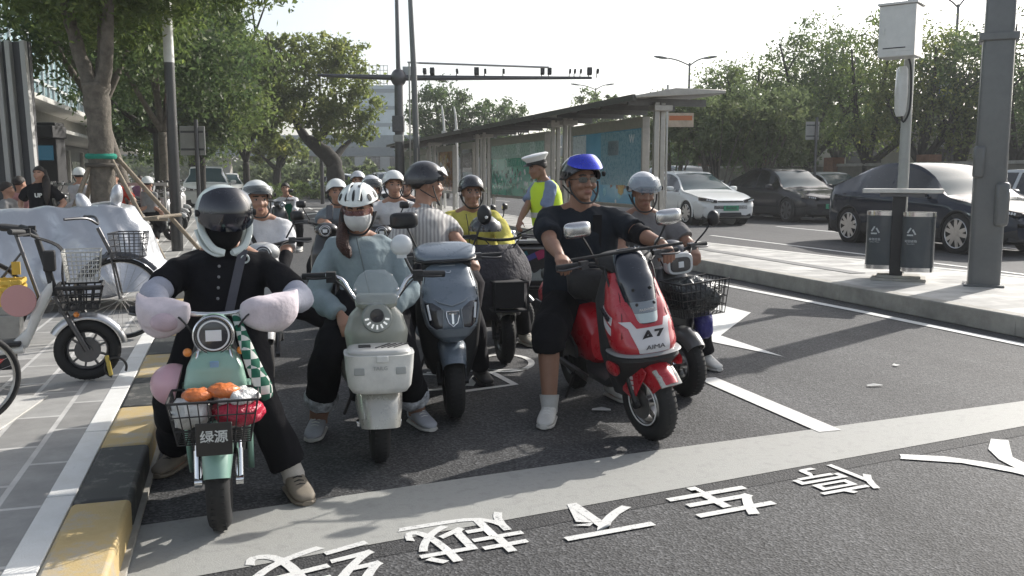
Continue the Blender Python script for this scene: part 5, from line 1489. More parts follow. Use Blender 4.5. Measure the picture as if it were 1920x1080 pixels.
sK = plain_scooter('plain black scooter of the rider in grey behind the woman in the light jacket', GBL, (P(612, 500, 9.0).x, 9.0, 0), TH - R_(12), 'scooters of the riders waiting behind')
sW = dup(sK, (P(716, 500, 8.7).x, 8.7, 0), TH, 'plain black scooter of the young man in white with an arm guard')
sH = dup(sK, (P(668, 500, 12.5).x, 12.5, 0), TH, 'plain black scooter of the farther rider with the small silver helmet')
sG = dup(sK, (P(530, 460, 17.2).x, 17.2, 0), TH + R_(22), 'distant black scooter of the woman in the green apron')
sR = dup(sK, (P(692, 500, 10.3).x, 10.3, 0), TH, 'plain black scooter of the rider under the big grey helmet')
sY = dup(sK, (P(760, 460, 13.0).x, 13.0, 0), TH, 'plain black scooter of the rider in the yellow helmet')
# parked row on the left pavement
rnd = random.Random(5)
for i, (u, v, a, src) in enumerate(((-1.25, 19.6, 60, sB), (-1.35, 21.4, 75, sK), (-1.3, 23.0, 65, sB), (-1.4, 24.4, 80, sK), (-1.4, 26, 70, sB), (-1.5, 27.6, 70, sK), (-3.0, 18.4, 120, sK), (-3.3, 20, 105, sB), (-3.5, 21.6, 110, sK), (-3.6, 23.5, 100, sB), (-3.2, 26, 100, sK), (-1.5, 29.5, 70, sB))):
    lb = ('silver grey' if src is sB else 'black') + ' parked scooter, ' + ('near the kerb' if u > -2 else 'behind the street trees') + ', number %d of its row'
    names = ('first', 'second', 'third', 'fourth', 'fifth', 'sixth', 'seventh')
    idx = (0, 1, 2, 3, 4, 5, 0, 1, 2, 3, 4, 6)[i]
    dup(src, RD(u, v, .15), TH + R_(a), (lb % 1).replace('number 1', names[idx]), 'scooters parked on the left pavement')
# delivery bike with black crate behind the main rider
sD = dup(sK, (P(930, 500, 8.8).x + .15, 8.1, 0), TH + R_(62), 'black electric bike carrying the delivery crate behind the big man')
cb = P(1000, 490, 8.6)
t = thing('delivery_crate', 'black delivery crate with white skyline print and a pink and blue streak', 'crate', (cb.x, 8.6, 0), R_(4))
b = B(); b.box((0, 0, cb.z - .01), (.46, .42, .36)); cr_ = b.build('box', mat('crate black', (.018, .018, .02), .5, bump=.2), t, bevel=.012)
b = B(); b.box((0, 0, cb.z + .2), (.50, .46, .03)); b.box((0, -.22, cb.z + .14), (.48, .02, .02)); b.build('lid', metal('crate rim', (.3, .3, .3), .4), t, bevel=.004)
b = B(); zz = [.02, .05, .03, .07, .05, .09, .04, .06, .1, .07, .04, .08, .05, .03]
b.prism([(-.2, cb.z - .16)] + [(-.2 + .4 * i / 13, cb.z - .12 + z * .7) for i, z in enumerate(zz)] + [(.2, cb.z - .16)], -.2145, -.2115, 'y'); b.build('skyline_print', mat('print grey', (.35, .35, .34), .6), cr_)
for x, z, w_, h_, cc in ((-.12, .08, .1, .04, (.0, .10, .14)), (-.04, .06, .1, .05, (.06, .06, .25)), (.05, .085, .09, .08, (.35, .02, .10))):
    b = B(); b.box((x, -.2125, cb.z + z), (w_, .004, h_), ry(-25)); b.build('colour_streak', mat('streak %.2f' % x, cc, .5), cr_)
b = B()
for s in (-1, 1): b.tube([(s * .2, -.18, cb.z - .19), (s * .2, -.18, .42), (s * .06, -.1, .3)], .012, 6); b.tube([(s * .2, .18, cb.z - .19), (s * .2, .18, .42)], .012, 6)
b.tube([(-.2, -.18, .42), (.2, -.18, .42)], .012, 6); b.tube([(-.2, .18, .42), (.2, .18, .42)], .012, 6); b.box((0, .0, .2), (.3, .3, .4)); b.build('rack', BLKM, t)

# ---------------------------------------------------------------- white e-bike on the pavement
locW = G(168, 712, .15)
def white_ebike():
    t = thing('electric_bicycle', 'white small wheeled electric bicycle with a round pink leg cover and wire basket', 'bicycle', locW, R_(112))
    R = .20
    WP = paint('bike white', (.60, .60, .58))
    wheel(t, 'front_wheel', 0, R, .075, 'motor', DSTEEL)
    fender(t, R, .045, metal('alu fender', (.55, .55, .55), .3), 10, 150, side=.01, k=1.08)
    wheel(t, 'rear_wheel', 1.12, R, .075, 'motor', DSTEEL)
    e = bpy.data.objects.new('front_fork', None); COL.objects.link(e); e.parent = t
    for s in (-1, 1):
        b = B(); b.tube([(s * .06, 0, R), (s * .06, .10, .42)], .018, 10); b.tube([(s * .055, .09, .38), (s * .05, .17, .56)], .013, 10); b.build('fork_leg', DSTEEL, e)
    b = B(); b.box((0, .13, .47), (.15, .04, .03)); b.build('yoke', DSTEEL, e)
    b = B(); b.loft([ring((0, y, z), a, h, 3, 16, 'xz') for y, z, a, h in ((.18, .62, .025, .05), (.24, .52, .03, .07), (.30, .40, .035, .08), (.34, .30, .04, .06), (.42, .245, .045, .04))]); b.loft([ring((0, y, z), a, h, 3, 16, 'xz') for y, z, a, h in ((.36, .235, .07, .03), (.5, .23, .09, .03), (.85, .235, .09, .035), (.95, .3, .06, .05), (1.0, .42, .05, .05), (.98, .6, .04, .04))]); b.build('frame', WP, t, ang=60)
    b = B(); b.box((0, .62, .275), (.2, .5, .025)); b.build('footboard', BLKM, t, bevel=.008)
    b = B(); b.box((0, .66, .165), (.17, .5, .1)); b.build('battery_case', BLKM, t, bevel=.02)
    b = B(); b.prism([(.52, .13), (.62, .19), (.46, .19)], -.088, -.086, 'x'); b.build('red_triangle', REDL, t)
    b = B(); b.tube([(0, .17, .56), (0, .20, .72), (0, .25, .92)], [.024, .022, .018], 12); b.build('stem', BLKM, t)
    b = B(); b.tube([(-.27, .36, .98), (-.16, .30, .97), (0, .25, .93), (.16, .30, .97), (.27, .36, .98)], .012, 10, sub=4); h = b.build('handlebar', BLKM, t)
    for s in (-1, 1):
        b = B(); b.tube([(s * .17, .305, .972), (s * .28, .365, .982)], .018, 10); b.build('grip', BLKM, h)
        b = B(); b.tube([(s * .16, .27, .96), (s * .26, .33, .955)], .007, 6); b.box((s * .15, .29, .97), (.04, .04, .05)); b.build('brake_lever', BLKM, h)
    for k in range(3):
        b = B(); b.tube([(.05 * (k - 1), .26, .93), (.06 * (k - 1) + .03, .12, .85), (.03 * (k - 1), .12, .66), (.05, .08, .45)], .005, 6, sub=5); b.build('cable', BLKM, t)
    b = B(); b.box((0, .19, .78), (.09, .07, .13)); b.build('display_box', BLKM, t, bevel=.01)
    wire_basket('wire_basket', t, (0, .0, .84), .30, .24, .22, .18, .19, metal('basket wire', (.55, .55, .53), .35), 12, 7, .0022)
    wire_basket('front_carrier', t, (.0, .02, .62), .3, .24, .26, .2, .14, BLKM, 6, 3, .006)
    b = B(); b.ell((-.075, .05, R + .24), (.018, .018, .018)); b.build('reflector', AMB, t)
    b = B(); b.disc((-.045, .37, .54), .10, .012, 'x', 32); b.build('pink_cover', mat('pink plastic', (.55, .30, .30), .4, alpha=.9), t, bevel=.005)
    b = B(); b.loft([ring((0, y, z), a, h, 2.6, 20, 'xz') for y, z, a, h in ((.82, .70, .04, .02), (.88, .71, .10, .04), (1.05, .72, .12, .045), (1.12, .73, .09, .03))]); b.build('saddle', BLKM, t, ang=60)
    b = B(); b.torus((-.05, -.16, .08), .065, .008, 'x', 24, 6, a0=-1.2, a1=3.6); b.build('cable_lock', mat('lock black', (.03, .03, .03), .4), t)
    b = B(); b.tube([(-.05, -.11, .16), (-.05, -.13, .03)], .014, 8); b.build('lock_body', mat('lock yellow', (.55, .42, .10), .4), t)
    return t
white_ebike()
def bicycle(label, loc, rzv, fm, R=.31, basket=True, name='bicycle', fend=True):
    t = thing(name, label, 'bicycle', loc, rzv)
    wheel(t, 'front_wheel', 0, R, .034, 'spoke', STEEL); wheel(t, 'rear_wheel', 1.02, R, .034, 'spoke', STEEL)
    b = B()
    for s in (-1, 1): b.tube([(s * .05, 0, R), (s * .03, .06, R + .36)], .009, 8); b.tube([(s * .04, 1.02, R), (s * .03, .60, .30)], .009, 8); b.tube([(s * .04, 1.02, R), (0, .72, .72)], .008, 8)
    b.tube([(0, .05, R + .34), (0, .15, .9)], .016, 10); b.tube([(0, .08, .70), (0, .35, .38), (0, .60, .30)], .02, 10, sub=3); b.tube([(0, .60, .28), (0, .76, .86)], .015, 10); b.build('frame', fm, t)
    b = B(); b.tube([(-.27, .32, .98), (-.12, .2, .98), (0, .15, .93), (.12, .2, .98), (.27, .32, .98)], .011, 8, sub=4); h = b.build('handlebar', DSTEEL, t)
    b = B(); b.loft([ring((0, y, z), a, q, 2.6, 18, 'xz') for y, z, a, q in ((.62, .89, .03, .015), (.72, .90, .06, .025), (.84, .91, .085, .03), (.9, .92, .06, .02))]); b.build('saddle', BLKM, t, ang=60)
    b = B(); b.disc((.05, .60, .29), .075, .006, 'x', 28); b.tube([(.06, .6, .29), (.08, .68, .16)], .01, 6); b.tube([(-.06, .6, .29), (-.08, .52, .42)], .01, 6); b.build('crank', DSTEEL, t)
    if fend: fender(t, R, .024, fm, 40, 165, side=.004, k=1.06)
    if basket: wire_basket('wire_basket', t, (0, -.08, .86), .32, .26, .24, .2, .2, DSTEEL, 9, 4, .003)
    return t
g = G(196, 650, .15); bicycle('grey bicycle with a tall spoked wheel and black basket behind the white electric bicycle', (g.x, g.y + .35, .15), R_(100), DSTEEL, .33)
g = G(12, 800, .15); bicycle('shared bicycle with grey tyres and a yellow frame at the left edge of the picture', (g.x - .17, g.y, .15), R_(140), mat('yellow frame', (.6, .42, .04), .4), .25, False, fend=False)
q = P(20, 545, 6.9)
t = thing('yellow_crate', 'yellow slatted plastic crate standing on a grey machine at the left edge', 'crate', (q.x - .1, 6.9, 0), R_(20))
b = B(); YM = plastic('crate yellow', (.60, .40, .06), .45)
for z in (.0, .05, .10, .15):
    for y in (-.12, .12): b.box((0, y, q.z - .08 + z), (.36, .014, .03))
    for x in (-.18, .18): b.box((x, 0, q.z - .08 + z), (.014, .25, .03))
for k in range(6):
    for y in (-.12, .12): b.box((-.17 + k * .068, y, q.z - .01), (.02, .018, .2))
b.box((0, 0, q.z - .1), (.36, .25, .012)); b.build('slats', YM, t, bevel=.003)
b = B(); b.box((.12, .1, q.z + .16), (.06, .02, .1)); b.build('handle', YM, t)
b = B(); b.disc((0, -.02, .44), .09, .16, 'y', 28); b.box((0, 0, .30), (.3, .22, .22)); b.box((0, 0, .52), (.25, .2, .05)); b.tube([(-.1, 0, .2), (-.1, 0, 0.15)], .05, 8); b.build('machine', metal('machine grey', (.35, .35, .34), .4), t, bevel=.01)

# ---------------------------------------------------------------- silver draped cover
def cover():
    m = bpy.data.materials.new('silver cover cloth'); m.use_nodes = True; n = m.node_tree; p = n.nodes['Principled BSDF']
    p.inputs['Base Color'].default_value = (.50, .51, .53, 1); p.inputs['Roughness'].default_value = .34; p.inputs['Metallic'].default_value = .6
    tc = n.nodes.new('ShaderNodeTexCoord'); t_ = n.nodes.new('ShaderNodeTexNoise'); t_.inputs['Scale'].default_value = 3.2; t_.inputs['Detail'].default_value = 4; t_.inputs['Distortion'].default_value = 1.2
    n.links.new(tc.outputs['Object'], t_.inputs['Vector']); bp = n.nodes.new('ShaderNodeBump'); bp.inputs['Strength'].default_value = .5; bp.inputs['Distance'].default_value = .05
    n.links.new(t_.outputs['Fac'], bp.inputs['Height']); n.links.new(bp.outputs['Normal'], p.inputs['Normal'])
    Y0 = 9.2
    def ridge(x):     # ridge height along the bike
        pts = [(-2.2, .92), (-1.2, 1.0), (-.45, .98), (.1, 1.0), (.5, 1.04), (.68, 1.02), (.82, .82), (1.0, .42), (1.12, .24), (1.2, .2)]
        for i in range(len(pts) - 1):
            if pts[i][0] <= x <= pts[i + 1][0]:
                f = (x - pts[i][0]) / (pts[i + 1][0] - pts[i][0]); f = f * f * (3 - 2 * f); return pts[i][1] + (pts[i + 1][1] - pts[i][1]) * f
        return .2
    rows = []
    NX, NS = 90, 60
    for i in range(NX + 1):
        x = -2.2 + 3.4 * i / NX; r = ridge(x); row = []
        hem = .10 + .10 * noise.noise(Vector((x * 2, 0, 3)))
        if .2 < x < 1.2: hem += .16 * (x - .2)
        for j in range(NS + 1):
            s = -1 + 2 * j / NS; a = abs(s)
            z = r - (r - hem) * max(0, (a - .06) / .94) ** 1.1
            wd = .04 + .56 * a ** .75 * (1 - .3 * max(0, x - .3))
            fold = math.sin(x * 10 + s * 2.5 + 4 * noise.noise(Vector((x * 1.5, a * 2, 0)))) * .075 * a + .09 * noise.noise(Vector((x * 2.6 + z * 2, s * 2 + x, 1))) + .03 * abs(noise.noise(Vector((x * 5 + z * 4, z * 2, 4))))
            y = math.copysign(wd + fold, s) if a > 0 else 0
            row.append(Vector((x + .03 * noise.noise(Vector((x * 4, s * 3, 8))), y, z + .05 * noise.noise(Vector((x * 4, s * 4, 2))))))
        rows.append(row)
    b = B(); b.loft(rows, cap=False, closed=False)
    for x, z, w_ in ((.26, 1.05, .055), (.58, 1.13, .05)):
        b.ell((x, -.0, z - .03), (w_ * 1.2, .08, .13), ry(-24 + 34 * (x > .3)), 14, 10)
    o = b.build('motorcycle_cover', m, None, ang=180, loc=(P(160, 400, Y0).x - .28, Y0, .15), rz=R_(6)); tag(o, 'shiny silver cloth cover draped over a parked motorcycle on the left pavement', 'cover')
    s_ = o.modifiers.new('s', 'SOLIDIFY'); s_.thickness = .004
cover()
# ================================================================== cars. local frame: nose at y=0, forward = -Y
def lerp_tab(tab, s):
    if s <= tab[0][0]: return tab[0][1]
    for i in range(len(tab) - 1):
        if s <= tab[i + 1][0]:
            a, b_ = tab[i], tab[i + 1]
            p0 = tab[max(i - 1, 0)]; p3 = tab[min(i + 2, len(tab) - 1)]
            t = (s - a[0]) / (b_[0] - a[0]); d = b_[0] - a[0]
            m0 = (b_[1] - p0[1]) / max(b_[0] - p0[0], 1e-6) * d; m1 = (p3[1] - a[1]) / max(p3[0] - a[0], 1e-6) * d
            if (b_[1] - a[1]) * m0 < 0: m0 = 0
            if (b_[1] - a[1]) * m1 < 0: m1 = 0
            t2, t3 = t * t, t * t * t
            return (2 * t3 - 3 * t2 + 1) * a[1] + (t3 - 2 * t2 + t) * m0 + (-2 * t3 + 3 * t2) * b_[1] + (t3 - t2) * m1
    return tab[-1][1]
CGLASS = mat('car glass', (.03, .06, .068), .12, 0, spec=.42)
CGLASS2 = mat('side glass', (.006, .007, .008), .04, 0, coat=.5)
DARKIN = mat('arch lining', (.012, .012, .012), .9)
ALLOY = metal('alloy wheel', (.55, .55, .56), .3)
ALLOYD = metal('dark alloy wheel', (.16, .16, .17), .4)
def car_wheel(t, x, y, R, w, m, spokes=5, side=1):
    e = bpy.data.objects.new('wheel', None); COL.objects.link(e); e.parent = t; e.location = (x, y, R)
    b = B(); b.loft([ring((sx, 0, 0), q, q, 2, 48, 'yz') for sx, q in ((-w / 2, R * .72), (-w / 2, R * .9), (-w * .42, R * .985), (-w * .3, R), (w * .3, R), (w * .42, R * .985), (w / 2, R * .9), (w / 2, R * .72))]); b.build('tyre', RUBBER, e, ang=50)
    b = B(); x0 = side * w / 2
    b.loft([ring((x0 + side * dx, 0, 0), q, q, 2, 48, 'yz') for dx, q in ((.004, R * .74), (.010, R * .72), (.004, R * .69), (-.05, R * .67))], cap=False)
    for k in range(spokes):
        a = 2 * math.pi * k / spokes + .2
        M3 = rx(math.degrees(a))
        pts = [(-.5, .10), (.5, .10), (.95, .66), (.3, .69), (.0, .4), (-.3, .69), (-.95, .66)] if spokes <= 5 else [(-.35, .10), (.35, .10), (.5, .69), (-.5, .69)]
        pl = [(p[0] * R * .28, p[1] * R) for p in pts]
        for dd in (0,):
            f = [M3 @ Vector((0, p[0], p[1])) for p in pl]; vs = [p + Vector((x0 + side * .006, 0, 0)) for p in f] + [p + Vector((x0 - side * .03, 0, 0)) for p in f]
            n = len(f); b.add(vs, [tuple(range(n)), tuple(range(2 * n - 1, n - 1, -1))] + [(i, (i + 1) % n, n + (i + 1) % n, n + i) for i in range(n)])
    b.disc((x0, 0, 0), R * .12, .02, 'x', 20); b.build('rim', m, e, ang=40)
    b = B(); b.disc((x0 - side * .07, 0, 0), R * .7, .02, 'x', 32); b.build('brake', DARKIN, e)
def car(label, loc, rzv, col, prof, L, W, arches, R=.34, wheelm=ALLOY, spokes=5, group='cars on the main road', front='slim', plate='京A·D6332', platecol=(.05, .30, .17), rough=.22, sc3=1.09):
    t = thing('parked_car' if False else 'car', label, 'car', loc, rzv, group)
    pt = mat('car paint %s' % (col,), col, .1, 0, spec=.4)
    top, belt, hw = prof['top'], prof['belt'], prof['hw']
    N = 110; F = {'body': ([], []), 'windshield': ([], []), 'rear_window': ([], []), 'side_window': ([], []), 'side_window ': ([], []), 'cladding': ([], [])}
    rows = []
    for i in range(N + 1):
        s = L * i / N
        zt = lerp_tab(top, s); zb = min(lerp_tab(belt, s), zt - .02); w = lerp_tab(hw, s)
        gh = min(1, max(0, (zt - zb - .05) / .35))
        wr = w * (.93 - .25 * gh)
        zr = zb + (zt - zb) * .86
        z0 = .17 + .12 * max(0, 1 - s / .35) ** 2 + .16 * max(0, 1 - (L - s) / .4) ** 2
        half = [(0, z0), (w * .55, z0), (w * .86, z0 + .0), (w * .955, z0 + .06), (w * .985, z0 + .16), (w * .985, z0 + .26), (w * .995, .25 * z0 + .75 * .58), (w, .60 if zb > .66 else zb - .08), (w * .99, zb - .12 if zb > .74 else zb - .05), (w * .955, zb - .025), (w * .93, zb), (w * .93 - (w * .93 - wr) * .5, zb + (zr - zb) * .5), (wr, zr), (wr * .93, zt - .03 * (1 - .3 * gh)), (wr * .7, zt - .008), (wr * .35, zt), (0, zt + .004)]
        rows.append([Vector((x, s, z)) for x, z in half])
    K = len(rows[0])
    # arches
    for (ya, Ra) in arches:
        for r in rows:
            for j in range(1, 9):
                p = r[j]; d = math.hypot(p.y - ya, p.z - R)
                if d < Ra:
                    pass
    full = []
    for r in rows:
        full.append(r + [Vector((-p.x, p.y, p.z)) for p in r[-2:0:-1]])
    M_ = len(full[0])
    ws, rw, sw = prof['ws'], prof['rw'], prof['sw']
    pill = prof['pillars']
    col_ = {k: B() for k in F}
    dsty = L / N
    for i in range(N):
        s = L * (i + .5) / N
        for j in range(M_):
            jj = j if j < K - 1 else M_ - 1 - j
            k = (j + 1) % M_
            q = [full[i][j], full[i][k], full[i + 1][k], full[i + 1][j]]
            c = (q[0] + q[1] + q[2] + q[3]) / 4
            if jj < 10 and abs(c.x) > .5 * W * .5:
                if any(math.hypot(c.y - ya, c.z - R) < Ra for ya, Ra in arches): continue
            if jj < 5: nm = 'cladding' if prof.get('clad') and c.z < .42 else 'body'
            else: nm = 'body'
            if jj in (10, 11):
                zt = lerp_tab(top, s); zb = lerp_tab(belt, s)
                if sw[0] < s < sw[1] and zt - zb > .13 and not any(a < s < b_ for a, b_ in pill): nm = 'side_window'
            if jj >= 13:
                if ws[0] < s < ws[1]: nm = 'windshield'
                if rw[0] < s < rw[1]: nm = 'rear_window'
            if jj == 12:
                if ws[0] + .12 < s < ws[1] - .05 and False: nm = 'windshield'
            if nm == 'side_window' and c.x < 0: nm = 'side_window '
            b = col_[nm]; b.add(q, [(0, 1, 2, 3)])
    col_['body'].add(full[0], [tuple(range(M_))]); col_['body'].add(full[-1], [tuple(range(M_))])
    for nm, mm in (('body', pt), ('cladding', BLKM), ('windshield', CGLASS), ('rear_window', CGLASS), ('side_window', CGLASS2), ('side_window ', CGLASS2)):
        b = col_[nm]; nm = nm.strip()
        if not b.f: continue
        bm = bmesh.new(); me = bpy.data.meshes.new(nm); me.from_pydata([tuple(p) for p in b.v], [], b.f); bm.from_mesh(me)
        bmesh.ops.remove_doubles(bm, verts=bm.verts, dist=.0008); bmesh.ops.recalc_face_normals(bm, faces=bm.faces)
        if nm == 'body':
            for v in bm.verts:
                for ya, Ra in arches:
                    d = math.hypot(v.co.y - ya, v.co.z - R)
                    if v.is_boundary and d < Ra * 1.22 and abs(v.co.x) > .4 * W * .5 and v.co.z < R + Ra * 1.2 and d > 1e-4:
                        v.co.y = ya + (v.co.y - ya) / d * Ra; v.co.z = R + (v.co.z - R) / d * Ra
        bm.to_mesh(me); bm.free()
        me.materials.append(mm); me.polygons.foreach_set('use_smooth', [True] * len(me.polygons)); me.set_sharp_from_angle(angle=R_(40))
        o = bpy.data.objects.new(nm, me); COL.objects.link(o); o.parent = t
    hwf = lambda s: lerp_tab(hw, s)
    b = B(); b.box((0, L * .5, .30), (W * .82, L * .94, .22)); b.build('underbody', DARKIN, t)
    for ya, Ra in arches:
        for s_ in (-1, 1):
            b = B(); b.torus((s_ * (hwf(ya) - .012), ya, R), Ra, .022, 'x', 26, 6, .9, a0=-.25, a1=math.pi + .25); b.build('arch_trim', BLKM if prof.get('clad') else pt, t)
            b = B(); b.disc((s_ * (hwf(ya) - .17), ya, R), Ra * .99, .26, 'x', 32); b.build('arch_lining', DARKIN, t)
            car_wheel(t, s_ * (hwf(ya) - .115), ya, R, .22, wheelm, spokes, s_)
    # door seams, handles
    for s_ in (-1, 1):
        for ys in prof['seams']:
            zb = lerp_tab(belt, ys); b = B()
            b.tube([(s_ * (hwf(ys) * .99 + .003), ys, .33), (s_ * (hwf(ys) + .0015), ys - .01, .6), (s_ * (hwf(ys) * .957 + .001), ys, zb - .02)], .005, 5, False); b.build('door_seam', DARKIN, t)
        for ys in prof['handles']:
            b = B(); b.box((s_ * (hwf(ys) * .995), ys, lerp_tab(belt, ys) - .14), (.02, .18, .028)); b.build('door_handle', pt, t, bevel=.008)
        ym = prof['mirror']; zb = lerp_tab(belt, ym)
        b = B(); b.loft([ring((s_ * (hwf(ym) + .09), ym + dy, zb + .08), a, h, 3, 20, 'xz') for dy, a, h in ((-.07, .06, .04), (-.03, .105, .07), (.04, .11, .075), (.05, .1, .07))]); b.box((s_ * (hwf(ym) - .0), ym + .01, zb + .04), (.14, .06, .04)); m_ = b.build('wing_mirror', pt, t, ang=50)
        b = B(); b.box((s_ * (hwf(ym) + .09), ym + .053, zb + .08), (.17, .004, .11)); b.build('mirror_glass', MIRR, m_)
        # headlights
        xh = hwf(.25)
        b = B()
        zh = prof['zh']
        rg = []
        for f in range(9):
            u = f / 8; x = s_ * (xh * .50 + xh * .47 * u); 
            # y on body where half width = |x|
            yy = .0
            for kk in range(60):
                if hwf(kk * .01) * .965 >= abs(x): yy = kk * .01; break
            rg.append([Vector((x + s_ * .008, yy - .012, zh + u * .05 - .035 * (1 - u * .3))), Vector((x + s_ * .008, yy - .016, zh + u * .06 + .03 + .02 * u)), Vector((x, yy + .06, zh + u * .06 + .035 + .02 * u)), Vector((x, yy + .06, zh + u * .05 - .03))])
        b.loft(rg); hl = b.build('headlight', DLENS, t)
        b = B()
        for f in range(4):
            r0 = rg[2 + f]; c = (r0[0] + r0[1]) / 2; b.box((c.x + s_ * .03, c.y + .004, c.z), (.028, .02, .04), ry(20))
        b.build('light_element', mat('lamp white', (.75, .77, .78)), hl)
    zf = prof['zh']
    if front == 'slim':
        b = B(); rg = []
        for f in range(17):
            x = (-1 + f / 8) * hwf(.1) * .5; rg.append([Vector((x, -.012 + .03 * (x / .5) ** 2, zf + .015)), Vector((x, -.012 + .03 * (x / .5) ** 2, zf - .015)), Vector((x, .05, zf - .02)), Vector((x, .05, zf + .02))])
        b.loft(rg); b.build('grille_strip', DLENS, t)
    b = B(); b.loft([[Vector((x, -.014 + .05 * (x / .6) ** 2, .36)), Vector((x * 1.05, -.016 + .05 * (x / .6) ** 2, .25)), Vector((x, .08, .24)), Vector((x, .08, .37))] for x in [(-1 + f / 8) * .62 for f in range(17)]]); b.build('air_intake', BLKM, t)
    b = B(); b.box((0, -.028, .48), (.46, .012, .14)); p = b.build('number_plate', mat('plate %s' % (platecol,), platecol, .45, var=.1), t, bevel=.004)
    text('lettering', plate, .10, mat('plate black', (.02, .02, .02)), p, frontM((0, -.0355, .48)), bold=.02, sx=.72)
    b = B(); b.loft([ring((0, L - .03, z), W * .36, .03, 4, 16) for z in (.74, .80)]); b.build('tail_lamp_bar', REDL, t)
    b = B(); b.box((0, L + .0, .52), (.46, .012, .14)); b.build('rear_plate', mat('plate %s' % (platecol,), platecol), t)
    t.scale = (sc3,) * 3
    return t
SUV = dict(top=[(0, .60), (.06, .70), (.3, .80), (.7, .90), (1.22, 1.01), (1.7, 1.30), (2.15, 1.535), (2.6, 1.61), (3.1, 1.595), (3.7, 1.46), (4.25, 1.22), (4.6, 1.06), (4.72, .95), (4.76, .8)],
           belt=[(0, .56), (.3, .72), (1.1, .90), (2, .965), (3, 1.0), (4, 1.05), (4.6, 1.02), (4.76, .78)],
           hw=[(0, .50), (.04, .66), (.12, .78), (.3, .87), (.8, .945), (2.4, .96), (3.8, .95), (4.4, .88), (4.65, .76), (4.76, .6)],
           ws=(1.24, 2.05), rw=(3.55, 4.45), sw=(1.42, 4.15), pillars=[(2.62, 2.70), (3.52, 3.58)], seams=(1.35, 2.62, 3.62), handles=(2.4, 3.4), mirror=1.62, zh=.70, clad=True)
SEDAN = dict(top=[(0, .58), (.06, .68), (.3, .77), (.7, .86), (1.2, .95), (1.75, 1.24), (2.2, 1.44), (2.7, 1.49), (3.2, 1.46), (3.8, 1.25), (4.15, 1.10), (4.5, 1.06), (4.65, .95), (4.7, .8)],
           belt=[(0, .54), (.3, .70), (1.1, .86), (2, .92), (3, .95), (4, 1.0), (4.5, .98), (4.7, .78)],
           hw=[(0, .50), (.04, .66), (.12, .76), (.3, .84), (.8, .90), (2.4, .92), (3.8, .91), (4.4, .86), (4.6, .76), (4.7, .62)],
           ws=(1.22, 2.12), rw=(3.3, 4.05), sw=(1.42, 4.0), pillars=[(2.55, 2.63), (3.42, 3.48)], seams=(1.3, 2.55, 3.5), handles=(2.35, 3.25), mirror=1.6, zh=.66)
BOX = dict(top=[(0, .70), (.06, .84), (.3, .96), (.7, 1.04), (1.1, 1.10), (1.6, 1.45), (2.0, 1.68), (2.6, 1.74), (3.6, 1.72), (4.3, 1.62), (4.6, 1.2), (4.72, .9)],
           belt=[(0, .66), (.3, .88), (1.1, 1.0), (2, 1.05), (3.6, 1.08), (4.5, 1.08), (4.72, .85)],
           hw=[(0, .55), (.04, .7), (.12, .82), (.3, .88), (.8, .93), (2.4, .94), (4, .93), (4.6, .84), (4.72, .72)],
           ws=(1.12, 1.95), rw=(4.32, 4.6), sw=(1.35, 4.25), pillars=[(2.5, 2.58), (3.5, 3.58)], seams=(1.25, 2.5, 3.5), handles=(2.3, 3.3), mirror=1.5, zh=.82, clad=True)
def put(u, v): return RD(u, v)
ar1 = [(.86, .39), (3.75, .39)]
car('dark blue coupe SUV with silver alloy wheels behind the litter bin', put(14.0, 13.0), TH, (.012, .018, .032), SUV, 4.76, 1.92, ar1, .35)
car('white electric sedan with a green number plate right behind the rider in grey', put(13.9, 23.7), TH, (.78, .79, .77), SEDAN, 4.7, 1.84, [(.85, .37), (3.55, .37)], .33, plate='京A·D6331')
car('dark grey crossover with dark wheels standing between the white sedan and the dark blue car', put(17.75, 24.2), TH, (.035, .034, .038), SUV, 4.76, 1.92, ar1, .35, ALLOYD, 7, plate='京A·F2058')
car('silver grey SUV standing behind the white sedan', put(17.6, 31.0), TH, (.30, .33, .34), BOX, 4.72, 1.88, [(.85, .40), (3.6, .40)], .36, plate='京N·5Q81', platecol=(.02, .05, .25))
car('white sedan roof visible between the dark grey and the dark blue cars', put(21.9, 27.5), TH, (.6, .6, .58), SEDAN, 4.7, 1.84, [(.85, .37), (3.55, .37)], .33)
car('black sedan partly hidden behind the rear of the dark blue car', put(20.6, 22.2), TH, (.03, .03, .035), SEDAN, 4.7, 1.84, [(.85, .37), (3.55, .37)], .33)
car('light grey sedan at the right edge of the picture beyond the thick mast', put(17.7, 13.6), TH, (.55, .56, .56), SEDAN, 4.7, 1.84, [(.85, .37), (3.55, .37)], .33)
car('black SUV at the right edge of the picture behind the light grey sedan', put(21.2, 14.8), TH, (.02, .02, .022), BOX, 4.72, 1.88, [(.85, .40), (3.6, .40)], .36)
def far_car(px, Y, label, col, prof, rzv=0):
    car(label, (P(px, 330, Y).x, Y, 0), rzv, col, prof, prof['top'][-1][0], 1.84, [(.85, .38), (3.6, .38)], .34)
far_car(384, 38, 'white SUV parked at the far end of the left pavement behind the sign post', (.62, .62, .6), BOX, TH)
far_car(422, 48, 'white sedan farther along the left pavement, right of the white SUV', (.6, .6, .6), SEDAN, TH)
far_car(722, 60, 'pale sedan crossing behind the riders below the footbridge', (.5, .52, .52), SEDAN, R_(80))
far_car(790, 62, 'grey sedan crossing behind the bus shelter end', (.35, .37, .38), SEDAN, R_(80))
far_car(760, 33, 'white car half hidden behind the young man in white', (.6, .6, .6), SEDAN, TH)
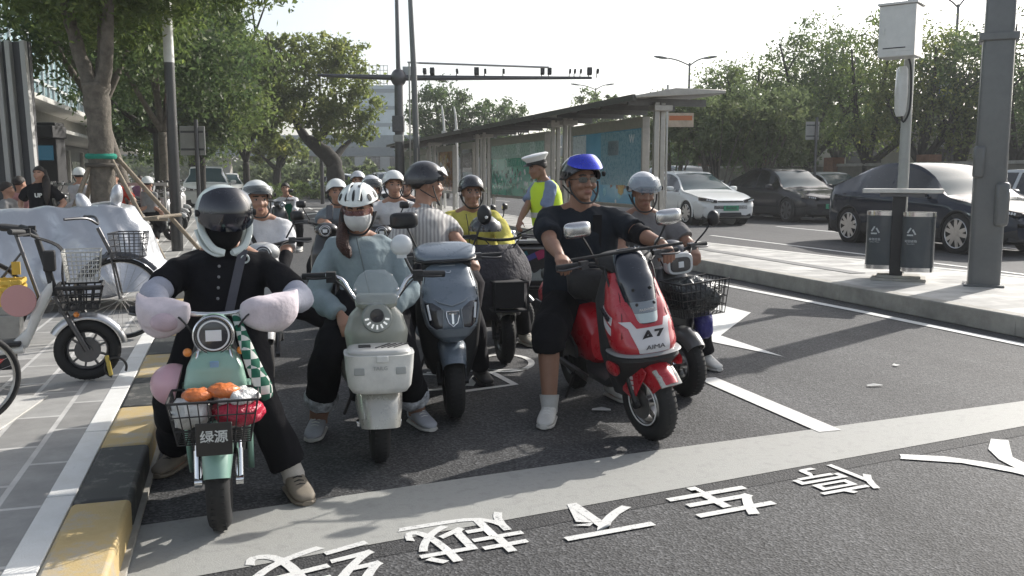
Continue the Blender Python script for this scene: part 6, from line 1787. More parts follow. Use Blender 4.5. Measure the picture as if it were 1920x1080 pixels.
# ================================================================== people (built in world directions round an Empty on the ground; face_yaw 0 = looking at -Y)
def union(b, voxel, smooth=2, it=4):
    me = bpy.data.meshes.new('u'); me.from_pydata([tuple(p) for p in b.v], [], b.f); me.validate()
    bm = bmesh.new(); bm.from_mesh(me); bmesh.ops.recalc_face_normals(bm, faces=bm.faces); bm.to_mesh(me); bm.free()
    o = bpy.data.objects.new('u', me); COL.objects.link(o)
    r = o.modifiers.new('r', 'REMESH'); r.mode = 'VOXEL'; r.voxel_size = voxel; r.adaptivity = 0
    if smooth:
        s = o.modifiers.new('s', 'SMOOTH'); s.factor = .5; s.iterations = it
    bpy.context.view_layer.update()
    ev = o.evaluated_get(bpy.context.evaluated_depsgraph_get())
    m2 = bpy.data.meshes.new_from_object(ev)
    bpy.data.objects.remove(o); bpy.data.meshes.remove(me)
    return m2
def finish(me, name, mats, parent, fn=None, disp=None):
    if disp:
        amp, sc_, st, seed = disp
        nrm = [v.normal.copy() for v in me.vertices]
        for v, n in zip(me.vertices, nrm):
            p = v.co
            q = Vector((p.x * sc_, p.y * sc_, p.z * sc_ * st)) + Vector((seed, seed * 2, 0))
            d = noise.noise(q) + .5 * noise.noise(q * 2.1) + .8 * (abs(noise.noise(q * .9 + Vector((7, 0, 0)))) - .2)
            v.co = p + n * d * amp
    me.name = name
    me.materials.clear()
    for m in mats: me.materials.append(m)
    if fn:
        for p in me.polygons:
            p.material_index = fn(p.center)
    me.polygons.foreach_set('use_smooth', [True] * len(me.polygons))
    me.update()
    o = bpy.data.objects.new(name, me); COL.objects.link(o); o.parent = parent
    return o
SKIN = [mat('skin', (.36, .20, .135), .55, var=.10, vs=16, bump=.05, bs=120), mat('lip', (.27, .125, .095), .5), mat('brow', (.03, .022, .018), .9)]
SKIN2 = [mat('tan skin', (.27, .145, .095), .55, var=.10, vs=16, bump=.05, bs=120), mat('lip', (.27, .10, .08)), mat('brow', (.03, .022, .018))]
HAIR = mat('hair', (.018, .013, .011), .6, var=.3, vs=30, bump=.5, bs=90)
EYEW = mat('eye', (.45, .42, .40), .2); EYED = mat('iris', (.02, .014, .01), .15)
def ik(a, c, l1, l2, pole):
    d = c - a; L = min(d.length, (l1 + l2) * .995)
    dn = d.normalized(); c2 = a + dn * L if d.length > L + .15 else c
    x = (l1 * l1 - l2 * l2 + L * L) / (2 * L); h = math.sqrt(max(l1 * l1 - x * x, 0))
    pl = Vector(pole); pl = pl - dn * pl.dot(dn)
    pl = pl.normalized() if pl.length > 1e-5 else dn.orthogonal()
    return a + dn * x + pl * h, a + dn * L
def add_hand(b, wrist, d, across, curl=55, s=1.0, side=1, spread=.0):
    """d: forearm/palm direction; across: towards the little finger; palm normal points to grip"""
    d = d.normalized(); ac = (across - d * across.dot(d)).normalized(); nrm = d.cross(ac) * side   # palm side
    hl = .085 * s
    def frame(o, a, q, r1, r2):
        return [o + ac * (math.cos(t) * r1) + a * (math.sin(t) * r2) for t in [2 * math.pi * k / 12 for k in range(12)]]
    b.loft([frame(wrist - d * .01, nrm, 0, .026 * s, .02 * s), frame(wrist + d * .02 * s, nrm, 0, .034 * s, .019 * s), frame(wrist + d * .06 * s, nrm, 0, .041 * s, .017 * s), frame(wrist + d * hl, nrm, 0, .038 * s, .014 * s)])
    for k, (o_, L) in enumerate(((-.030, .074), (-.010, .082), (.010, .077), (.030, .060))):
        p = wrist + d * (hl - .008) + ac * o_ * s; dd = d.copy(); pts = [p]; L *= s
        for seg, f in ((.46, .55), (.30, 1.0), (.24, .75)):
            ang = R_(curl * f); dd = (dd * math.cos(ang) + nrm * math.sin(ang)).normalized(); p = p + dd * L * seg; pts.append(p)
        b.tube(pts, [.0092 * s, .0088 * s, .0082 * s, .0072 * s], 8, round_=True)
    p = wrist + d * .025 * s - ac * .028 * s
    dd = (d * .6 - ac * .55 + nrm * .45).normalized(); p2 = p + dd * .042 * s; dd2 = (d * .75 + nrm * .6 + ac * .1).normalized()
    b.tube([p, p2, p2 + dd2 * .03 * s, p2 + (dd2 + nrm * .4).normalized() * .05 * s], [.013 * s, .0105 * s, .0095 * s, .008 * s], 8, round_=True)
def head_prims(b, M, s=1.0, wide=1.0):
    def e(c, r, rot=None): 
        c = M @ Vector((c[0] * s * wide, c[1] * s, c[2] * s)); R3 = M.to_3x3()
        b.ell(c, (r[0] * s * wide, r[1] * s, r[2] * s), R3 @ rot if rot is not None else R3, 18, 12)
    e((0, .012, .035), (.076, .094, .086))          # cranium
    e((0, -.028, -.015), (.064, .062, .075))         # face
    e((0, -.040, -.070), (.046, .046, .040))         # jaw
    e((0, -.072, -.096), (.020, .018, .016))         # chin
    e((0, -.080, .030), (.052, .014, .012))          # brow ridge
    for q in (-1, 1):
        e((q * .038, -.072, -.025), (.024, .020, .022))   # cheek
        e((q * .078, .008, -.008), (.010, .018, .030), rz(q * 15))   # ear
        e((q * .012, -.098, -.030), (.009, .010, .008))   # nostril wing
    e((0, -.094, -.010), (.0095, .015, .030), rx(-16))    # nose bridge
    e((0, -.105, -.027), (.012, .012, .011))              # nose tip
    e((0, -.090, -.058), (.024, .012, .0065))             # upper lip
    e((0, -.089, -.068), (.021, .012, .007))              # lower lip
def person(label, head, neck, pelvis, hands, feet, face=0, pitch=0, roll=0, sho=0, shirt=None, sleeve='short', collar=False, trousers=None, tl='long', shoe=None, skin=None, w=1.0, hs=1.0,
           elbows=None, knees=None, voxel=.009, curl=55, hair=True, hairmat=None, footyaw=(0, 0), loose=1.0, sock=None, grip=None, sleeve_m=None, barefoot=False, legw=1.0, hem=.06, armlen=1.0, eyes=True, group=None, sitting=True):
    skin = skin or SKIN
    head, neck, pelvis = Vector(head), Vector(neck), Vector(pelvis)
    dn_ = neck - head
    lim = .160 * hs
    if dn_.length > lim: neck = head + dn_.normalized() * lim
    O = Vector((pelvis.x, pelvis.y, 0))
    t = thing('person', label, 'person', O, 0, group)
    H, N, Pv = head - O, neck - O, pelvis - O
    hands = [Vector(h) - O for h in hands]; feet = [Vector(f) - O for f in feet]
    Mh = Matrix.Translation(H) @ Matrix.Rotation(R_(face), 4, 'Z') @ Matrix.Rotation(R_(pitch), 4, 'X') @ Matrix.Rotation(R_(roll), 4, 'Y')
    S = Matrix.Rotation(R_(sho), 3, 'Z')
    right = S @ Vector((1, 0, 0)); fwd = S @ Vector((0, -1, 0))
    ax = (N - Pv).normalized()
    dep = right.cross(ax).normalized(); dep = dep if dep.dot(fwd) > 0 else -dep
    Lt = (N - Pv).length
    def tr(f, a, d, off=0, n=24, sh=0): 
        c = Pv + ax * (Lt * f) + dep * off
        return [c + right * (a * math.cos(q)) * w + dep * (d * math.sin(q)) * (w * .5 + .5) + ax * sh * abs(math.cos(q)) for q in [2 * math.pi * k / n for k in range(n)]]
    sw_ = .175 * w
    shs = [N + right * (q * sw_ * .98) - ax * .085 for q in (-1, 1)]
    hip = [Pv + right * (q * .09 * (.5 + .5 * w)) for q in (-1, 1)]
    b = B()
    b.loft([tr(-.16, .10, .08), tr(-.06, .155, .10), tr(.08, .16, .105), tr(.3, .14, .095, .01), tr(.55, .15, .105, .015), tr(.75, .155, .098, .01), tr(.86, .135, .075), tr(.94, .078, .055), tr(1.02, .056, .053)])
    b.tube([N - ax * .06, N.lerp(H, .4) , H + (Mh.to_3x3() @ Vector((0, .02, -.03)))], [.062 * w, .056 * (.6 + .4 * w), .054 * (.6 + .4 * w)], 14, round_=True)
    for q in (-1, 1): b.tube([N + right * (q * .02), N - ax * .03 + right * (q * .08 * w), N - ax * .07 + right * (q * .15 * w)], [.045, .042, .038], 12, round_=True)
    head_prims(b, Mh, hs, .96 + .12 * (w - 1) * 2)
    arm = []
    for i, q in enumerate((-1, 1)):
        h = hands[i]
        pole = elbows[i] if elbows else (right * q * .6 + Vector((0, .25, -.8)))
        el, wr = ik(shs[i], h, .285 * armlen, .25 * armlen, pole)
        arm.append((shs[i], el, wr))
        k = .75 + .25 * w * 1.1
        b.tube([shs[i] - right * q * .03, shs[i].lerp(el, .3), shs[i].lerp(el, .7), el, el.lerp(wr, .25), el.lerp(wr, .65), wr], [.046 * k, .050 * k, .045 * k, .041 * k, .043 * k, .034 * k, .026 * k], 14, sub=2, round_=True)
        d = (wr - el).normalized()
        g_ = grip[i] if grip else None
        if g_: dd, acv = Vector(g_[0]).normalized(), Vector(g_[1])
        else: dd, acv = (d * .7 + Vector((0, -.35, -.45))).normalized(), right * q
        # palm should face down/forward
        acv = (acv - dd * acv.dot(dd)).normalized()
        sd = 1 if dd.cross(acv).z < 0 else -1
        add_hand(b, wr, dd, acv, curl, 1.0 * (.9 + .1 * w), sd)
    leg = []
    for i, q in enumerate((-1, 1)):
        an = feet[i] + Vector((0, 0, .09))
        pole = knees[i] if knees else (fwd * 1.0 + right * q * .35)
        kn, an2 = ik(hip[i], an, .44, .42, pole)
        leg.append((hip[i], kn, an))
        b.tube([hip[i], hip[i].lerp(kn, .5), kn, kn.lerp(an, .3), kn.lerp(an, .7), an, an - Vector((0, 0, .04))], [.082 * legw, .07 * legw, .056 * legw, .058 * legw, .046 * legw, .036 * legw, .034], 14, sub=2, round_=True)
        fy = Matrix.Rotation(R_(footyaw[i]), 3, 'Z')
        b.loft([[an + fy @ Vector((a * math.cos(u), y, -.055 + z + a2 * math.sin(u))) for u in [2 * math.pi * k / 12 for k in range(12)]] for y, a, a2, z in ((.045, .025, .025, .0), (.0, .033, .04, .0), (-.07, .04, .03, -.005), (-.14, .04, .018, -.015), (-.175, .025, .012, -.017))])
    Mi = Mh.inverted()
    def fn(c):
        q = Mi @ c; q = q / hs
        if abs(q.x) < .022 and -.073 < q.z < -.054 and q.y < -.086: return 1
        if .012 < abs(q.x) < .050 and .022 < q.z - .006 * (1 - abs(abs(q.x) - .03) * 30) < .033 and q.y < -.06: return 2
        return 0
    me = union(b, voxel, it=2)
    body = finish(me, 'body', skin, t, fn)
    R3 = Mh.to_3x3()
    if eyes:
        for q in (-1, 1):
            c = Mh @ Vector((q * .031 * hs, -.0795 * hs, .008 * hs)); b = B(); b.ell(c, (.0135 * hs, .008 * hs, .0068 * hs), R3, 14, 10); b.build('eye', EYEW, t)
            b = B(); b.ell(Mh @ Vector((q * .031 * hs, -.0855 * hs, .008 * hs)), (.0062 * hs, .003 * hs, .0058 * hs), R3, 10, 8); b.build('iris', EYED, t)
            b = B(); b.tube([Mh @ Vector(((q * .031 + dx) * hs, (-.086 + abs(dx) * .25) * hs, (.0155 - abs(dx) * .25) * hs)) for dx in (-.015, 0, .015)], .0022 * hs, 6); b.build('eyelid', skin[2], t)
    if hair:
        b = B(); Mb = B(Mh); Mb.shell((0, .012, .035), (.085 * hs * w ** .3, .103 * hs, .096 * hs), lambda a: 1.22 + .95 * min(1, (abs(a) / math.pi) * 1.5) ** 2, thick=.012, n=40, m=12)
        Mb.build('hair', hairmat or HAIR, t, ang=180)
    # clothes
    if shirt:
        b = B(); L_ = .021 * loose
        b.loft([tr(-hem / Lt * 1.2, .168 + L_, .118 + L_), tr(.05, .166 + L_, .115 + L_, .008), tr(.3, .152 + L_, .108 + L_, .015), tr(.55, .158 + L_, .113 + L_, .018), tr(.75, .17 + L_, .112 + L_, .012), tr(.88, .162 + L_ * .6, .092 + L_ * .6), tr(.95, .105 + L_ * .5, .07 + L_ * .4), tr(1.0, .07, .06)])
        for i, q in enumerate((-1, 1)):
            s0, el, wr = arm[i]
            k = .75 + .25 * w * 1.1
            b.tube([N - ax * .035 + right * (q * .05), N - ax * .055 + right * (q * .10 * w), s0 - right * (q * .01) + ax * .006], [.045, .053, .058 * k], 14, round_=True)
            if sleeve == 'none': continue
            if sleeve == 'short':
                pts = [s0 - right * q * .04, s0.lerp(el, .25), s0.lerp(el, .78)]; rr = [.060 * k, .063 * k + L_ * .4, .058 * k + L_ * .75]
            else:
                e2 = wr.lerp(el, .06)
                pts = [s0 - right * q * .04, s0.lerp(el, .3), s0.lerp(el, .75), el, el.lerp(e2, .5), e2]; rr = [.060 * k, .061 * k + L_ * .3, .056 * k + L_ * .5, .054 * k + L_ * .5, .048 * k + L_ * .6, .038 * k + L_ * .5]
            b.tube(pts, rr, 16, sub=3)
        me = union(b, max(voxel * 1.05, .009), it=5)
        so_ = finish(me, 'shirt', [shirt], t, None, (.0115 * (.6 + .4 * loose), 10, .5, len(label)))
        if collar:
            b = B(); c = Pv + ax * (Lt * .985)
            for q in (-1, 1):
                b.loft([[c + right * (q * x * w) + dep * y + ax * z for x, y, z in pl] for pl in ([(.0, .082, -.03), (.02, .078, .01), (.02, .07, .01), (.0, .074, -.03)], [(.045, .075, -.03), (.05, .05, .022), (.046, .045, .02), (.04, .066, -.03)], [(.082, .02, -.015), (.066, .0, .03), (.06, .0, .028), (.074, .02, -.015)], [(.07, -.05, .0), (.05, -.055, .035), (.045, -.05, .032), (.062, -.05, .0)], [(.0, -.08, .0), (.0, -.075, .035), (.0, -.068, .032), (.0, -.07, .0)])])
            b.build('collar', shirt, t, ang=60)
    if trousers:
        b = B(); b.loft([tr(-.2, .11, .09), tr(-.1, .165, .115), tr(.02, .172, .12), tr(.12, .168, .115)])
        for i, q in enumerate((-1, 1)):
            hp, kn, an = leg[i]
            lw = legw * (.85 + .15 * loose)
            if tl == 'long':
                e2 = kn.lerp(an, .93); pts = [hp, hp.lerp(kn, .5), kn, kn.lerp(an, .45), e2]; rr = [.105 * lw, .092 * lw, .082 * lw, .074 * lw, .068 * lw]
            elif tl == 'wide':
                e2 = kn.lerp(an, .86); pts = [hp, hp.lerp(kn, .5), kn, kn.lerp(an, .45), e2]; rr = [.105 * lw, .10 * lw, .092 * lw, .088 * lw, .094 * lw]
            elif tl == 'crop':
                e2 = kn.lerp(an, .60); pts = [hp, hp.lerp(kn, .5), kn, kn.lerp(an, .4), e2]; rr = [.10 * lw, .094 * lw, .084 * lw, .082 * lw, .084 * lw]
            else:
                e2 = kn.lerp(an, .18); pts = [hp, hp.lerp(kn, .5), kn, e2]; rr = [.112 * lw, .105 * lw, .098 * lw, .092 * lw]
            b.tube(pts, rr, 16, sub=3)
        me = union(b, max(voxel * 1.1, .010), it=4)
        finish(me, 'trousers', [trousers], t, None, (.014, 8.5, .55, 3 + len(label)))
    for i, q in enumerate((-1, 1)):
        hp, kn, an = leg[i]
        fy = Matrix.Rotation(R_(footyaw[i]), 3, 'Z')
        if sock:
            b = B(); b.tube([an.lerp(kn, .17), an, an - Vector((0, 0, .03))], [.054 * legw, .050, .050], 14); b.build('sock', sock, t)
        if shoe:
            def sr(y, a, z0, z1, n=18):
                out = []
                for k in range(n):
                    u = 2 * math.pi * k / n; x = a * math.copysign(abs(math.cos(u)) ** .8, math.cos(u)); zz = (z0 + z1) / 2 + (z1 - z0) / 2 * math.copysign(abs(math.sin(u)) ** .8, math.sin(u))
                    out.append(an + fy @ Vector((x, y, zz - .09)))
                return out
            b = B(); b.loft([sr(.072, .02, .03, .075), sr(.06, .038, .022, .105), (sr(.02, .044, .02, .115)), sr(-.03, .046, .02, .108), sr(-.07, .05, .02, .088), sr(-.12, .053, .02, .068), sr(-.17, .047, .02, .056), sr(-.198, .025, .022, .042)]); so2 = b.build('shoe', shoe[0], t, ang=70)
            b = B(); b.loft([sr(.078, .025, .002, .026), sr(.06, .042, .0, .027), sr(.0, .046, .0, .026), sr(-.08, .052, .0, .026), sr(-.14, .055, .0, .026), sr(-.18, .046, .002, .026), sr(-.205, .024, .006, .026)]); b.build('sole', shoe[1], so2, ang=60)
            b = B()
            for k in range(4):
                y = -.035 - .022 * k; z = .104 - .011 * k
                b.tube([an + fy @ Vector((-.022, y, z - .09)), an + fy @ Vector((0, y + .002, z + .006 - .09)), an + fy @ Vector((.022, y, z - .09))], .0035, 5)
            b.build('laces', shoe[2] if len(shoe) > 2 else shoe[1], so2)
    t['_'] = 0; del t['_']
    return dict(t=t, M=Mh, O=O, arm=arm, leg=leg, tr=tr, ax=ax, dep=dep, right=right, Pv=Pv, N=N, w=w, Lt=Lt)
def helmet(p, style, m, visor=None, hs=1.0, w=1.0, strap=True, m2=None):
    t, M = p['t'], p['M']
    e = bpy.data.objects.new('helmet', None); COL.objects.link(e); e.parent = t; e.matrix_local = M
    S = hs
    c = (0, .012 * S, .032 * S)
    if style == 'full34':        # open face helmet, shell down to the nape
        r = (.122 * S, .142 * S, .132 * S)
        th = lambda a: 1.25 + .95 * min(1, max(0, (abs(a) - .55) / .75))
        b = B(); b.shell(c, r, th, thick=.02, n=56, m=16); b.build('shell', m, e, ang=50)
        b = B(); b.shell(c, tuple(x + .002 for x in r), lambda a: th(a) + .02, th0=lambda a: th(a) - .035, thick=.006, n=56, m=2); b.build('rim', m2 or BLKM, e, ang=50)
    elif style == 'half':
        r = (.112 * S, .132 * S, .122 * S)
        th = lambda a: 1.30 + .42 * min(1, max(0, (abs(a) - .5) / .8))
        b = B(); b.shell(c, r, th, thick=.016, n=56, m=14); b.build('shell', m, e, ang=50)
        b = B(); b.shell(c, tuple(x + .003 for x in r), lambda a: th(a) + .03, th0=lambda a: th(a) - .03, thick=.008, n=56, m=2); b.build('rim', m2 or BLKM, e, ang=50)
    else:                        # vented cycling helmet
        r = (.112 * S, .146 * S, .104 * S); c = (0, .01 * S, .048 * S)
        th = lambda a: 1.48 + .12 * math.cos(a * 2) * .5
        b = B(); b.shell(c, r, th, thick=.022, n=60, m=14); b.build('shell', m, e, ang=60)
        for k, (az, t0, t1, wd) in enumerate(((0, .62, 1.25, .085), (.42, .65, 1.28, .10), (-.42, .65, 1.28, .10), (.92, .95, 1.34, .13), (-.92, .95, 1.34, .13), (1.4, .9, 1.3, .13), (-1.4, .9, 1.3, .13), (.55, .28, .5, .18), (-.55, .28, .5, .18), (2.0, .7, 1.2, .14), (-2.0, .7, 1.2, .14), (2.7, .6, 1.2, .14), (-2.7, .6, 1.2, .14))):
            b = B(); b.shell(c, tuple(x + .0025 for x in r), lambda a, q=az, w_=wd, u=t1, l=t0: (l + u) / 2 + (u - l) / 2 * math.sqrt(max(0, 1 - ((a - q) / w_) ** 2)), th0=lambda a, q=az, w_=wd, u=t1, l=t0: (l + u) / 2 - (u - l) / 2 * math.sqrt(max(0, 1 - ((a - q) / w_) ** 2)), az=(az - wd, az + wd), n=12, m=6, thick=.004); b.build('vent', BLKM, e, ang=50)
        for s in (-1, 1):
            b = B(); b.tube([(s * .03 * S, -.125 * S, .085 * S), (s * .032 * S, -.075 * S, .130 * S), (s * .03 * S, .01 * S, .147 * S), (s * .03 * S, .09 * S, .128 * S)], .007 * S, 8, sub=4); b.build('ridge', m, e)
    if visor:
        vm, t0, t1, azw, rr = visor
        r2 = tuple(x + .008 * S + rr for x in r)
        b = B(); b.shell(c, r2, lambda a: t1 - .25 * (abs(a) / azw) ** 3, th0=lambda a: t0 + .25 * (abs(a) / azw) ** 3 * (t1 - t0), az=(-azw, azw), thick=.003, n=36, m=10); b.build('visor', vm, e, ang=60)
        for s in (-1, 1):
            b = B(); b.disc((s * (r2[0] * math.sin(min(azw, 1.55)) + .001), c[1] - r2[1] * math.cos(azw) * .9, c[2] + .01), .016, .012, 'x', 16); b.build('visor_pivot', m2 or BLKM, e)
    if strap:
        for s in (-1, 1):
            b = B()
            b.tube([(s * .092 * S, -.03 * S, -.0 * S), (s * .084 * S, -.045 * S, -.06 * S), (s * .045 * S, -.07 * S, -.115 * S), (0, -.075 * S, -.125 * S)], .0042, 6, sub=4, sq=1.6)
            b.tube([(s * .09 * S, .05 * S, -.02 * S), (s * .083 * S, -.01 * S, -.06 * S), (s * .078 * S, -.04 * S, -.075 * S)], .0038, 6, sub=3, sq=1.6)
            b.build('strap', BLKM, e)
    return e
def W_(p, v): return Vector(v)
def Ms(p, v): return p['M'] @ Vector(v)
def grip_of(loc, rzv, s, hw, by, bz): return L2W(loc, rzv, (s * (hw - .06), by + .05, bz))
WSH = (plastic('shoe white', (.58, .57, .54), .7), plastic('sole white', (.5, .49, .46), .6), WPLAS)
BSH = (plastic('shoe black', (.02, .02, .02), .6), plastic('sole black', (.03, .03, .03), .7), BLKM)
TSH = (plastic('shoe beige', (.36, .33, .27), .8), plastic('sole cream', (.5, .47, .4), .6), WPLAS)
BK = cloth('black cloth', (.012, .012, .014)); BKT = cloth('black trousers', (.010, .010, .012)); WC = cloth('white cloth', (.60, .60, .61)); GYC = cloth('grey cloth', (.17, .165, .165))
SMOKE = mat('smoke visor', (.008, .010, .018), .05, coat=1, alpha=.97)
CLEARV = mat('clear visor', (.30, .36, .42), .05, alpha=.42, coat=1)
def rot_head(face): return face

TAUPE = plastic('taupe shoe', (.2, .17, .13), .7)
# ---- A: mint scooter rider
LA = lambda p: L2W(locA, rzA, p)
hA = P(418, 412, 4.22)
pA = person('person in a black top and white helmet with dark visor on the mint scooter', hA, P(428, 478, 4.33), LA((.02, .62, .80)),
    [LA((-.22, .22, .90)), LA((.25, .22, .90))], [G(335, 875, .0), G(552, 925, 0)], face=32, pitch=8, sho=6, shirt=BK, sleeve='short', trousers=BKT, tl='wide', shoe=(TAUPE, TAUPE, BLKM), w=1.05, hs=1.0, voxel=.0085, loose=.9,
    elbows=[(-1, .05, -.3), (.8, .1, -.5)], grip=[((.25, -1, .05), (-1, 0, 0)), ((-.25, -1, .05), (1, 0, 0))], curl=80, hair=True, knees=[(-.05, -1, .15), (.02, -1, .15)], footyaw=(-10, 30), legw=.92, sock=cloth('pale sock', (.45, .42, .38)), armlen=1.0)
HWT = paint('helmet white', (.60, .66, .63), .3)
hlA = helmet(pA, 'full34', HWT, (SMOKE, .55, 2.0, 1.12, .012), m2=BLKM, strap=False)
b = B(pA['M']); b.shell((0, -.012, -.035), (.084, .108, .105), lambda a: 2.85, th0=1.30, az=(-1.65, 1.65), thick=.004, n=30, m=12); b.build('face_mask', cloth('black mask', (.012, .012, .013)), pA['t'], ang=180)
for s in (-1, 1):
    b = B(pA['M']); b.tube([(s * .11, -.03, .0), (s * .105, -.06, -.05), (s * .07, -.095, -.11), (s * .02, -.10, -.135)], .010, 8, sub=4, sq=1.7); b.tube([(s * .108, .03, -.05), (s * .09, -.02, -.115), (s * .05, -.07, -.145), (s * .02, -.09, -.14)], .011, 8, sub=4, sq=1.7); b.build('helmet_strap', HWT, pA['t'])
b = B(pA['M']); b.torus((.07, -.115, -.165), .018, .005, 'y', 20, 6, 1.0); b.build('strap_loop', HWT, pA['t'])
SL = cloth('grey sun sleeve', (.36, .37, .43))
for i in (0, 1):
    s0, el, wr = pA['arm'][i]; b = B(); b.tube([s0.lerp(el, .55), s0.lerp(el, .85), el, el.lerp(wr, .4), wr], [.058, .060, .062, .054, .042], 18, sub=4); 
    b.v = [p + Vector((1, 1, 1)) * .006 * noise.noise(p * 22) for p in b.v]; b.build('sun_sleeve', SL, pA['t'], ang=180)
tr = pA['tr']
def torso_pt(p, f, x, off=0.0):
    """point on the chest surface"""
    a, d = .172, .135
    q = max(-.98, min(.98, x / (a * p['w'])))
    return p['Pv'] + p['ax'] * (p['Lt'] * f) + p['right'] * x + p['dep'] * (d * math.sqrt(1 - q * q) + .012 + off)
def strap_on(p, pts, wd, m, name, off=.008):
    b = B(); rows = []
    pp = [torso_pt(p, f, x, off) for f, x in pts]
    for i, c in enumerate(pp):
        a = pp[max(i - 1, 0)]; e = pp[min(i + 1, len(pp) - 1)]; tt = (e - a).normalized(); s_ = tt.cross(p['dep']).normalized() * wd / 2
        rows.append([c + s_, c - s_, c - s_ - p['dep'] * .006, c + s_ - p['dep'] * .006])
    b.loft(rows); return b.build(name, m, p['t'], ang=60)
strap_on(pA, [(f, .105 - .055 * (1 - f)) for f in [.92, .8, .65, .5, .35, .2, .05]], .04, cloth('grey strap', (.10, .10, .115)), 'bag_strap', .012)
for k in range(4):
    b = B(); b.ell(torso_pt(pA, .68 - .15 * k, .0, .006), (.007, .004, .007)); b.build('button', mat('button grey', (.25, .25, .25), .4), pA['t'])

# ---- B: rider in white T-shirt behind A
pB = person('person in a white T-shirt and white helmet behind the mint scooter rider', P(482, 376, 6.75), P(492, 408, 6.85), P(500, 560, 6.95), [P(452, 480, 6.5), P(528, 520, 6.45)], [G(480, 700, 0), G(606, 668, 0)], face=32, pitch=0, sho=8,
    shirt=WC, trousers=BKT, tl='long', shoe=WSH, w=1.0, voxel=.011, knees=[(-.5, -1, 0), (1.0, -.5, 0)], footyaw=(0, 25), legw=.95)
helmet(pB, 'half', paint('helmet white2', (.66, .68, .66), .3), (mat('smoke clear', (.05, .06, .06), .1, alpha=.5, coat=1), .95, 1.45, 1.2, .01))
strap_on(pB, [(.9, -.09), (.6, .0), (.3, .07), (.1, .11)], .03, BLKM, 'bag_strap')
b = B(); b.tube([pB['arm'][1][1], pB['arm'][1][1].lerp(pB['arm'][1][2], .7)], [.05, .04], 14, sub=2); b.build('arm_band', BK, pB['t'])

# ---- C: woman on the beige scooter
LB = lambda p: L2W(locB, rzB, p)
JAC = cloth('pale blue jacket', (.245, .30, .32)); 
pC = person('woman in a pale blue jacket, vented helmet and face mask on the beige scooter', P(672, 394, 5.12), P(670, 452, 5.22), LB((.0, .66, .78)), [P(640, 592, 4.95), P(715, 592, 4.98)], [G(598, 812, 0), G(782, 796, 0)], face=-2, pitch=12, sho=6,
    shirt=JAC, sleeve='long', trousers=BKT, tl='crop', shoe=(plastic('shoe patch', (.34, .35, .38), .7), plastic('sole white', (.5, .49, .46)), WPLAS), w=.93, voxel=.0075, loose=1.25, knees=[(-.12, -1, 0), (.15, -1, 0)], footyaw=(0, 32), legw=1.05, hem=.05, elbows=[(-.9, .2, -.9), (.9, .2, -.9)], sock=cloth('ankle skin sock', (.30, .18, .13)))
hC = helmet(pC, 'vent', paint('helmet white3', (.70, .74, .72), .3), None)
b = B(pC['M']); b.shell((0, -.01, -.03), (.079, .112, .092), lambda a: 2.6, th0=lambda a: 1.28 + .06 * abs(a), az=(-1.35, 1.35), thick=.003, n=30, m=12); b.build('face_mask', cloth('white mask', (.60, .60, .59)), pC['t'], ang=180)
b = B(pC['M']); b.shell((0, -.005, .02), (.083, .118, .10), lambda a: 1.95 - .18 * math.exp(-(a / .16) ** 2), th0=lambda a: 1.52, az=(-1.2, 1.2), thick=.003, n=30, m=6); b.build('goggles', mat('pink tint', (.20, .09, .10), .08, alpha=.45, coat=1), pC['t'], ang=60)
b = B(); HM = Ms(pC, (-.065, .04, -.02)); q0 = HM
b.tube([Ms(pC, (-.075, .02, .02)), Ms(pC, (-.085, -.01, -.08)), torso_pt(pC, .86, -.085, .02), torso_pt(pC, .72, -.07, .025), torso_pt(pC, .62, -.062, .03)], [.03, .042, .045, .036, .006], 14, sub=5, sq=.8)
b.v = [p + Vector((.006 * noise.noise(Vector((p.x * 90, p.y * 90, p.z * 8))), .006 * noise.noise(Vector((p.x * 90, 3, p.z * 9))), 0)) for p in b.v]
b.build('long_hair', mat('brown hair', (.055, .022, .015), .5, var=.4, vs=50, bump=.8, bs=120), pC['t'], ang=180)
b = B(); pp = [torso_pt(pC, f, .0, .010) for f in (.95, .8, .6, .4, .2, .0)]; b.tube(pp, .004, 6, sub=2); b.build('zip', mat('zip grey', (.12, .15, .16), .5), pC['t'])
CUF = mat('floral cuff', (.42, .43, .45), .9, var=.6, vs=28)
for i in (0, 1):
    hp, kn, an = pC['leg'][i]; c0, c1 = kn.lerp(an, .57), kn.lerp(an, .74); b = B(); b.tube([c0, c0.lerp(c1, .5), c1], [.092, .098, .094], 22); b.v = [p + Vector((0, 0, .012 * noise.noise(p * 30))) for p in b.v]; b.build('floral_cuff', CUF, pC['t'], ang=80)

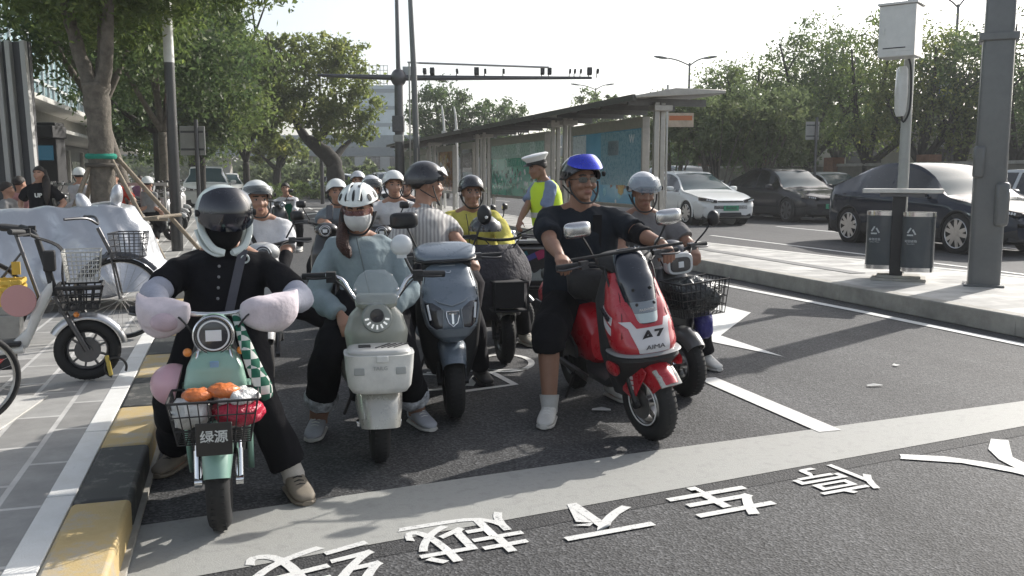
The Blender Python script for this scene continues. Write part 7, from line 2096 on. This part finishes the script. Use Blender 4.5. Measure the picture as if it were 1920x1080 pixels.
# ---- D: striped shirt rider, looking back
LC = lambda p: L2W(locC, rzC, p)
ST_ = bpy.data.materials.new('striped cloth'); ST_.use_nodes = True
n_ = ST_.node_tree; wv = n_.nodes.new('ShaderNodeTexWave'); wv.inputs['Scale'].default_value = 13; wv.inputs['Distortion'].default_value = 1.5; wv.inputs['Detail'].default_value = 2
tc_ = n_.nodes.new('ShaderNodeTexCoord'); n_.links.new(tc_.outputs['Object'], wv.inputs['Vector']); rr_ = n_.nodes.new('ShaderNodeValToRGB'); rr_.color_ramp.elements[0].color = (.28, .27, .27, 1); rr_.color_ramp.elements[1].color = (.50, .49, .47, 1)
n_.links.new(wv.outputs['Fac'], rr_.inputs[0]); n_.links.new(rr_.outputs[0], n_.nodes['Principled BSDF'].inputs['Base Color']); n_.nodes['Principled BSDF'].inputs['Roughness'].default_value = .9
pD = person('person in a striped shirt and black helmet turned away on the blue grey scooter', P(800, 348, 6.15), P(790, 388, 6.1), LC((-.05, .72, .84)), [P(748, 505, 5.72), P(905, 505, 5.72)], [G(770, 735, 0), G(900, 715, 0)], face=100, pitch=-2, sho=58,
    shirt=ST_, sleeve='short', trousers=cloth('dark grey trousers', (.03, .03, .034)), tl='long', shoe=BSH, w=.95, voxel=.009, loose=1.0, knees=[(-.5, -1, .1), (.6, -1, .1)], footyaw=(-10, 20), collar=True, hem=.10)
hD = helmet(pD, 'half', mat('helmet black', (.015, .015, .018)), (mat('visor white', (.55, .56, .58), .12, coat=1, alpha=.85), .95, 1.42, .75, .012), hs=1.08)
b = B(pD['M']); b.box((.118, .03, .08), (.006, .035, .04), ry(15)); b.box((.122, .0, .085), (.006, .02, .03), ry(15)); b.build('helmet_sticker', WPLAS, pD['t'], bevel=.004)
b = B(); b.ell(pD['leg'][1][1], (.01, .01, .01)); 
b = B(); b.loft([ring(LC((0, .42, z)), a, d, 2.6, 28) for z, a, d in ((.50, .16, .1), (.62, .22, .14), (.78, .24, .16), (.86, .2, .14))]); b.v = [p - pD['O'] + Vector((.015 * noise.noise(p * 9), .015 * noise.noise(p * 8), .01 * noise.noise(p * 12))) for p in b.v]; b.build('leg_cover', cloth('dark blanket', (.035, .032, .036)), pD['t'], ang=180)

# ---- E: man in yellow
LF = lambda p: L2W(locF, rzF, p)
YC = cloth('yellow jacket', (.52, .47, .12))
pE = person('man in a yellow jacket and black half helmet behind the blue grey scooter', P(884, 362, 7.72), P(884, 392, 7.8), P(890, 520, 7.95), [P(862, 470, 7.35), P(950, 470, 7.4)], [G(850, 670, 0), G(985, 645, 0)], face=14, pitch=2, sho=4,
    shirt=YC, sleeve='long', trousers=BKT, shoe=TSH, w=1.15, voxel=.010, loose=1.3, skin=SKIN2, knees=[(-.6, -1, .1), (.6, -1, .1)], footyaw=(0, 25), hem=.14)
helmet(pE, 'half', mat('helmet black', (.015, .015, .018)), None)
b = B(); s0, el, wr = pE['arm'][0]; b.tube([s0.lerp(el, .45), el, wr], [.07, .068, .05], 16, sub=4); b.build('black_sleeve', BK, pE['t'], ang=180)
b = B()
for s in (-1, 1): b.tube([torso_pt(pE, 1.0, s * .05, .01), torso_pt(pE, .8, s * .035, .02), torso_pt(pE, .5, s * .03, .02), torso_pt(pE, .3, s * .04, .02)], .004, 5, sub=3)
b.build('neck_cord', BLKM, pE['t'])
b = B(); b.ell(Ms(pE, (0, -.02, -.10)), (.055, .06, .035), None, 16, 10)
b.build('chin', SKIN2[0], pE['t'])

# ---- F: big man on the red scooter
LD = lambda p: L2W(locD, rzD, p)
LDT = lambda p: L2W(locD, rzD, Matrix.Rotation(R_(-7), 3, 'Y') @ Vector(p))
NV = cloth('dark navy cloth', (.020, .024, .031))
hF = P(1089, 340, 5.62)
pF = person('big man in a dark T-shirt and blue visored helmet on the red scooter', hF, P(1086, 402, 5.72), P(1088, 556, 5.78), [LDT((-.315, .315, 1.03)), LDT((.315, .315, 1.03))], [G(1030, 790, 0), G(1150, 745, 0)], face=24, pitch=-2, sho=10,
    shirt=NV, sleeve='short', trousers=BKT, tl='short', shoe=WSH, w=1.30, hs=1.06, voxel=.0065, loose=1.15, skin=SKIN2, elbows=[(-.7, .5, -.9), (.6, .2, -.75)], knees=[(-.35, -1, .1), (.7, -1, .1)], footyaw=(-12, 25), legw=1.12, sock=cloth('white sock', (.5, .5, .48)), hem=.10,
    grip=[((.12, -.85, -.3), (-1, 0, 0)), ((.2, -.85, -.3), (1, 0, 0))], curl=66)
hlF = helmet(pF, 'half', mat('helmet black', (.015, .015, .018)), (mat('blue mirror visor', (.03, .05, .55), .12, .75, coat=1), .62, 1.36, 1.15, .016), hs=1.08)
b = B(pF['M'])
for s in (-1, 1): b.loft([ring((s * .035, -.098 + abs(.035) * .2 + dy, .006), .027, .018, 2.8, 20, 'xz', rz(s * 14)) for dy in (-.006, -.002)])
b.tube([(-.012, -.105, .010), (.012, -.105, .010)], .0025, 6)
for s in (-1, 1): b.tube([(s * .062, -.092, .012), (s * .082, -.04, .010), (s * .086, .02, .006)], .0025, 6)
b.build('sunglasses', mat('sunglass', (.012, .008, .008), .08, coat=1, alpha=.82), pF['t'])
strap_on(pF, [(f, .075 - .02 * (1 - f)) for f in [.95, .8, .65, .5, .35, .2, .05, -.05]], .055, cloth('black strap', (.014, .014, .016)), 'bag_strap', .018)
b = B(); c = torso_pt(pF, .55, .135, .012); b.box(c, (.035, .006, .03), rz(20)); b.build('chest_logo', mat('logo grey', (.35, .35, .36), .6), pF['t'])
s0, el, wr = pF['arm'][1]
b = B(); b.tube([s0.lerp(el, .84), el, el.lerp(wr, .25)], [.062, .063, .058], 18, sub=4); b.v = [p + Vector((1, 1, 1)) * .006 * noise.noise(p * 30) for p in b.v]; b.build('elbow_guard', BK, pF['t'], ang=180)
b = B(); c = el.lerp(wr, .9); d = (wr - el).normalized(); b.tube([c - d * .014, c + d * .014], .036, 20); b.build('wristwatch', metal('watch steel', (.55, .53, .48), .3), pF['t'])
b = B(); c = P(1108, 532, 5.45) - pF['O']; b.loft([ring(c + Vector((0, 0, z)), a, d_, 3, 28) for z, a, d_ in ((-.09, .10, .05), (-.05, .14, .07), (.05, .15, .075), (.09, .12, .05))]); b.build('belt_bag', mat('bag black', (.014, .014, .015), .6, bump=.4, bs=40), pF['t'], ang=60)

# ---- G: rider in grey
pG = person('man in a grey printed T-shirt and silver helmet beside the big man', P(1206, 362, 6.85), P(1204, 398, 6.95), P(1206, 560, 7.05), [P(1190, 485, 6.5), P(1302, 468, 6.55)], [G(1150, 690, 0), G(1322, 688, 0)], face=10, pitch=10, sho=4,
    shirt=GYC, trousers=BKT, shoe=WSH, w=1.06, voxel=.0085, loose=1.2, skin=SKIN2, knees=[(-.6, -1, .1), (.6, -1, .1)], footyaw=(0, 20), elbows=[(-.6, .2, -.9), (.75, .2, -.7)])
helmet(pG, 'half', paint('helmet silver', (.55, .56, .58), .25), (CLEARV, .75, 1.62, 1.3, .012), hs=1.04)
b = B(); c = torso_pt(pG, .62, -.02, .006)
M = Matrix.Translation(c) @ Matrix.Rotation(R_(4), 4, 'Z') @ Matrix.Rotation(R_(90), 4, 'X')
text('shirt_print', 'LASTING', .062, mat('print pale', (.40, .40, .40), .8), pG['t'], M, bold=.02, depth=.004)
c = torso_pt(pG, .48, -.02, .008)
text('shirt_print', 'DAY', .05, mat('print pale', (.40, .40, .40)), pG['t'], Matrix.Translation(c) @ Matrix.Rotation(R_(4), 4, 'Z') @ Matrix.Rotation(R_(90), 4, 'X'), bold=.02, depth=.004)
s0, el, wr = pG['arm'][1]; b = B(); c = el.lerp(wr, .85); d = (wr - el).normalized(); b.tube([c - d * .008, c + d * .008], .034, 16); b.build('wristband', BLKM, pG['t'])

# ---- H: traffic policeman
PBL = cloth('police shirt blue', (.20, .25, .37))
pH = person('traffic policeman in a white peaked cap and yellow reflective vest by the shelter', P(1008, 315, 9.9), P(1022, 342, 10.0), P(1032, 455, 10.05), [P(965, 432, 9.7), P(1000, 455, 9.8)], [G(1020, 580, 0), G(1050, 576, 0)], face=-72, pitch=14, sho=-62,
    shirt=PBL, sleeve='short', trousers=cloth('police navy', (.02, .025, .04)), shoe=BSH, w=1.02, voxel=.012, loose=1.2, skin=SKIN2, collar=True, elbows=[(-.2, .4, -.9), (-.2, .4, -.9)])
e = bpy.data.objects.new('peaked_cap', None); COL.objects.link(e); e.parent = pH['t']; e.matrix_local = pH['M']
b = B(); b.loft([ring((0, .0, z), a, d, 2, 32) for z, a, d in ((.075, .092, .11), (.095, .10, .118), (.125, .135, .15), (.138, .138, .152), (.15, .12, .13), (.155, .05, .05))]); b.build('crown', paint('cap white', (.70, .70, .68), .5), e, ang=60)
b = B(); b.loft([ring((0, .0, z), a, d, 2, 32) for z, a, d in ((.045, .089, .107), (.05, .0925, .1105), (.082, .094, .112))]); b.build('band', BLKM, e, ang=60)
b = B(); b.shell((0, -.05, .045), (.088, .105, .03), lambda a: 1.55, th0=.75, az=(-1.2, 1.2), thick=.004, n=24, m=5); b.build('peak', BLK, e)
VST = mat('hi vis', (.55, .75, .03), .7, emit=.0, bump=.2, bs=30)
b = B(); tr_ = pH['tr']
def trv(f, a, d): return tr_(f, a, d)
b.loft([trv(.30, .205, .165), trv(.55, .205, .172), trv(.75, .212, .165), trv(.88, .18, .14), trv(.97, .11, .10)]); b.build('reflective_vest', VST, pH['t'], ang=80)
b = B(); b.loft([trv(.44, .209, .172), trv(.52, .209, .175)]); b.build('reflective_stripe', mat('retro silver', (.6, .62, .6), .35), pH['t'])

# ---- background riders
def rider(label, hx, hy, Y, face, shirt, hm=None, style='half', sleeve='short', w=.98, hands=None, voxel=.014, skin=SKIN, visor=None, sho=0, scale=1.0, trousers=BKT, seatz=.80, pitch=0, foot=True):
    h = P(hx, hy, Y)
    lift = h.z
    nk = Vector((h.x, Y + .06, h.z - .135)); pv = Vector((h.x + .02, Y + .18, max(seatz, nk.z - .56)))
    hd = hands or [h + Vector((-.24, -.42, -.42)), h + Vector((.26, -.42, -.42))]
    p = person(label, h, nk, pv, hd, [Vector((h.x - .24, Y - .05, 0)), Vector((h.x + .26, Y - .02, 0))], face=face, pitch=pitch, sho=sho, shirt=shirt, sleeve=sleeve, trousers=trousers, shoe=WSH, w=w, voxel=voxel, skin=skin, hair=True, knees=[(-.5, -1, .1), (.5, -1, .1)], eyes=voxel < .015)
    if hm: helmet(p, style, hm, visor)
    return p
HW = paint('helmet white2', (.66, .68, .66)); HS = paint('helmet silver', (.55, .56, .58)); HY = paint('helmet yellow', (.6, .5, .05), .3)
pI = rider('young rider in a grey T-shirt and white helmet holding a phone', 631, 362, 9.6, 20, cloth('blue grey tee', (.16, .19, .21)), HW, hands=[P(612, 415, 9.2), P(650, 430, 9.2)], w=.95)
b = B(); c = P(618, 398, 9.25); b.box((0, 0, 0), (.07, .012, .15), rx(-15)); o = b.build('mobile_phone', DLENS, None, bevel=.006, loc=c); tag(o, 'dark mobile phone mounted in front of the rider in the grey T-shirt', 'phone')
pJ = rider('smiling young man in a white T-shirt and white helmet with a black arm guard', 738, 348, 9.0, 18, cloth('white cloth', (.66, .65, .65)), HW, hands=[P(682, 392, 8.7), P(768, 420, 8.7)])
s0, el, wr = pJ['arm'][1]; b = B(); b.tube([s0.lerp(el, .75), el, el.lerp(wr, .6)], [.075, .09, .07], 16, sub=4); b.build('arm_guard', BK, pJ['t'], ang=180)
b = B(); b.disc(el + Vector((0, -.09, -.01)), .02, .01, 'y', 16); b.build('guard_badge', WPLAS, pJ['t'])
rider('rider under a big pale grey helmet behind the woman on the beige scooter', 697, 356, 10.2, 25, cloth('pale grey tee', (.4, .4, .41)), HS, 'full34', visor=(mat('smoke clear', (.05, .06, .06)), .9, 1.6, 1.2, .01))
rider('farther rider with a small silver helmet left of the big grey helmet', 671, 340, 13.2, 10, cloth('dark tee', (.06, .06, .07)), HS)
rider('rider in a yellow helmet in the shadow beside the shelter', 762, 352, 13.4, -10, cloth('dark tee', (.06, .06, .07)), HY)
pK = rider('woman in a white shirt and green apron sitting on a distant scooter', 535, 355, 17.6, 12, cloth('white cloth', (.66, .65, .65)), None, sleeve='long', w=1.0, voxel=.018)
b = B(); tr_ = pK['tr']
b.loft([[q + pK['dep'] * .012 for q in tr_(f, a, d)][1:12] + [q + pK['dep'] * .02 for q in tr_(f, a, d)][1:12][::-1] for f, a, d in ((-.45, .20, .22), (-.1, .20, .17), (.3, .18, .145), (.7, .14, .15))]); b.build('green_apron', cloth('apron green', (.01, .16, .09)), pK['t'], ang=80)
# ---- pedestrians on the left pavement
def standing(label, hx, hy, Y, face, shirt, sleeve='short', hm=None, trousers=BKT, skin=SKIN, sho=0, w=.95, hairm=None, base=.15, k=1.0):
    h = P(hx, hy, Y); H0 = h.z - base
    nk = Vector((h.x, Y, h.z - .13)); pv = Vector((h.x, Y + .02, base + H0 * .60))
    p = person(label, h, nk, pv, [Vector((h.x - .25, Y - .1, pv.z - .05)), Vector((h.x + .25, Y - .1, pv.z - .05))], [Vector((h.x - .1, Y, base)), Vector((h.x + .1, Y, base))], face=face, sho=sho, shirt=shirt, sleeve=sleeve, trousers=trousers, shoe=WSH, w=w, voxel=.016, skin=skin, hairmat=hairm, eyes=False)
    if hm: helmet(p, 'half', hm)
    return p
pL = standing('woman in a black T-shirt with long dark hair standing on the left pavement', 73, 327, 14.0, 5, BK, sho=5)
b = B(); b.tube([Ms(pL, (.04, .05, .06)), Ms(pL, (.08, .03, -.06)), pL['N'] + Vector((.13, -.05, -.02)), pL['N'] + Vector((.15, -.10, -.2)), pL['N'] + Vector((.14, -.10, -.33))], [.05, .05, .06, .05, .01], 12, sub=4); b.build('long_hair', HAIR, pL['t'], ang=180)
text('shirt_print', 'UP', .09, WPLAS, pL['t'], Matrix.Translation(torso_pt(pL, .55, .03, .012)) @ Matrix.Rotation(R_(90), 4, 'X'), bold=.02, depth=.01)
standing('person in a pink top seen from behind on the left pavement', 37, 345, 14.5, 160, cloth('pink top', (.45, .25, .25)), sho=160)
standing('person in a grey top at the far left edge, left of the person in pink', 13, 356, 14.2, 120, cloth('grey top', (.22, .22, .22)), sho=100)
standing('person in a pale grey top and white helmet behind the near street tree', 149, 330, 15.5, 200, cloth('pale grey tee', (.4, .4, .41)), 'long', HW, sho=190)
standing('person in red clothes walking right of the near street tree', 214, 335, 17.5, 10, cloth('red top', (.45, .05, .03)), trousers=cloth('red trousers', (.4, .06, .05)))
standing('person in a grey shirt and white helmet beside the second street tree', 277, 345, 17.5, 170, cloth('grey top', (.22, .22, .22)), hm=HW, sho=160)
standing('distant passer-by in a purple top on the left pavement', 262, 338, 24, 0, cloth('purple top', (.25, .12, .2)))
# ================================================================== air
m = bpy.data.materials.new('haze'); m.use_nodes = True; n = m.node_tree
n.nodes.remove(n.nodes['Principled BSDF']); pv = n.nodes.new('ShaderNodeVolumePrincipled')
pv.inputs['Color'].default_value = (.86, .89, .92, 1); pv.inputs['Density'].default_value = .0009; pv.inputs['Anisotropy'].default_value = .3
n.links.new(pv.outputs[0], n.nodes['Material Output'].inputs['Volume'])
b = B(); b.box((-30, 220, 10), (640, 640, 24)); o = b.build('haze', m, None, ang=180); o['kind'] = 'stuff'; o['label'] = 'thin pale haze in the air over the junction'
